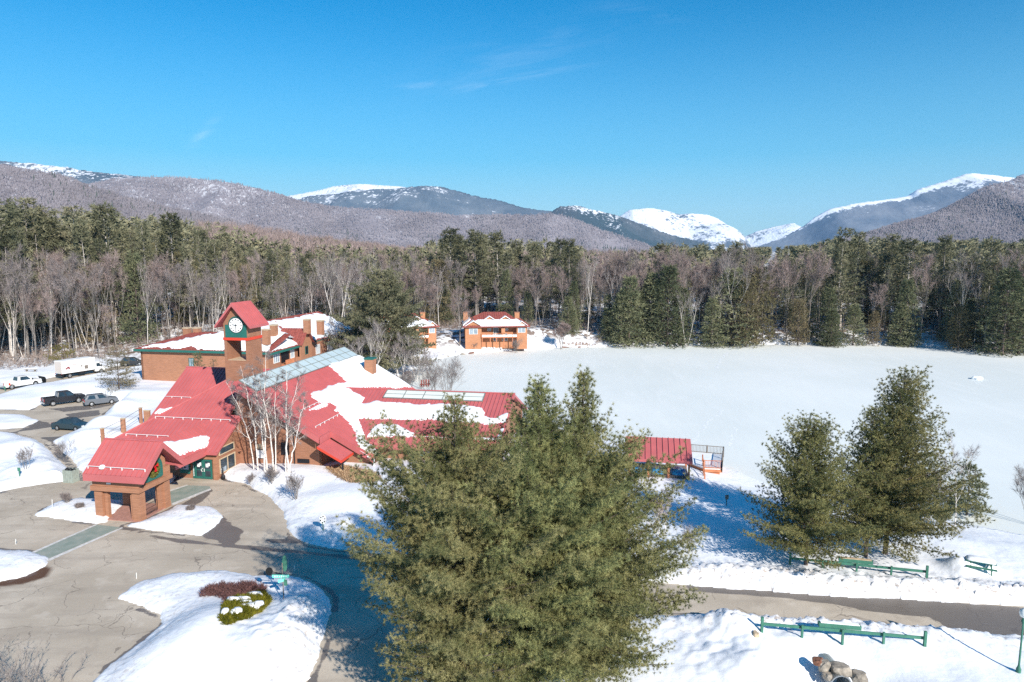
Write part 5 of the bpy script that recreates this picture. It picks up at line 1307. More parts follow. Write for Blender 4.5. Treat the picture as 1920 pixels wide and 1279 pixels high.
def wheel(parent, x, y, r, s):
    b = MB(); pr = [(r * .62, -.1), (r * .95, -.1), (r, -.05), (r, .05), (r * .95, .1), (r * .62, .1)]; n = 18; vs = []
    for rr, w in pr:
        for k in range(n): a = 2 * math.pi * k / n; vs.append((x + rr * math.cos(a), y + w * s, r + rr * math.sin(a)))
    b.add(vs, [(i * n + k, i * n + (k + 1) % n, (i + 1) % 6 * n + (k + 1) % n, (i + 1) % 6 * n + k) for i in range(6) for k in range(n)])
    o = b.build('wheel', M['rubber'], parent, world=False)
    b = MB(); b.add([(x + r * .63 * math.cos(2 * math.pi * k / n), y + s * .07, r + r * .63 * math.sin(2 * math.pi * k / n)) for k in range(n)] + [(x, y + s * .1, r)], [(k, (k + 1) % n, n) for k in range(n)]); b.build('rim', M['rim'], o, world=False)
def body_extrude(prof, w, bevel=.07):
    b = MB(); b.extr([(x, -w, z) for x, z in prof], (0, 2 * w, 0)); return b
def arch(prof, xs, r, zb):
    """bottom line with wheel arches cut in"""
    out = []
    for x in sorted(xs):
        out += [(x - r, zb)] + [(x - r * math.cos(a), zb + r * 1.0 * math.sin(a)) for a in np.linspace(.3, math.pi - .3, 7)] + [(x + r, zb)]
    return out
def car(name, lab, cat, pos, ang, p, kind, grp=None, L=4.7):
    t = thing(name, lab, cat, pos, ang, grp); h = L / 2; w = .9
    xs = (-h + .95, h - .95); zb = .28
    if kind == 'sedan': top = [(h, .45), (h - .05, .72), (h - 1.3, .93), (-h + .75, .98), (-h + .05, .9), (-h, .5)]; cab = ((-h + .55, h - 1.25), (-h + 1.3, h - 2.15), .94, 1.42)
    elif kind == 'wagon': top = [(h, .5), (h - .08, .8), (h - 1.2, 1.0), (-h + .1, 1.02), (-h, .55)]; cab = ((-h + .08, h - 1.15), (-h + .55, h - 2.0), 1.0, 1.58)
    prof = arch(None, xs, .38, zb) ; prof = [(-h + .05, zb)] + prof + [(h - .05, zb)] + top
    body = body_extrude(prof, w); bo = body.build('body', p, t, world=False, bevel=.05)
    (x0, x1), (x2, x3), z0, z1 = cab; wb, wt = .86, .66
    b = MB(); frustum(b, (x0, x1), (x2, x3), z0 - .05, z1, wb, wt); b.build('cabin', p, t, world=False, bevel=.06)
    for s in (-1, 1):
        for f0, f1 in ((.04, .47), (.53, .96)):
            lo = lambda f: (x0 + (x1 - x0) * f, s * wb, z0 - .05); hi = lambda f: (x2 + (x3 - x2) * f, s * wt, z1)
            q = [lo(f0), lo(f1), hi(f1), hi(f0)] if s < 0 else [lo(f1), lo(f0), hi(f0), hi(f1)]
            panel(t, q, .2, .012, 'side_window')
    panel(t, [(x1, -wb, z0 - .05), (x1, wb, z0 - .05), (x3, wt, z1), (x3, -wt, z1)], .12, .012, 'windshield')
    panel(t, [(x0, wb, z0 - .05), (x0, -wb, z0 - .05), (x2, -wt, z1), (x2, wt, z1)], .16, .012, 'rear_window')
    for x in xs:
        for s in (-1, 1): wheel(t, x, s * .84, .33, s)
    for s in (-1, 1):
        b = MB(); b.box((h - .06, s * .62, .68), (.12, .4, .14)); b.build('headlight', M['head'], t, world=False)
        b = MB(); b.box((-h + .02, s * .68, .82), (.1, .3, .16)); b.build('taillight', M['tail'], t, world=False)
        b = MB(); b.box((x1 - .25, s * (wb + .1), z0 + .1), (.16, .2, .13)); b.build('wing_mirror', p, t, world=False)
    b = MB(); b.box((-h - .01, 0, .62), (.04, .5, .15)); b.build('licence_plate', M['plate'], t, world=False)
    b = MB(); b.box((-h + .02, 0, .4), (.14, 1.7, .16)); b.box((h - .02, 0, .38), (.14, 1.7, .16)); b.build('bumper', M['black'], t, world=False)
    return t
def pickup(name, lab, pos, ang, p, crew=True, plow=False, L=5.6):
    t = thing(name, lab, 'pickup truck', pos, ang); h = L / 2; w = .97; zb = .42; xs = (-h + 1.15, h - 1.0); zd = 1.12
    bed1 = -h + 1.75 if crew else -h + 2.1
    prof = [(-h + .05, zb)] + arch(None, xs, .46, zb) + [(h - .05, zb), (h, .7), (h - .06, 1.1), (h - 1.35, 1.2), (bed1, 1.2), (bed1, .62), (-h, .62)]
    b = MB(); b.extr([(x, -w, z) for x, z in prof], (0, 2 * w, 0)); b.build('body', p, t, world=False, bevel=.04)
    b = MB()
    for s in (-1, 1): b.box(((-h + bed1) / 2, s * (w - .05), .91), (bed1 + h, .1, .58))
    b.box((-h + .05, 0, .91), (.1, 2 * w - .2, .58)); b.build('cargo_bed', p, t, world=False)
    x0, x1 = bed1 + .02, h - 1.3; x2, x3 = x0 + .18, x1 - .75; z0, z1 = 1.17, 1.86; wb, wt = .92, .74
    b = MB(); frustum(b, (x0, x1), (x2, x3), z0, z1, wb, wt); b.build('cabin', p, t, world=False, bevel=.06)
    for s in (-1, 1):
        for f0, f1 in (((.02, .45), (.5, .96)) if crew else ((.1, .95),)):
            lo = lambda f: (x0 + (x1 - x0) * f, s * wb, z0); hi = lambda f: (x2 + (x3 - x2) * f, s * wt, z1)
            q = [lo(f0), lo(f1), hi(f1), hi(f0)] if s < 0 else [lo(f1), lo(f0), hi(f0), hi(f1)]
            panel(t, q, .2, .012, 'side_window')
        b = MB(); b.box((-h - .0, s * .86, .95), (.1, .16, .4)); b.build('taillight', M['tail'], t, world=False)
        b = MB(); b.box((h - .04, s * .72, .9), (.12, .36, .2)); b.build('headlight', M['head'], t, world=False)
        b = MB(); b.box((x1 - .2, s * (wb + .14), z0 + .15), (.14, .26, .2)); b.build('wing_mirror', M['black'], t, world=False)
        for x in xs: wheel(t, x, s * .88, .4, s)
    panel(t, [(x1, -wb, z0), (x1, wb, z0), (x3, wt, z1), (x3, -wt, z1)], .12, .012, 'windshield')
    panel(t, [(x0, wb, z0), (x0, -wb, z0), (x2, -wt, z1), (x2, wt, z1)], .16, .012, 'rear_window')
    b = MB(); b.box((-h - .06, 0, .58), (.16, 1.9, .2)); b.box((h + .03, 0, .55), (.16, 1.9, .24)); b.build('bumper', M['steel'], t, world=False)
    b = MB(); b.box((-h - .15, 0, .62), (.03, .45, .16)); b.build('licence_plate', M['plate'], t, world=False)
    if plow:
        b = MB(); P = [(h + .75 + .22 * math.cos(a), .2 + .6 + .55 * math.sin(a)) for a in np.linspace(-1.3, 1.3, 7)]
        for i in range(6):
            (xa, za), (xb, zb2) = P[i], P[i + 1]; b.add([(xa - .4, -1.2, za), (xa - .4, 1.2, za), (xb - .4, 1.2, zb2), (xb - .4, -1.2, zb2), (xa - .33, -1.2, za), (xa - .33, 1.2, za), (xb - .33, 1.2, zb2), (xb - .33, -1.2, zb2)], [(0, 1, 2, 3), (7, 6, 5, 4), (0, 3, 7, 4), (1, 5, 6, 2)])
        b.box((h + .3, 0, .6), (.5, .5, .3)); b.build('snow_plow', M['black'], t, world=False)
        b = MB(); b.box((-h + .8, -w - .012, .92), (.28, .02, .36)); b.build('red_emblem', M['brightred'], t, world=False)
    return t
def mid(a, c, z=0.): return ((a[0] + c[0]) / 2, (a[1] + c[1]) / 2, z)
a_, c_ = G(93, 764), G(147, 755)
pickup('pickup_truck', 'black crew cab pickup truck parked beside the grey car in the snowy lot', (a_[0] * .5 + c_[0] * .5 - .6, a_[1] * .5 + c_[1] * .5 + .9, 0), R(47), paint('black_paint', (.02, .022, .028)))
car('parked_car', 'grey hatchback parked beside the black pickup at the snowbank', 'car', (-66.9, 109.0, 0), R(40), paint('steel_grey_paint', (.13, .145, .165)), 'wagon', 'cars parked in the lodge lot', 4.6)
car('parked_car', 'dark blue green sedan parked alone nearest the lodge', 'car', (-61.2, 92.7, 0), R(-12), paint('dark_teal_paint', (.022, .045, .058)), 'sedan', 'cars parked in the lodge lot', 4.8)
pickup('pickup_truck', 'white pickup truck with black snow plow driving on the upper road', (-90.2, 123.4, 0), R(60), paint('white_paint_truck', (.72, .72, .70)), False, True, 5.9)
q = GS(252, 688); car('parked_car', 'dark car half hidden behind the bare spruce by the condominium corner', 'car', (G(250, 686)[0], G(250, 686)[1], .1), R(20), paint('charcoal_paint', (.03, .032, .036)), 'wagon', None, 4.5)
# box truck
t = thing('box_truck', 'white box truck with faded red writing on the upper road', 'truck', (-87.1, 136.2, 0), R(64)); bw = 1.22
b = MB(); b.box((-1.1, 0, 2.25), (6.6, 2 * bw, 2.5)); b.build('cargo_box', M['white'], t, world=False, bevel=.04)
b = MB(); b.box((-1.1, 0, .78), (6.6, 1.1, .34)); b.box((-4.3, 0, .55), (.3, 2.3, .25)); b.box((-.6, -.95, .7), (1.2, .4, .4)); b.build('chassis', M['black'], t, world=False)
b = MB(); b.extr([(x, -1.05, z) for x, z in ((2.3, .5), (4.35, .5), (4.4, 1.25), (3.75, 1.45), (3.25, 2.35), (2.3, 2.4))], (0, 2.1, 0)); b.build('cab', M['white'], t, world=False, bevel=.06)
for s in (-1, 1):
    q = [(2.5, s * 1.052, 1.45), (3.55, s * 1.052, 1.45), (3.15, s * 1.052, 2.2), (2.5, s * 1.052, 2.2)]; panel(t, q if s < 0 else q[::-1], .05, .012, 'side_window')
    for x in (-2.9, 3.45): wheel(t, x, s * 1.0, .45, s)
    b = MB(); b.box((4.38, s * .8, .9), (.08, .3, .2)); b.build('headlight', M['head'], t, world=False)
    b = MB(); b.box((3.4, s * 1.3, 1.7), (.1, .2, .4)); b.build('wing_mirror', M['black'], t, world=False)
panel(t, [(3.75, -1.0, 1.45), (3.75, 1.0, 1.45), (3.25, 1.0, 2.35), (3.25, -1.0, 2.35)], .08, .015, 'windshield')
pink = mat('faded_red_lettering', (.55, .2, .18), .6); dkr = mat('dark_red_emblem', (.25, .05, .06), .6)
b = MB()
for z, x0, x1 in ((2.95, -2.9, -1.2), (2.68, -2.75, -1.35), (2.48, -2.55, -1.5)):
    n = int((x1 - x0) / .2)
    for i in range(n): b.box((x0 + (x1 - x0) * (i + .5) / n, -bw - .012, z + .07 * math.sin(math.pi * i / max(1, n - 1)) * (z > 2.9)), (.13, .012, .15))
b.build('side_lettering', pink, t, world=False)['kind'] = 'stuff'
b = MB(); b.box((-3.3, -bw - .012, 2.0), (.9, .012, .2)); b.box((-3.2, -bw - .012, 2.2), (.45, .012, .22)); b.box((-3.6, -bw - .014, 1.87), (.22, .012, .18)); b.box((-2.98, -bw - .014, 1.87), (.22, .012, .18)); b.build('truck_emblem', dkr, t, world=False)
b = MB(); b.box((.35, -bw - .012, 1.75), (.75, .02, .75)); b.box((-.55, -bw - .012, 2.1), (.28, .02, .36)); b.build('side_hatch', M['greywood'], t, world=False)
b = MB()
for z, hw in ((2.75, .75), (2.45, .7), (2.15, .45), (1.85, .55)):
    n = int(hw * 2 / .17)
    for i in range(n): b.box((-4.412, -hw + 2 * hw * (i + .5) / n, z), (.012, .11, .14))
b.build('rear_lettering', pink, t, world=False)
b = MB(); b.box((-4.41, 0, 2.25), (.02, 2.1, 2.2)); b.build('rear_door', mat('pale_pink_door', (.66, .58, .52), .6), t, world=False)
for s in (-1, 1): b = MB(); b.box((-4.45, s * 1.0, .95), (.06, .2, .14)); b.build('taillight', M['tail'], t, world=False)
for o_ in [x for x in SC.objects if x.name.startswith(('pickup_truck', 'parked_car'))]: o_.scale = (1.04, 1.04, 1.14)
# ---- railing on the far parking edge and a dark picnic bench by the woods
q = GS(58, 697); t = thing('snowy_bench', 'small dark bench capped with snow at the foot of the bare woods', 'bench', q, R(-5))
b = MB(); b.box((0, 0, .5), (2.6, .5, .1)); b.build('seat', M['greywood'], t, world=False)
for s in (-1, 1): b = MB(); b.box((s * .9, 0, .1), (.12, .45, .9)); b.build('leg', M['greywood'], t, world=False)
b = MB(); b.box((0, 0, .64), (2.6, .5, .18)); b.build('snow_cap', M['snow'], t, world=False, bevel=.06)
# ================================================================ VEGETATION
def prisms(segs, sides=4):
    S = np.asarray(segs, float)
    p0, p1, r0, r1 = S[:, :3], S[:, 3:6], S[:, 6], S[:, 7]
    d = p1 - p0; d /= np.linalg.norm(d, axis=1)[:, None] + 1e-9
    ref = np.where(np.abs(d[:, 2:3]) > .9, np.array([[1., 0, 0]]), np.array([[0, 0, 1.]]))
    a = np.cross(d, ref); a /= np.linalg.norm(a, axis=1)[:, None]; b = np.cross(d, a)
    ang = np.arange(sides) * 2 * np.pi / sides
    c, s = np.cos(ang), np.sin(ang)
    off = a[:, None, :] * c[None, :, None] + b[:, None, :] * s[None, :, None]
    v = np.concatenate([p0[:, None] + off * r0[:, None, None], p1[:, None] + off * r1[:, None, None]], 1)
    n = len(S); base = (np.arange(n) * 2 * sides)[:, None]; k = np.arange(sides)[None]; k2 = (k + 1) % sides
    q = np.stack([base + k2, base + k, base + sides + k, base + sides + k2], -1).reshape(-1, 4)
    return v.reshape(-1, 3), q

def blades(P, D, rng, k, ln, wd, spread):
    """k narrow needle blades fanning out of every point"""
    P = np.repeat(P, k, 0); D = np.repeat(D, k, 0)
    d = D + spread * rng.normal(size=P.shape); d /= np.linalg.norm(d, axis=1)[:, None] + 1e-9
    s = np.cross(d, rng.normal(size=P.shape)); s /= np.linalg.norm(s, axis=1)[:, None] + 1e-9
    L = ln * rng.uniform(.6, 1.25, (len(P), 1)); w = wd * rng.uniform(.7, 1.3, (len(P), 1))
    return np.stack([P - s * w, P + s * w, P + d * L], 1).reshape(-1, 3)

def conifer(seed, H, cb, prof, whorl=.6, nb=5, el=(8, 28), curve=.12, tuft=.3, k=6, bl=.5, bw=.06, spread=.55, sub=True, lat=.42, jit=.22, miss=.12, trunk_r=None, lean=(0, 0), flat=.35, sect=None, inner=.28, clump=0):
    """conifer: trunk, whorls of limbs with side sprays, needle tufts along the sprays. prof(t) = limb length, t 0 at the crown base .. 1 at the tip"""
    rng = np.random.default_rng(seed); segs = []; TP = []; TD = []
    tr = trunk_r or H * .012
    axis = lambda z: np.array([lean[0] * (z / H) ** 1.5, lean[1] * (z / H) ** 1.5, z])
    zs = np.linspace(0, H, 14)
    for a, b in zip(zs[:-1], zs[1:]): segs.append((*axis(a), *axis(b), tr * (1 - .93 * a / H) + .01, tr * (1 - .93 * b / H) + .01))
    segs[0] = (*axis(-.6), *segs[0][3:6], tr * 1.25, segs[0][7])
    z = cb
    while z < H - .25:
        t = (z - cb) / (H - cb); n = max(3, int(round(nb * (1 - .3 * t))))
        a0 = rng.uniform(0, 6.28); wf = rng.uniform(.78, 1.12)
        for i in range(n):
            if rng.random() < miss: continue
            az = a0 + 6.283 * (i + rng.uniform(-.3, .3)) / n
            L = prof(t) * wf * rng.uniform(1 - jit, 1 + jit * .8)
            if sect: L *= sect(az, z)
            if L < .15: continue
            e = R(el[0] + (el[1] - el[0]) * t + rng.normal() * 6)
            o = axis(z + rng.uniform(-.45, .45) * whorl); h = np.array([math.cos(az), math.sin(az), 0.]); side = np.array([-h[1], h[0], 0.])
            f = lambda s: o + h * (L * s * math.cos(e)) + np.array([0, 0, L * (s * math.sin(e) + curve * s * s - .0)])
            br = max(.012, tr * .28 * (1 - .6 * t)); P0 = f(0)
            for s in (.34, .67, 1.):
                P1 = f(s); segs.append((*P0, *P1, br * (1.15 - s + .33), br * max(.15, 1.1 - s))); P0 = P1
            # tufts on the limb and on side sprays
            m = max(2, int(L * (1 - inner) / tuft))
            for j in range(m + 1):
                s = inner + (1 - inner) * j / m; c = f(s); dirv = h * .8 + np.array([0, 0, .45])
                TP.append(c); TD.append(dirv)
                if sub:
                    for sg in (-1, 1):
                        sl = lat * L * (1.08 - s) * rng.uniform(.6, 1.2) + tuft * .8
                        q = max(1, int(sl / tuft))
                        sd = h * rng.uniform(.45, .9) + side * sg; sd /= np.linalg.norm(sd)
                        for w in range(1, q + 1):
                            p = c + sd * (sl * w / q) + np.array([0, 0, rng.normal() * tuft * flat + .08 * sl * (w / q)])
                            TP.append(p); TD.append(sd * .6 + np.array([0, 0, .5]))
        z += whorl * rng.uniform(.75, 1.3) * (1 - .35 * t)
    TP.append(axis(H)); TD.append(np.array([0, 0, 1.]))
    if clump:
        TP = np.array(TP); cell = np.floor(TP / clump); h3 = np.stack([_hash(cell[:, 0] * 3 + cell[:, 2] * 17, cell[:, 1] * 5 - cell[:, 2] * 29, 7 + i) for i in range(3)], -1)
        TP = TP + ((cell + .2 + .6 * h3) * clump - TP) * .38
    TP = np.array(TP) + rng.normal(size=(len(TP), 3)) * tuft * .3
    if len(TP) * k > 3e5: print('needles', len(TP) * k)
    return segs, blades(TP, np.array(TD), rng, k, bl, bw, spread)

def bare(seed, H, fork=.35, spread=.5, r=None, depth=4, nbr=(3, 5), up=.35, tw=5, twl=.9, tww=.02, stems=1, wig=.12, crown_bias=1.):
    """leafless broadleaf tree: limbs as tapering segments, twigs as thin blades"""
    rng = np.random.default_rng(seed); segs = []; TP = []; TD = []
    r = r or H * .011
    def grow(p, d, L, rad, lev):
        n = 4 if lev < 2 else 3; q = np.array(p, float); dd = np.array(d, float); pts = [q.copy()]
        for i in range(n):
            dd = dd + rng.normal(size=3) * wig * (.35 if lev == 0 else 1) + np.array([0, 0, up * .12]); dd /= np.linalg.norm(dd); nq = q + dd * L / n
            ra = rad * (1 - .75 * i / n); rb = rad * (1 - .75 * (i + 1) / n); segs.append((*q, *nq, ra, rb)); q = nq; pts.append(q.copy())
        if lev >= depth - 1:
            for p_ in pts[1:]:
                TP.append(p_); TD.append(dd)
            return
        m = rng.integers(nbr[0], nbr[1] + 1) + (3 if lev == 0 else 0)
        f0 = fork if lev == 0 else .3
        for j in range(m):
            f = f0 + (1 - f0) * (j + rng.uniform(.1, .9)) / m; x = f * n; i = min(int(x), n - 1); p_ = pts[i] + (pts[i + 1] - pts[i]) * (x - i)
            az = rng.uniform(0, 6.28); h = np.array([math.cos(az), math.sin(az), 0]); nd = dd * (1 - spread) + h * spread * 1.2 + np.array([0, 0, up]); nd /= np.linalg.norm(nd)
            grow(p_, nd, L * (.62 if lev == 0 else .58) * (1.15 - .55 * f * crown_bias) * rng.uniform(.8, 1.15), max(.012, rad * (1 - .75 * f) * .6), lev + 1)
        TP.append(pts[-1]); TD.append(dd)
    for k in range(stems):
        a = 6.28 * k / max(1, stems) + rng.uniform(0, 1); s = 0 if stems == 1 else rng.uniform(.12, .3)
        grow((math.cos(a) * s * .6, math.sin(a) * s * .6, -.4), (math.cos(a) * s, math.sin(a) * s, 1), H * .82 * (1 if k == 0 else rng.uniform(.75, 1)), r, 0)
    return segs, blades(np.array(TP), np.array(TD), rng, tw, twl, tww, .55)

def tree_thing(name, label, cat, segs, nd, mats, loc, group=None, sides=4, rz=0., crown='crown'):
    t = thing(name, label, cat, loc, rz, group)
    v, q = prisms(segs, sides); link_mesh('trunk', np_mesh('trunk', v, quads=q), mats[0], t)
    if nd is not None and len(nd): link_mesh(crown, np_mesh(crown, nd, tris=np.arange(len(nd)).reshape(-1, 3)), mats[1], t)
    return t

def copy_tree(o, loc, rz, sc, label=None, group=None):
    c = o.copy(); COL.objects.link(c); c.location = loc; c.rotation_euler = (0, 0, rz); c.scale = sc
    if label: c['label'] = label
    if group: c['group'] = group
    for ch in o.children:
        d = ch.copy(); COL.objects.link(d); d.parent = c
    return c

# ---------------------------------------------------------------- the big pines beside the road
def big_pine(label, px, py, Y, Rm, cb, seed, slope=.60, grp=None, sect=None, cone=False, zb=None, lean=(0, 0), whorl=.6, k=26, m='pine', nb=8, curve=.24, el=(-4, 48), tuft=.165, bl=.19, bw=.0085, lat=.32, low=.6):
    top = A(px, py, Y); z0 = sz(top[0], top[1]) if zb is None else zb; H = top[2] - z0
    def prof(t):
        if cone: return Rm * (1 - t) ** slope + .25
        dtop = (1 - t) * (H - cb); return min(dtop * slope * .66 + max(0, dtop - 2.6) * slope * .6 + .22, Rm) * (low + (1 - low) * min(1, t / .33))
    s, n = conifer(seed, H, cb, prof, whorl, nb, el, curve, tuft, k, bl, bw, .6, True, lat, .24, .07, None, lean, .9, sect, .08, .3)
    return tree_thing('pine_tree', label, 'pine tree', s, n, (M['bark'], M[m]), (top[0] - lean[0], top[1] - lean[1], z0), grp, 6)
big_pine('huge olive pine hiding the road, lower rounded top in front of the lake wing', 852, 748, 32.5, 5.7, 1.0, 11, .80)
big_pine('huge olive green pine hiding the road, middle leader in front of the lake', 1010, 714, 34.2, 5.6, 1.2, 12, .68)
big_pine('huge olive green pine hiding the road, tallest pointed top closest to the lake shelter', 1094, 698, 35.4, 6.9, 1.0, 13, .56)
# pair on the shore
def gp(px, py): q = G(px, py, .2); return q
big_pine('broad golden green pine on the shore, shorter rounded one of the pair above the barrier', 1526, 792, 49.8, 4.8, 1.5, 21, .58, m='pine2', cone=True, whorl=.5, tuft=.19, k=18, nb=8, el=(0, 46), bl=.19, bw=.014, lat=.27)
big_pine('taller dark pointed pine behind the shore barrier with pale trunks showing below', 1698, 704, 51.6, 5.4, 1.4, 22, .66, m='pine2', cone=True, whorl=.54, tuft=.19, k=18, nb=8, bl=.19, bw=.014, lat=.27, lean=(.6, 0), el=(-2, 44), sect=lambda az, z: 1. + .18 * math.cos(az))
big_pine('slimmer pine leaning against the tall dark shore pine on the lodge side', 1642, 764, 51.2, 3.5, 2.2, 23, .75, m='pine2', cone=True, whorl=.62, tuft=.19, k=18, nb=7, bl=.19, bw=.014, lat=.27, el=(0, 44))
# little dark spruce at the water edge
q = GS(1812, 968); H = A(1828, 868, q[1])[2] - q[2]
s, n = conifer(31, max(4.5, H), .5, lambda t: 2.3 * (1 - t) ** .9 + .1, .38, 6, (-14, 15), .05, .25, 12, .28, .03, .5, trunk_r=.1, miss=.15)
tree_thing('spruce_tree', 'small sparse dark spruce at the lake edge beside the bare birch', 'spruce tree', s, n, (M['bark'], M['fspruce']), q, None, 5)
def stand_bare(name, lab, px, py, ptop, seed, mats=('greybark', 'twig'), loc=None, grp=None, cat='bare tree', **k):
    q = GS(px, py) if loc is None else loc; H = max(.6, A(px, ptop, q[1])[2] - q[2])
    s, n = bare(seed, H, **k); return tree_thing(name, lab, cat, s, n, (M[mats[0]], M[mats[1]]), q, grp, 5)
stand_bare('birch_tree', 'slender bare birch with purple twigs behind the dark shore pines', 1790, 985, 838, 41, ('birch', 'twig'), depth=4, tw=5, twl=.5, tww=.008, r=.06, spread=.4)
stand_bare('birch_tree', 'thin bare birch leaning in the blue shadow near the shelter', 1243, 1004, 932, 42, ('birch', 'browntwig'), depth=4, tw=3, twl=.35, tww=.005, r=.05, spread=.38, stems=2)
stand_bare('birch_tree', 'bent broken young birch half hidden by the huge pine', 1231, 1000, 925, 43, ('birch', 'browntwig'), depth=3, tw=3, twl=.35, tww=.005, r=.045, spread=.7, stems=2, wig=.3)
stand_bare('bare_shrub', 'fine bare brown shrub in front of the tall dark shore pines trunk', 1735, 985, 880, 44, ('greybark', 'browntwig'), depth=4, tw=4, twl=.5, tww=.005, r=.05, stems=4, spread=.4, cat='shrub')
stand_bare('bare_shrub', 'pale leafless bush at the frame edge on the lake ice border', 1925, 985, 880, 45, ('greybark', 'twig'), depth=4, tw=4, twl=.5, tww=.005, r=.045, stems=3, spread=.4, cat='shrub')
stand_bare('bare_shrub', 'thin grey leafless saplings on the snow between the huge pine and the road', 1290, 1040, 985, 46, ('greybark', 'twig'), depth=3, tw=4, twl=.4, tww=.004, r=.025, stems=4, spread=.4, cat='shrub')
stand_bare('bare_shrub', 'low spruce brush heaped with snow at the lake edge', 1765, 985, 945, 47, ('bark', 'fspruce'), depth=3, tw=10, twl=.35, tww=.015, r=.04, stems=6, spread=.7, cat='shrub')
# ---------------------------------------------------------------- birch clump before the lodge
stems = [((476, 880), (424, 716), .075), ((484, 882), (450, 686), .085), ((496, 884), (472, 690), .10), ((501, 882), (498, 656), .10), ((513, 884), (485, 705), .10), ((517, 885), (516, 704), .075), ((540, 886), (537, 694), .11), ((543, 886), (572, 742), .085), ((536, 886), (568, 688), .07)]
blab = ['pale birch before the lodge wall, outermost stem leaning towards the entrance doors', 'slim white birch before the lodge, second stem from the entrance side', 'white birch before the lodge, third stem with crown crossing the tower base', 'tallest straight white birch of the lodge clump', 'thick white birch stem leaning towards the tower from the clump middle', 'slim forked white birch in the clump middle before the hall roof', 'thickest white birch of the clump on the hall roof side', 'short spreading birch arching away from the entrance at the clump edge', 'slender birch reaching up over the hall roof from the clump edge']
for i, ((bx, by), (tx, ty), rr) in enumerate(stems):
    q0 = GS(bx, by); tp = A(tx, ty, q0[1] + random.uniform(-.5, .8)); rng = np.random.default_rng(300 + i); segs = []; TP = []; TD = []
    a = np.zeros(3); c = np.array(tp) - np.array(q0); N = 12
    bow = np.array([c[0] * -.16 if i != 7 else c[0] * .1, rng.normal() * .2, 0])
    pt = lambda t: a + np.array([c[0] * t ** 1.35, c[1] * t, c[2] * t]) + bow * math.sin(math.pi * t) * .9
    pts = [pt(k / N) + rng.normal(size=3) * .05 * (k > 0) for k in range(N + 1)]; pts[0] = np.array([0, 0, -.6])
    for k in range(N): segs.append((*pts[k], *pts[k + 1], rr * 1.05 * (1 - .86 * k / N), rr * 1.05 * (1 - .86 * (k + 1) / N)))
    nbr = 13 if i not in (7,) else 15
    for j in range(nbr):
        t = .30 + .68 * (j + rng.uniform()) / nbr; p = pt(t); az = rng.uniform(0, 6.28); L = c[2] * .24 * (1.25 - t) * rng.uniform(.6, 1.3)
        d = np.array([math.cos(az) * .75, math.sin(az) * .75, rng.uniform(.5, 1.0)]); d /= np.linalg.norm(d); r_ = rr * .45 * (1.1 - t)
        q = p.copy()
        for s in range(4):
            d = d + rng.normal(size=3) * .14 + np.array([0, 0, .05]); d /= np.linalg.norm(d); nq = q + d * L / 4; segs.append((*q, *nq, r_ * (1 - .2 * s), r_ * (.8 - .2 * s))); 
            if s > 0:
                for _ in range(2):
                    e = d + rng.normal(size=3) * .55; e /= np.linalg.norm(e); m_ = q + e * L * .3; segs.append((*q, *m_, r_ * .4, r_ * .2)); TP.append(m_); TD.append(e); TP.append((q + m_) / 2); TD.append(e)
            q = nq; TP.append(q); TD.append(d)
    nd = blades(np.array(TP), np.array(TD), rng, 11, .5, .0065, .55)
    tree_thing('birch_tree', blab[i], 'birch tree', segs, nd, (M['birch'], M['twig']), q0, 'birch clump before the lodge', 6)
# ---------------------------------------------------------------- shrubs
def shrub_clump(name, lab, poly, n, h, m, seed, tw=(.25, .012), k=5, cat='shrub', base_m='greybark'):
    rng = np.random.default_rng(seed); P = np.array(gpoly(poly, .3))[:, :2]; pts = rng.uniform(P.min(0), P.max(0), (n * 6, 2))
    d = sd_poly(pts[:, 0], pts[:, 1], P); pts = pts[d < 0]; d = -d[d < 0]; pts = pts[:n]; d = d[:n]; z = snow_z(pts[:, 0], pts[:, 1])
    c = P.mean(0); loc = (c[0], c[1], sz(*c)); segs = []; TP = []; TD = []
    for (x, y), zz, dd in zip(pts, z, d):
        p = np.array([x - c[0], y - c[1], zz - loc[2] - .15]); hh = h * rng.uniform(.6, 1.1) * (.55 + .45 * min(1, dd / .5)); v = np.array([rng.normal() * .25, rng.normal() * .25, 1])
        for j in range(4):
            v = v + rng.normal(size=3) * .22; v /= np.linalg.norm(v); q = p + v * hh / 4; segs.append((*p, *q, .012, .009)); p = q; TP.append(q); TD.append(v)
    t = thing(name, lab, cat, loc); vv, qq = prisms(segs, 3); link_mesh('stems', np_mesh('stem', vv, quads=qq), M[base_m], t).name = 'stem'
    nd = blades(np.array(TP), np.array(TD), rng, k, tw[0], tw[1], .6); link_mesh('foliage', np_mesh('foliage', nd, tris=np.arange(len(nd)).reshape(-1, 3)), M[m], t)
    return t
cm = lambda pts: [(340 + a / 8.525, 1070 + c / 8.525) for a, c in pts]
M['berry'] = mat('red_brown_berry_twig', (.15, .075, .07), .9, var=.35, scale=3.)
shrub_clump('barberry_shrub', 'dense red brown leafless shrub curving across the snowy road island', cm([(265, 470), (380, 370), (560, 330), (760, 320), (960, 330), (1080, 300), (1340, 360), (1360, 430), (1240, 440), (1080, 480), (880, 510), (800, 600), (720, 680), (690, 560), (640, 500), (500, 470)]), 900, .75, 'berry', 51, (.2, .010), 7, base_m='browntwig')
jt = shrub_clump('juniper_shrub', 'low yellow green juniper with snow pads on the road island', cm([(780, 640), (880, 540), (1060, 520), (1240, 420), (1340, 440), (1430, 560), (1340, 720), (1260, 860), (1120, 1000), (1000, 1060), (820, 1120), (720, 1180), (650, 1090), (700, 900), (710, 740)]), 1500, .5, 'juniper', 52, (.26, .02), 9, base_m='bark')
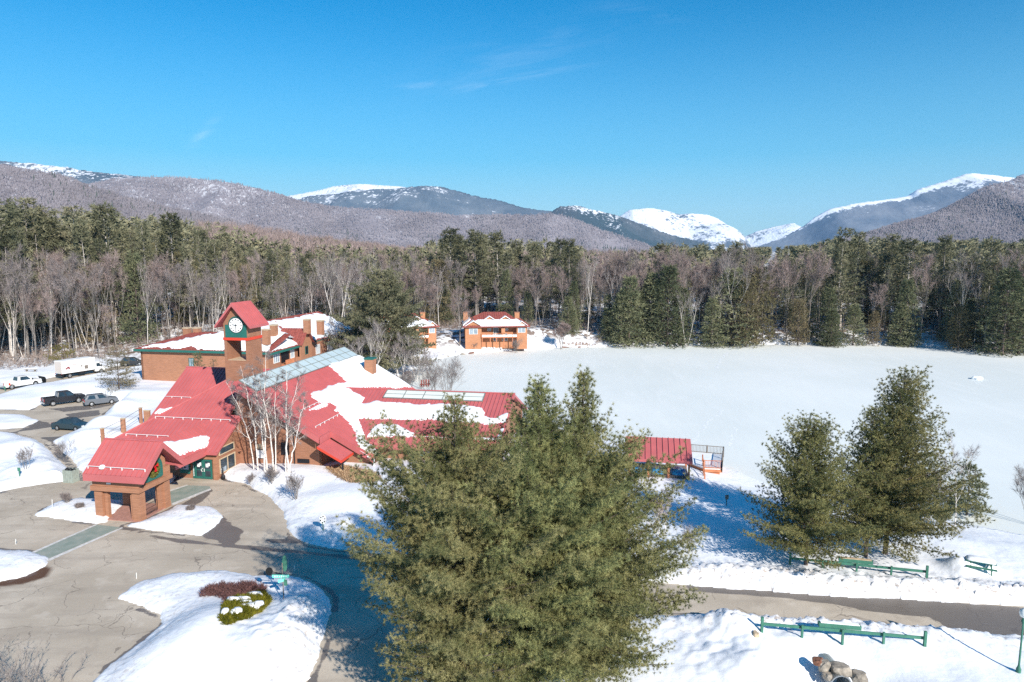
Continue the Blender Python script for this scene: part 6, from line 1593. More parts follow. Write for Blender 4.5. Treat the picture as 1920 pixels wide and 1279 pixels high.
for i, (px, py, a, c) in enumerate(((437, 1146, .42, .26), (453, 1143, .55, .34), (460, 1152, .4, .25), (471, 1161, .75, .36), (488, 1152, .38, .3), (445, 1181, .35, .32), (424, 1184, .2, .3), (478, 1125, .6, .25))):
    q = G(px, py, .55); z = sz(q[0], q[1]) + .36; b = MB(); o = (0, 0, 0)
    n_ = 14; rr = random.Random(i)
    ring = [1 + rr.uniform(-.4, .3) for _ in range(n_)]
    b.add([(q[0] + a * s * ring[k] * math.cos(2 * math.pi * k / n_), q[1] + c * s * ring[k] * math.sin(2 * math.pi * k / n_), z + h) for s, h in ((1, -.1), (.92, .04), (.7, .1), (.3, .13), (.02, .14)) for k in range(n_)], [(j * n_ + k, j * n_ + (k + 1) % n_, (j + 1) * n_ + (k + 1) % n_, (j + 1) * n_ + k) for j in range(4) for k in range(n_)])
    b.build('snow_pad', M['snow'], jt, smooth=True)
for i, (px, py, pt_, st, lab) in enumerate(((554, 936, 884, 6, 'bare spreading shrub on the snow before the low red shed roof'), (508, 906, 872, 7, 'dark leafless shrub at the foot of the birch clump'), (48, 880, 832, 5, 'bare rounded shrub on the snowbank above the pavilion road'), (118, 868, 822, 4, 'thin bare shrub beside the narrow footpath'), (470, 905, 885, 3, 'tiny leafless shrub in the snow by the entrance berm'), (150, 950, 938, 6, 'tiny twiggy shrub on the snow patch in front of the pavilion posts'), (357, 955, 943, 6, 'tiny twiggy shrub on the snow patch beside the pavilion railing'), (125, 942, 920, 5, 'small tan twig tuft at the rim of the pavilion snow patch'), (968, 652, 632, 9, 'small round bare bush on the far bank below the orange house'), (890, 660, 640, 3, 'sapling on the bank in front of the orange house'))):
    stand_bare('bare_shrub', lab, px, py, pt_, 60 + i, ('greybark', 'twig'), depth=3, tw=4, twl=.3, tww=.006, r=.022 if i not in (0, 1) else .035, stems=st, spread=.5, cat='shrub', nbr=(3, 5))
# thicket at the picture foot by the road
rng = np.random.default_rng(77); segs = []; TP = []; TD = []
c0 = G(40, 1330, 0)
for i in range(150):
    px, py = rng.uniform(-70, 150), rng.uniform(1270, 1420)
    if px > 60 and rng.random() < (px - 60) / 100: continue
    q = np.array(G(px, py, 0.)) - np.array(c0); v = np.array([rng.normal() * .16, rng.normal() * .16, 1]); hh = rng.uniform(1.6, 3.1) * (1 - max(0, px - 20) / 260); p = q + (0, 0, -.1)
    for j in range(6):
        v = v + rng.normal(size=3) * .09; v /= np.linalg.norm(v); q = p + v * hh / 6; segs.append((*p, *q, .02 * (1 - j * .14), .02 * (.86 - j * .14)))
        if j > 0:
            for _ in range(2):
                e = v + rng.normal(size=3) * .4; e /= np.linalg.norm(e); m_ = q + e * hh * .14; segs.append((*q, *m_, .008, .004)); TP.append(m_); TD.append(e)
        p = q; TP.append(q); TD.append(v)
t = thing('bare_thicket', 'tall grey leafless thicket at the edge of the sandy pavement', 'shrub', c0); v_, q_ = prisms(segs, 4)
link_mesh('stem', np_mesh('stem', v_, quads=q_), M['greybark'], t); nd = blades(np.array(TP), np.array(TD), rng, 5, .3, .006, .5); link_mesh('twigs', np_mesh('twigs', nd, tris=np.arange(len(nd)).reshape(-1, 3)), mat('dry_grey_twig', (.3, .26, .24), .9, var=.2), t)
# ---------------------------------------------------------------- single trees in the middle ground
def mid_con(lab, px, py, pt_, width, seed, m='fspruce', name='spruce_tree', cb=.6, k=6, el=(-8, 20), bl=.4, bw=.03, miss=.12, z=None, powr=.85, tuft=.42, Y=None, whorl=.55, jit=.22):
    q = G(px, py, .3)
    if Y: q = (A(px, py, Y)[0], Y, 0)
    q = (q[0], q[1], sz(q[0], q[1])); H = A(px, pt_, q[1])[2] - q[2]; Rm = width / 2 * q[1] / F_
    s, n = conifer(seed, H, cb, lambda t: Rm * (1 - t) ** powr + .15, whorl, 6, el, .06, tuft, k, bl, bw, .5, trunk_r=max(.1, H * .012), miss=miss, jit=jit)
    return tree_thing(name, lab, 'spruce tree' if name == 'spruce_tree' else 'pine tree', s, n, (M['bark'], M[m]), q, None, 5)
mid_con('sparse snow dusted spruce standing between the parking lot and the condominium', 224, 738, 648, 78, 101, 'hemlock', k=6, bl=.35, bw=.022, miss=.2, tuft=.3, whorl=.5, powr=.7)
mid_con('small dense spruce against the condominium wall below its green window', 372, 700, 657, 28, 102, Y=117., tuft=.3, bl=.3, bw=.025)
mid_con('smaller brownish spruce against the condominium wall beside the clock tower', 401, 700, 669, 20, 103, 'hemlock', Y=116., k=3, tuft=.3, bl=.3, bw=.018, miss=.3)
mid_con('wide soft green white pine standing alone behind the lodge roof', 720, 690, 512, 205, 104, 'fpine', 'pine_tree', 2.2, 11, (0, 34), .55, .06, .06, None, .55, .5, 143., .6, .25)
mid_con('golden green bushy evergreen at the woods edge behind the box truck', 120, 690, 648, 50, 105, 'juniper', 'spruce_tree', .3, 5, (10, 40), .4, .035, .2, Y=148., powr=.5, tuft=.5)
for i, (px, pt_, w_, lab) in enumerate(((662, 640, 40, 'white stemmed birch behind the condominium roof end'), (700, 610, 55, 'bare birch beside the wide white pine trunk'), (752, 640, 50, 'leaning birch with two pale stems on the slope above the lake'), (780, 640, 46, 'pale crooked birch nearest the lake bank slope'), (690, 640, 40, 'thin birch crossing the wide white pine at mid height'), (640, 600, 40, 'birch rising behind the chimneys of the condominium'))):
    stand_bare('birch_tree', lab, px, 700, pt_, 120 + i, ('birch', 'twig'), (A(px, 690, 128 + i * 3)[0], 128 + i * 3, sz(A(px, 690, 128 + i * 3)[0], 128 + i * 3)), depth=4, tw=4, twl=.7, tww=.014, r=.10, spread=.42, stems=2)
for i, (px, pt_, Y_, lab, st, mt_) in enumerate(((862, 556, 181, 'bare tan maple in front of the orange lake house', 1, 'pinktwig'), (1003, 512, 205, 'tall bare fan shaped tree beside the orange lake house', 1, 'pinktwig'), (1052, 610, 186, 'small bare tree on the far bank with reddish foot', 2, 'pinktwig'), (790, 655, 130, 'pale grey leafless bush on the near lake bank', 7, 'twig'), (840, 668, 116, 'broad pale leafless bush rising behind the lake wing solar panels', 9, 'twig'), (812, 678, 113, 'second pale leafless bush behind the lake wing roof ridge', 8, 'twig'), (765, 690, 117, 'low grey bush at the end of the hall roof', 7, 'twig'))):
    x = A(px, 690, Y_)[0]; stand_bare('bare_tree' if st < 4 else 'bare_shrub', lab, px, 700, pt_, 140 + i, ('greybark', mt_), (x, Y_, sz(x, Y_)), depth=4, tw=6 if st < 4 else 3, twl=.9 if st < 4 else .6, tww=.013 if st < 4 else .007, r=.16 if st < 4 else .04, spread=.42 if st < 4 else .5, stems=st, cat='bare tree' if st < 4 else 'shrub', nbr=(4, 6) if st < 4 else (2, 4))
# chairs-red frame glimpsed on the bank
q = G(797, 722, -.8); t = thing('red_bench', 'dark red slatted bench standing behind the lake wing ridge by the pale bush', 'bench', A(797, 724, 112), R(10))
b = MB()
for i in range(4): b.box((-.6 + i * .4, 0, .5), (.24, .08, 1.2))
b.box((0, 0, .3), (1.8, .5, .1)); b.build('slat_back', M['oldred'], t, world=False)

# ---------------------------------------------------------------- the forest
frng = np.random.default_rng(2024)
def proto(kind, seed):
    if kind == 'pine':      # tall white pine, long bare trunk, plumed irregular crown
        H = 28; s, n = conifer(seed, H, 7 + seed % 4 * 2, lambda t: 4.6 * (1 - t) ** .5 * (.55 + .45 * math.sin(math.pi * min(1, t * 1.4 + .25))) + .35, 1.35, 5, (2, 32), .14, .8, 8, .9, .085, .55, True, .45, .38, .22, .33, (frng.normal() * .6, 0), .3)
        return tree_thing('pine_tree', 'x', 'pine tree', s, n, (M['palebark'] if seed % 3 else M['greybark'], M['fpine']), (0, 0, -500), 'x', 4)
    if kind == 'thin':      # slender pine, thin crown
        H = 26; s, n = conifer(seed, H, 11, lambda t: 2.7 * (1 - t) ** .6 + .3, 1.25, 4, (-8, 22), .05, .9, 4, .85, .08, .55, True, .4, .35, .25, .24, (frng.normal() * .5, 0), .3)
        return tree_thing('pine_tree', 'x', 'pine tree', s, n, (M['greybark'], M['fpine']), (0, 0, -500), 'x', 4)
    if kind == 'spruce':
        H = 18; s, n = conifer(seed, H, .8, lambda t: 3.9 * (1 - t) ** .8 + .2, .85, 6, (-6, 22), .06, .75, 6, .75, .075, .5, True, .42, .25, .08, .24)
        return tree_thing('spruce_tree', 'x', 'spruce tree', s, n, (M['bark'], M['fspruce']), (0, 0, -500), 'x', 4)
    if kind == 'hemlock':
        H = 17; s, n = conifer(seed, H, 1.5, lambda t: 3.6 * (1 - t) ** .6 + .3, .9, 6, (-4, 24), .0, .8, 6, .7, .07, .6, True, .42, .3, .1, .22)
        return tree_thing('hemlock_tree', 'x', 'hemlock tree', s, n, (M['bark'], M['hemlock']), (0, 0, -500), 'x', 4)
    if kind == 'bare':
        s, n = bare(seed, 18, .3 + .1 * (seed % 3), .25, .15, 4, (3, 4), .6, 5, 1.3, .024, 1 + (seed % 4 == 0), .16); return tree_thing('bare_tree', 'x', 'bare tree', s, n, (M['greybark'], M['twig'] if seed % 2 else M['pinktwig']), (0, 0, -500), 'x', 3)
    if kind == 'birch':
        s, n = bare(seed, 17, .45, .3, .14, 4, (2, 4), .55, 3, 1.2, .018, stems=1 + seed % 2); return tree_thing('birch_tree', 'x', 'birch tree', s, n, (M['birch'], M['twig']), (0, 0, -500), 'x', 3)
    if kind == 'snag':
        s, n = conifer(seed, 24, 5, lambda t: 3.4 * (1 - t) ** .6 + .2, 1.1, 4, (-20, 5), -.05, 9, 1, .8, .02, .5, False, .4, .4, .35, .26); return tree_thing('dead_pine', 'x', 'dead tree', s, n[:3], (M['palebark'], M['twig']), (0, 0, -500), 'x', 4)
NP = dict(pine=7, thin=4, spruce=5, hemlock=4, bare=8, birch=4, snag=3)
HN = dict(pine=28, thin=26, spruce=18, hemlock=17, bare=18, birch=17, snag=24)
PRO = {k: [proto(k, 500 + 37 * i + len(k)) for i in range(n)] for k, n in NP.items()}
used = {k: [False] * n for k, n in NP.items()}
top_prof = np.array([(-200, 385), (0, 386), (60, 384), (110, 396), (200, 394), (240, 404), (330, 405), (420, 418), (500, 442), (560, 452), (640, 458), (720, 462), (790, 462), (840, 434), (900, 436), (960, 444), (1060, 450), (1110, 470), (1180, 470), (1240, 456), (1330, 456), (1420, 462), (1460, 470), (1530, 452), (1570, 440), (1640, 444), (1700, 452), (1800, 446), (1920, 446), (2150, 440)], float)
LAB = {
 ('pine', 0): ('tall plumed white pine in the forest wall behind the condominium and parking lot', 'white pines of the forest wall behind the lodge'),
 ('pine', 1): ('tall white pine in the evergreen belt beyond the orange houses', 'white pines beyond the orange houses'),
 ('pine', 2): ('tall white pine on the forest skyline across the frozen lake', 'white pines across the frozen lake'),
 ('thin', 0): ('slender thin crowned pine inside the forest behind the lodge', 'slender pines behind the lodge'),
 ('thin', 1): ('slender thin crowned pine in the woods behind the orange houses', 'slender pines behind the orange houses'),
 ('thin', 2): ('slender pine with bare lower trunk in the woods across the lake', 'slender pines across the lake'),
 ('spruce', 0): ('dark conical spruce among the bare trees behind the lodge', 'spruces behind the lodge'),
 ('spruce', 1): ('dark conical spruce in the woods around the orange houses', 'spruces around the orange houses'),
 ('spruce', 2): ('dense conical spruce in the woods on the far lake shore', 'spruces on the far lake shore'),
 ('hemlock', 0): ('brownish bushy hemlock in the woods behind the condominium', 'hemlocks behind the condominium'),
 ('hemlock', 1): ('brownish bushy hemlock in the woods behind the wide white pine and houses', 'hemlocks behind the orange houses'),
 ('hemlock', 2): ('olive bushy hemlock in the woods across the lake', 'hemlocks across the lake'),
 ('bare', 0): ('leafless grey hardwood at the woods edge behind the lodge and parking lot', 'bare trees behind the lodge'),
 ('bare', 1): ('leafless pinkish hardwood in the woods around the orange houses', 'bare trees around the orange houses'),
 ('bare', 2): ('leafless hardwood in the woods across the frozen lake', 'bare trees across the lake'),
 ('birch', 0): ('white stemmed birch in the bare woods behind the condominium', 'birches behind the condominium'),
 ('birch', 1): ('white stemmed birch in the bare woods near the orange houses', 'birches near the orange houses'),
 ('birch', 2): ('white stemmed birch in the bare woods across the lake', 'birches across the lake'),
 ('snag', 0): ('dead pale branching pine standing among the forest pines behind the lodge', 'dead pines behind the lodge'),
 ('snag', 1): ('dead pale branching pine above the orange houses', 'dead pines above the orange houses'),
 ('snag', 2): ('dead pale pine in the woods across the lake', 'dead pines across the lake')}
COUNT = {}
KEEPOUT = [(HB[0], HB[1] + 7, 14.5), (H2[0] - 3, H2[1] + 8, 12), (W(-35, 78)[0], W(-35, 78)[1], 27)]
def plant(kind, px, Y, H=None, ptop=None, lab=None, wide=1.):
    x = A(px, 600, Y)[0]
    for kx, ky, kr in KEEPOUT:
        if math.hypot(x - kx, Y - ky) < kr: return None
    z = sz(x, Y); 
    if ptop is not None: H = A(px, ptop, Y)[2] - z
    i = int(frng.integers(NP[kind])); o = PRO[kind][i]; s = H / HN[kind]; w = s * wide * frng.uniform(.85, 1.15)
    zone = 0 if px < 640 else 1 if px < 1115 else 2
    l, g = LAB[(kind, zone)]
    if lab: l, g = lab, None
    COUNT[kind] = COUNT.get(kind, 0) + 1
    rz = frng.uniform(0, 6.28)
    if not used[kind][i] and not lab:
        used[kind][i] = True; o.location = (x, Y, z - .1); o.rotation_euler = (0, 0, rz); o.scale = (w, w, s); o['label'] = l; o['group'] = g; return o
    c = copy_tree(o, (x, Y, z - .1), rz, (w, w, s), l, g)
    if lab and 'group' in c: del c['group']
    return c
tp = lambda px: float(np.interp(px, top_prof[:, 0], top_prof[:, 1]))
lake_far = lambda px: 0.
def edge_Y(px):
    """distance at which the woods begin along a sight line"""
    return float(np.interp(px, [-200, 0, 120, 250, 420, 560, 640, 760, 850, 1000, 1060, 1115, 1300, 1600, 1750, 1850, 1920, 2150], [138, 142, 150, 165, 176, 190, 185, 176, 205, 208, 195, 192, 190, 190, 189, 178, 170, 160]))
def strat(n, x0=-160, x1=2080):
    u = (np.arange(n) + frng.uniform(0, 1, n)) / n; frng.shuffle(u); return x0 + (x1 - x0) * u
# skyline pines
for px in strat(135):
    e = edge_Y(px); Y = e + frng.uniform(20, 80)
    if 1115 < px < 1250 and frng.random() < .3: continue
    plant('pine', px, Y, ptop=tp(px) + 9 + min(60, frng.exponential(20)) + (Y < e + 45) * 10)
for px, pt_ in ((843, 430), (860, 442), (893, 432), (906, 442), (935, 438), (968, 454), (1000, 456), (1048, 445), (1066, 450), (105, 390), (150, 396), (213, 386), (330, 402), (60, 378), (20, 384), (1575, 434), (1600, 440), (1655, 440), (1700, 450), (1762, 443), (1850, 446), (1240, 454), (1370, 454)): plant('pine', px, edge_Y(px) + frng.uniform(12, 30), ptop=pt_, wide=1.25)
for px in np.concatenate([strat(40, -160, 640), strat(10, 830, 1100), strat(20, 1480, 2080)]): e = edge_Y(px); plant('pine', px, e + frng.uniform(8, 32), ptop=tp(px) + frng.uniform(15, 60))
for px in np.concatenate([strat(20, -160, 700), strat(14, 1450, 2080)]): e = edge_Y(px); plant('thin', px, e + frng.uniform(12, 40), ptop=tp(px) + frng.uniform(20, 75))
for px in np.concatenate([strat(70, 1400, 2080), strat(6, 1250, 1400)]): e = edge_Y(px); plant('thin', px, e + frng.uniform(6, 34), ptop=tp(px) + frng.uniform(40, 120))
for px in np.concatenate([strat(26, 380, 830), strat(8, 0, 380), strat(14, 1400, 2050)]): e = edge_Y(px); plant('hemlock', px, e + frng.uniform(10, 45), ptop=tp(px) + frng.uniform(40, 110))
for px in np.concatenate([strat(10, -100, 600), strat(16, 830, 1115), strat(34, 1115, 2050)]): e = edge_Y(px); plant('spruce', px, e + frng.uniform(3, 40), ptop=tp(px) + frng.uniform(60, 140))
# bare woods at the edge
for px in strat(84, -160, 660): e = edge_Y(px); Y = e + frng.uniform(-3, 22); plant('bare', px, Y, ptop=frng.uniform(490, 585))
for px in strat(80, 640, 1120): e = edge_Y(px); Y = e + frng.uniform(2, 40); plant('bare', px, Y, ptop=frng.uniform(490, 570))
for px in strat(80, 1115, 1460): e = edge_Y(px); Y = e + frng.uniform(4, 46); plant('bare', px, Y, ptop=frng.uniform(482, 545))
for px in strat(44, 1450, 2080): e = edge_Y(px); Y = e + frng.uniform(3, 45); plant('bare', px, Y, ptop=frng.uniform(490, 580))
for px in np.concatenate([strat(34, -60, 640), strat(24, 560, 830), strat(22, 1000, 1420), strat(14, 1600, 1950)]): e = edge_Y(px); plant('birch', px, e + frng.uniform(0, 24), ptop=frng.uniform(488, 560))
for px, pt_ in ((80, 440), (100, 430), (175, 400), (272, 450), (350, 455), (395, 448), (398, 470), (330, 470), (215, 400), (905, 505), (1105, 520), (1560, 520)): plant('snag', px, edge_Y(px) + frng.uniform(12, 26), ptop=pt_)
# named trees on the far shore
shore = [('spruce', 1140, 578), ('spruce', 1165, 548), ('spruce', 1196, 545), ('spruce', 1222, 512), ('spruce', 1252, 500), ('spruce', 1180, 520), ('spruce', 1277, 540), ('spruce', 1335, 560), ('hemlock', 1400, 520), ('hemlock', 1420, 505), ('spruce', 1372, 505), ('hemlock', 1498, 560), ('spruce', 1560, 580), ('spruce', 1602, 570), ('hemlock', 1640, 585), ('spruce', 1690, 570), ('hemlock', 1800, 575), ('pine', 1850, 512), ('spruce', 1885, 502), ('spruce', 1915, 525), ('pine', 1870, 530), ('spruce', 1820, 560), ('spruce', 1065, 555), ('spruce', 1075, 580)]
for kind, px, pt_ in shore:
    e = edge_Y(px); plant(kind, px, e + (frng.uniform(0, 5) if px < 1780 else frng.uniform(-4, 10)), ptop=pt_, wide=1.4 if kind == 'spruce' else 1.1)
for k in PRO:
    for o, u in zip(PRO[k], used[k]):
        if not u:
            for ch in list(o.children): bpy.data.objects.remove(ch)
            bpy.data.objects.remove(o)
print('forest', COUNT)
# undergrowth: brush no one could count, at the foot of the woods
rng = np.random.default_rng(9); P = []; 
px = rng.uniform(-180, 2100, 5200); Yd = np.array([edge_Y(p) for p in px]) + rng.uniform(-3, 46, len(px)) ** 1.0
dxx = (px - CX) / F_; X = dxx * Yd * 1.005; kp = np.ones(len(X), bool)
for kx, ky, kr in KEEPOUT: kp &= np.hypot(X - kx, Yd - ky) > kr * .9
kp &= ~((px > 1010) & (px < 1110) & (Yd < 200) & (rng.random(len(px)) < .8))
kp &= sd_poly(X, Yd, lake_poly) > 1.
X, Yd = X[kp], Yd[kp]; Z = snow_z(X, Yd); n = len(X)
hgt = rng.uniform(.5, 1.6, n)
Pt = np.repeat(np.stack([X, Yd, Z], -1), 4, 0) + rng.normal(size=(n * 4, 3)) * (.9, .9, .15) + np.repeat(hgt, 4)[:, None] * rng.uniform(0, 1, (n * 4, 1)) * (0, 0, 1.)
nd = blades(Pt, np.tile([[0, 0, .8]], (len(Pt), 1)), rng, 6, 1.3, .035, .6)
tag(link_mesh('undergrowth', np_mesh('undergrowth', nd, tris=np.arange(len(nd)).reshape(-1, 3)), mat('forest_brush', (.2, .155, .135), .95, col2=(.33, .26, .22), scale=.3)), 'tangled brown grey leafless brush along the foot of the woods', 'undergrowth', kind='stuff')
# rusty bank growth right at the far water line
px = rng.uniform(1010, 2050, 1500); Yd = np.array([edge_Y(p) for p in px]); dxx = (px - CX) / F_; X = dxx * Yd * 1.005
Yb = Yd - 6 + rng.uniform(0, 5, len(px)); dl_s = sd_poly(X, Yb, lake_poly); kp = (dl_s > -.3) & (dl_s < 2.2); X, Yb = X[kp], Yb[kp]
nd = blades(np.stack([X, Yb, np.maximum(snow_z(X, Yb), LZ)], -1), np.tile([[0, 0, .5]], (len(X), 1)), rng, 8, .7, .06, .8)
tag(link_mesh('bank_grass', np_mesh('bank_grass', nd, tris=np.arange(len(nd)).reshape(-1, 3)), mat('rusty_bank_growth', (.22, .1, .055), .95, col2=(.36, .22, .12), scale=.6)), 'rust coloured dead grass along the far water line', 'dead grass', kind='stuff')

# far woods, one mass: simple small conifers and bare crowns behind the front belt
def far_wood(name, lab, n, x0, x1, yfun, ztop, m, shape, seed, hr):
    rng = np.random.default_rng(seed); px = rng.uniform(x0, x1, n); Y = yfun(px, rng); X = (px - CX) / F_ * Y
    Z = base_z(X, Y); H = np.minimum(rng.uniform(*hr, n), np.maximum(5, ztop(px, Y, Z, rng)))
    P = np.stack([X, Y, Z], -1)
    if shape == 'con':
        k = 60; t = rng.uniform(.15, 1, (n, k)); r = (1 - t) ** .7 * .2 + .012; a = rng.uniform(0, 6.28, (n, k)); B = np.stack([np.cos(a) * r * H[:, None], np.sin(a) * r * H[:, None], t * H[:, None]], -1) * 1.
        Pt = (P[:, None] + B * np.sqrt(rng.uniform(.2, 1, (n, k, 1))) ** np.array([1, 1, 0])).reshape(-1, 3); D = np.stack([np.cos(a), np.sin(a), np.full(a.shape, .4)], -1).reshape(-1, 3)
        nd = blades(Pt, D, rng, 2, 2.2, .38, .5)
    else:
        k = 40; t = rng.uniform(.25, .9, (n, k)); r = np.sin(t * 3.1) * .2; a = rng.uniform(0, 6.28, (n, k)); B = np.stack([np.cos(a) * r * H[:, None], np.sin(a) * r * H[:, None], t * H[:, None]], -1)
        Pt = (P[:, None] + B).reshape(-1, 3); D = np.stack([np.cos(a) * .5, np.sin(a) * .5, np.full(a.shape, 1.)], -1).reshape(-1, 3); nd = blades(Pt, D, rng, 2, 3.0, .12, .4)
    tr = blades(P, np.tile([[0, 0, 1.]], (n, 1)), rng, 2, 1., .25, .0); tr = tr.reshape(n, 2, 3, 3); tr[:, :, 2, 2] = P[:, None, 2] + H[:, None]; nd = np.concatenate([nd, tr.reshape(-1, 3)])
    tag(link_mesh(name, np_mesh(name, nd, tris=np.arange(len(nd)).reshape(-1, 3)), M[m]), lab, 'woods', kind='stuff')
cap = lambda px, Y, Z, rng: HC + Y * ((480 - (np.interp(px, top_prof[:, 0], top_prof[:, 1]) + rng.uniform(2, 26, len(px)))) / F_) - Z
far_wood('far_forest', 'distant dark evergreen forest filling the valley behind the front trees', 1500, -200, 2150, lambda p, r: np.array([edge_Y(q) for q in p]) + 70 + 330 * r.uniform(0, 1, len(p)) ** 1.4, cap, 'fpine', 'con', 91, (17, 30))
far_wood('far_hardwood', 'distant leafless reddish woods between the evergreens and the hills', 1100, 380, 1250, lambda p, r: 260 + 330 * r.uniform(0, 1, len(p)), lambda p, Y, Z, r: HC + Y * ((480 - np.interp(p, [380, 480, 560, 640, 760, 1250], [412, 418, 432, 446, 460, 470]) - r.uniform(0, 24, len(p))) / F_) - Z, 'pinktwig', 'bare', 92, (14, 30))

# hillside woods: bare trunks and crowns as one mass per hill (snow and slope show between them)
def hillside(name, lab, key, n, m, seed, w, hr, j0=.0, j1=.68, share=1.):
    Xg, Yg, Zg = HILLS[key][1]; rng = np.random.default_rng(seed); ny, nx = Xg.shape
    fj = rng.uniform(j0, j1, n) * (ny - 1); fi = rng.uniform(0, 1, n) * (nx - 1.001); j = fj.astype(int); i = fi.astype(int); a = fj - j; b = fi - i
    L = lambda Q: (Q[j, i] * (1 - a) + Q[j + 1, i] * a) * (1 - b) + (Q[j, i + 1] * (1 - a) + Q[j + 1, i + 1] * a) * b
    P = np.stack([L(Xg), L(Yg), L(Zg)], -1); px, py = proj_np(P[:, 0], P[:, 1], P[:, 2])
    kp = (px > -60) & (px < 1980) & (py < 490)
    dens = fbm(P[:, 0] / 160., P[:, 1] / 220., seed, 4); kp &= rng.random(n) < share + dens * 1.0
    P = P[kp]; n = len(P); H = rng.uniform(*hr, (n, 1)); s = np.zeros((n, 3)); ang = rng.uniform(-.6, .6, n); s[:, 0] = np.cos(ang); s[:, 1] = np.sin(ang); ww = w * rng.uniform(.6, 1.3, (n, 1))
    T = P + np.array([0, 0, 1.]) * H + rng.normal(size=(n, 3)) * (.8, .8, 0)
    if m in ('fspruce', 'farspruce'): vs = np.stack([P - s * ww, P + s * ww, T], 1)
    else: vs = np.stack([P - s * ww * .25, T - s * ww, T + s * ww + (0, 0, 1.5)], 1)
    tag(link_mesh(name, np_mesh(name, vs.reshape(-1, 3), tris=np.arange(3 * n).reshape(-1, 3)), M[m]), lab, 'woods', kind='stuff')
M['hilltwig'] = mat('hill_hardwood_crown', (.205, .182, .195), .95, col2=(.285, .255, .272), scale=.012)
M['farspruce'] = mat('far_spruce', (.05, .065, .055), .95, col2=(.085, .10, .08), scale=.02)
hillside('hillside_forest', 'grey purple leafless forest covering the near hill behind the parking lot', 'R2', 150000, 'hilltwig', 1, .8, (3, 6), share=.8)
hillside('hillside_forest', 'grey purple leafless forest with white streaks on the rounded hill behind', 'R3', 130000, 'hilltwig', 2, 1.1, (4, 8), share=.42)
hillside('hillside_forest', 'grey purple leafless forest on the steep hill rising beyond the lake', 'R10', 150000, 'hilltwig', 3, .9, (3, 6), share=.8)
hillside('hillside_spruce', 'scattered dark spruces on the near hill behind the parking lot', 'R2', 2600, 'farspruce', 4, 1.8, (8, 14), share=.12)
hillside('hillside_spruce', 'scattered dark spruces over the foot of the rounded streaked hill', 'R3', 4200, 'farspruce', 5, 2.2, (9, 15), j1=.4, share=.10)
hillside('hillside_spruce', 'scattered dark spruces on the steep hill beyond the lake', 'R10', 3600, 'farspruce', 6, 2.0, (8, 13), share=.12)
# ================================================================ LIGHT, AIR, CAMERA
SUN_D = Vector((3.68, -5.86, 0)).normalized(); EL = R(30)
sun_dir = Vector((SUN_D.x * math.cos(EL), SUN_D.y * math.cos(EL), math.sin(EL)))
sl_ = bpy.data.lights.new('sun', 'SUN'); sl_.energy = 4.6; sl_.angle = R(.5); sl_.color = (1., .93, .84)
so = bpy.data.objects.new('sun', sl_); COL.objects.link(so); so.rotation_euler = (-sun_dir).to_track_quat('-Z', 'Y').to_euler(); so.location = (0, 0, 120)

w = bpy.data.worlds.new('World'); SC.world = w; w.use_nodes = True; q = NT(w); bg = q.t.nodes['Background']
sky = q.n('TexSky', sky_type='NISHITA', sun_disc=False, sun_elevation=EL, sun_rotation=math.atan2(SUN_D.x, SUN_D.y), altitude=300., air_density=1., dust_density=.1, ozone_density=2.2)
hs = q.n('HueSaturation'); hs.inputs['Saturation'].default_value = 2.0; hs.inputs['Hue'].default_value = .494; q.l(sky.outputs[0], hs.inputs['Color'])
# thin cirrus wisps in the sky dome
g = q.n('TexCoord'); sp = q.n('SeparateXYZ'); q.l(g.outputs['Generated'], sp.inputs[0])
ax = q.math('DIVIDE', sp.outputs[0], sp.outputs[1]); az = q.math('DIVIDE', sp.outputs[2], sp.outputs[1])
cv = q.n('CombineXYZ'); q.l(q.math('MULTIPLY_ADD', az, 1.6, ax), cv.inputs[0]); q.l(q.math('MULTIPLY_ADD', ax, -.22, az), cv.inputs[1])
mp = q.n('Mapping'); mp.inputs['Scale'].default_value = (7., 46., 1); q.l(cv.outputs[0], mp.inputs[0])
nz = q.n('TexNoise', i_Scale=1., i_Detail=6., i_Roughness=.65, i_Distortion=.6); q.l(mp.outputs[0], nz.inputs['Vector'])
tot = None
def wisp(px, py, rx, ry, sl, amp):
    d = ray(px, py); a0, z0 = d[0] / d[1], d[2] / d[1]
    u = q.math('SUBTRACT', ax, a0); v = q.math('SUBTRACT', az, z0); v = q.math('MULTIPLY_ADD', u, -sl, v)
    e = q.math('ADD', q.math('POWER', q.math('DIVIDE', u, rx), 2.), q.math('POWER', q.math('DIVIDE', v, ry), 2.))
    return q.math('MULTIPLY', q.math('EXPONENT', q.math('MULTIPLY', e, -1.)), amp)
for args in ((950, 150, .075, .0045, .18, 1.0), (780, 160, .03, .004, .06, .7), (960, 105, .13, .03, .25, .3), (382, 250, .018, .009, .8, .9), (1200, 22, .05, .010, -.1, .25)):
    x = wisp(*args); tot = x if tot is None else q.math('ADD', tot, x)
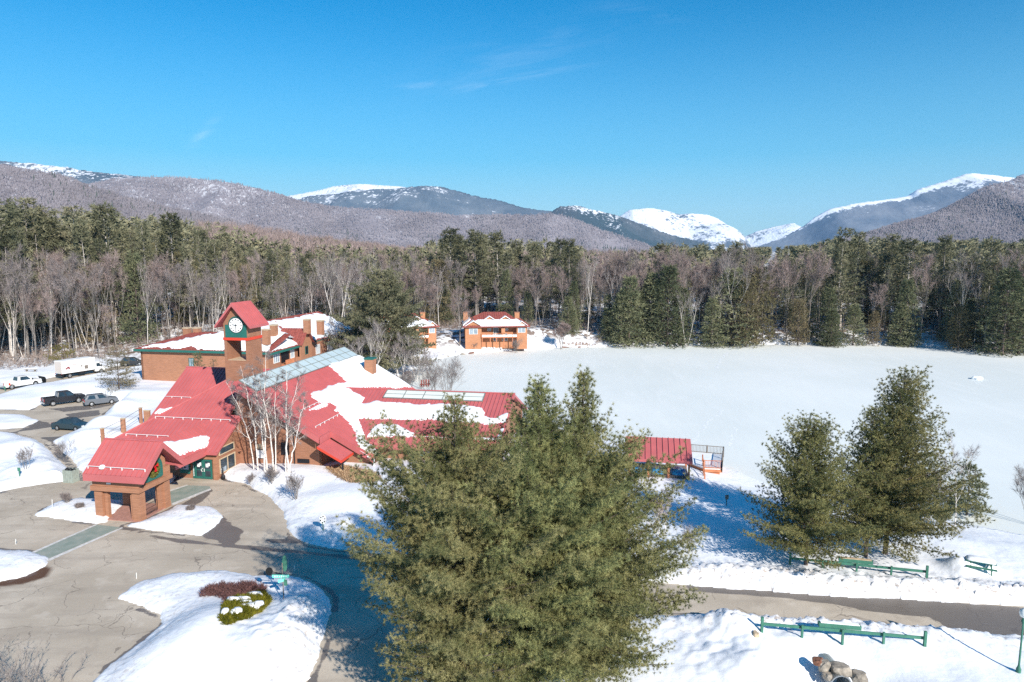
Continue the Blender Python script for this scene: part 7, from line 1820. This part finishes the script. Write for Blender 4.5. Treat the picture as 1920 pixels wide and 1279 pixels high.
cl = q.math('MULTIPLY', q.ramp(nz.outputs[0], .38, .72), q.math('MINIMUM', tot, 1.))
cl = q.math('MULTIPLY', cl, q.math('GREATER_THAN', sp.outputs[1], .05))
low = q.mix(q.math('MULTIPLY', q.ramp(sp.outputs[2], .36, -.02), .85), hs.outputs[0], (2.1, 4.3, 5.7))
mixc = q.mix(q.math('MULTIPLY', cl, .2), low, (7.5, 8.5, 9.5))
q.l(mixc, bg.inputs['Color']); bg.inputs['Strength'].default_value = .10

HAZE = True
if HAZE:
    b = MB(); b.box((0, 3990, 330), (9000, 8060, 700))
    hz = b.build('haze', None); tag(hz, kind='stuff'); m = bpy.data.materials.new('haze_air'); m.use_nodes = True; nt = m.node_tree
    for n in list(nt.nodes):
        if n.type == 'BSDF_PRINCIPLED': nt.nodes.remove(n)
    pv = nt.nodes.new('ShaderNodeVolumePrincipled'); pv.inputs['Color'].default_value = (.42, .66, 1., 1); pv.inputs['Density'].default_value = 4.8e-5; pv.inputs['Anisotropy'].default_value = .0
    out = [n for n in nt.nodes if n.type == 'OUTPUT_MATERIAL'][0]; nt.links.new(pv.outputs[0], out.inputs['Volume']); hz.data.materials.append(m)

cam = bpy.data.cameras.new('camera'); co = bpy.data.objects.new('camera', cam); COL.objects.link(co)
cam.sensor_fit = 'HORIZONTAL'; cam.sensor_width = 36.; cam.lens = 24.; cam.clip_start = .5; cam.clip_end = 30000
co.location = (0, 0, HC); co.rotation_euler = (math.pi / 2 - PITCH, 0, 0); SC.camera = co
vs_ = SC.view_settings; vs_.view_transform = 'Standard'; vs_.look = 'None'; vs_.exposure = .55; vs_.gamma = 1.
SC.render.film_transparent = False
cy = SC.cycles; cy.max_bounces = 5; cy.diffuse_bounces = 3; cy.glossy_bounces = 2; cy.transmission_bounces = 3; cy.volume_bounces = 0; cy.transparent_max_bounces = 6; cy.caustics_reflective = False; cy.caustics_refractive = False
cy.use_adaptive_sampling = True; cy.adaptive_threshold = .01; cy.sample_clamp_indirect = 6.; cy.use_denoising = False
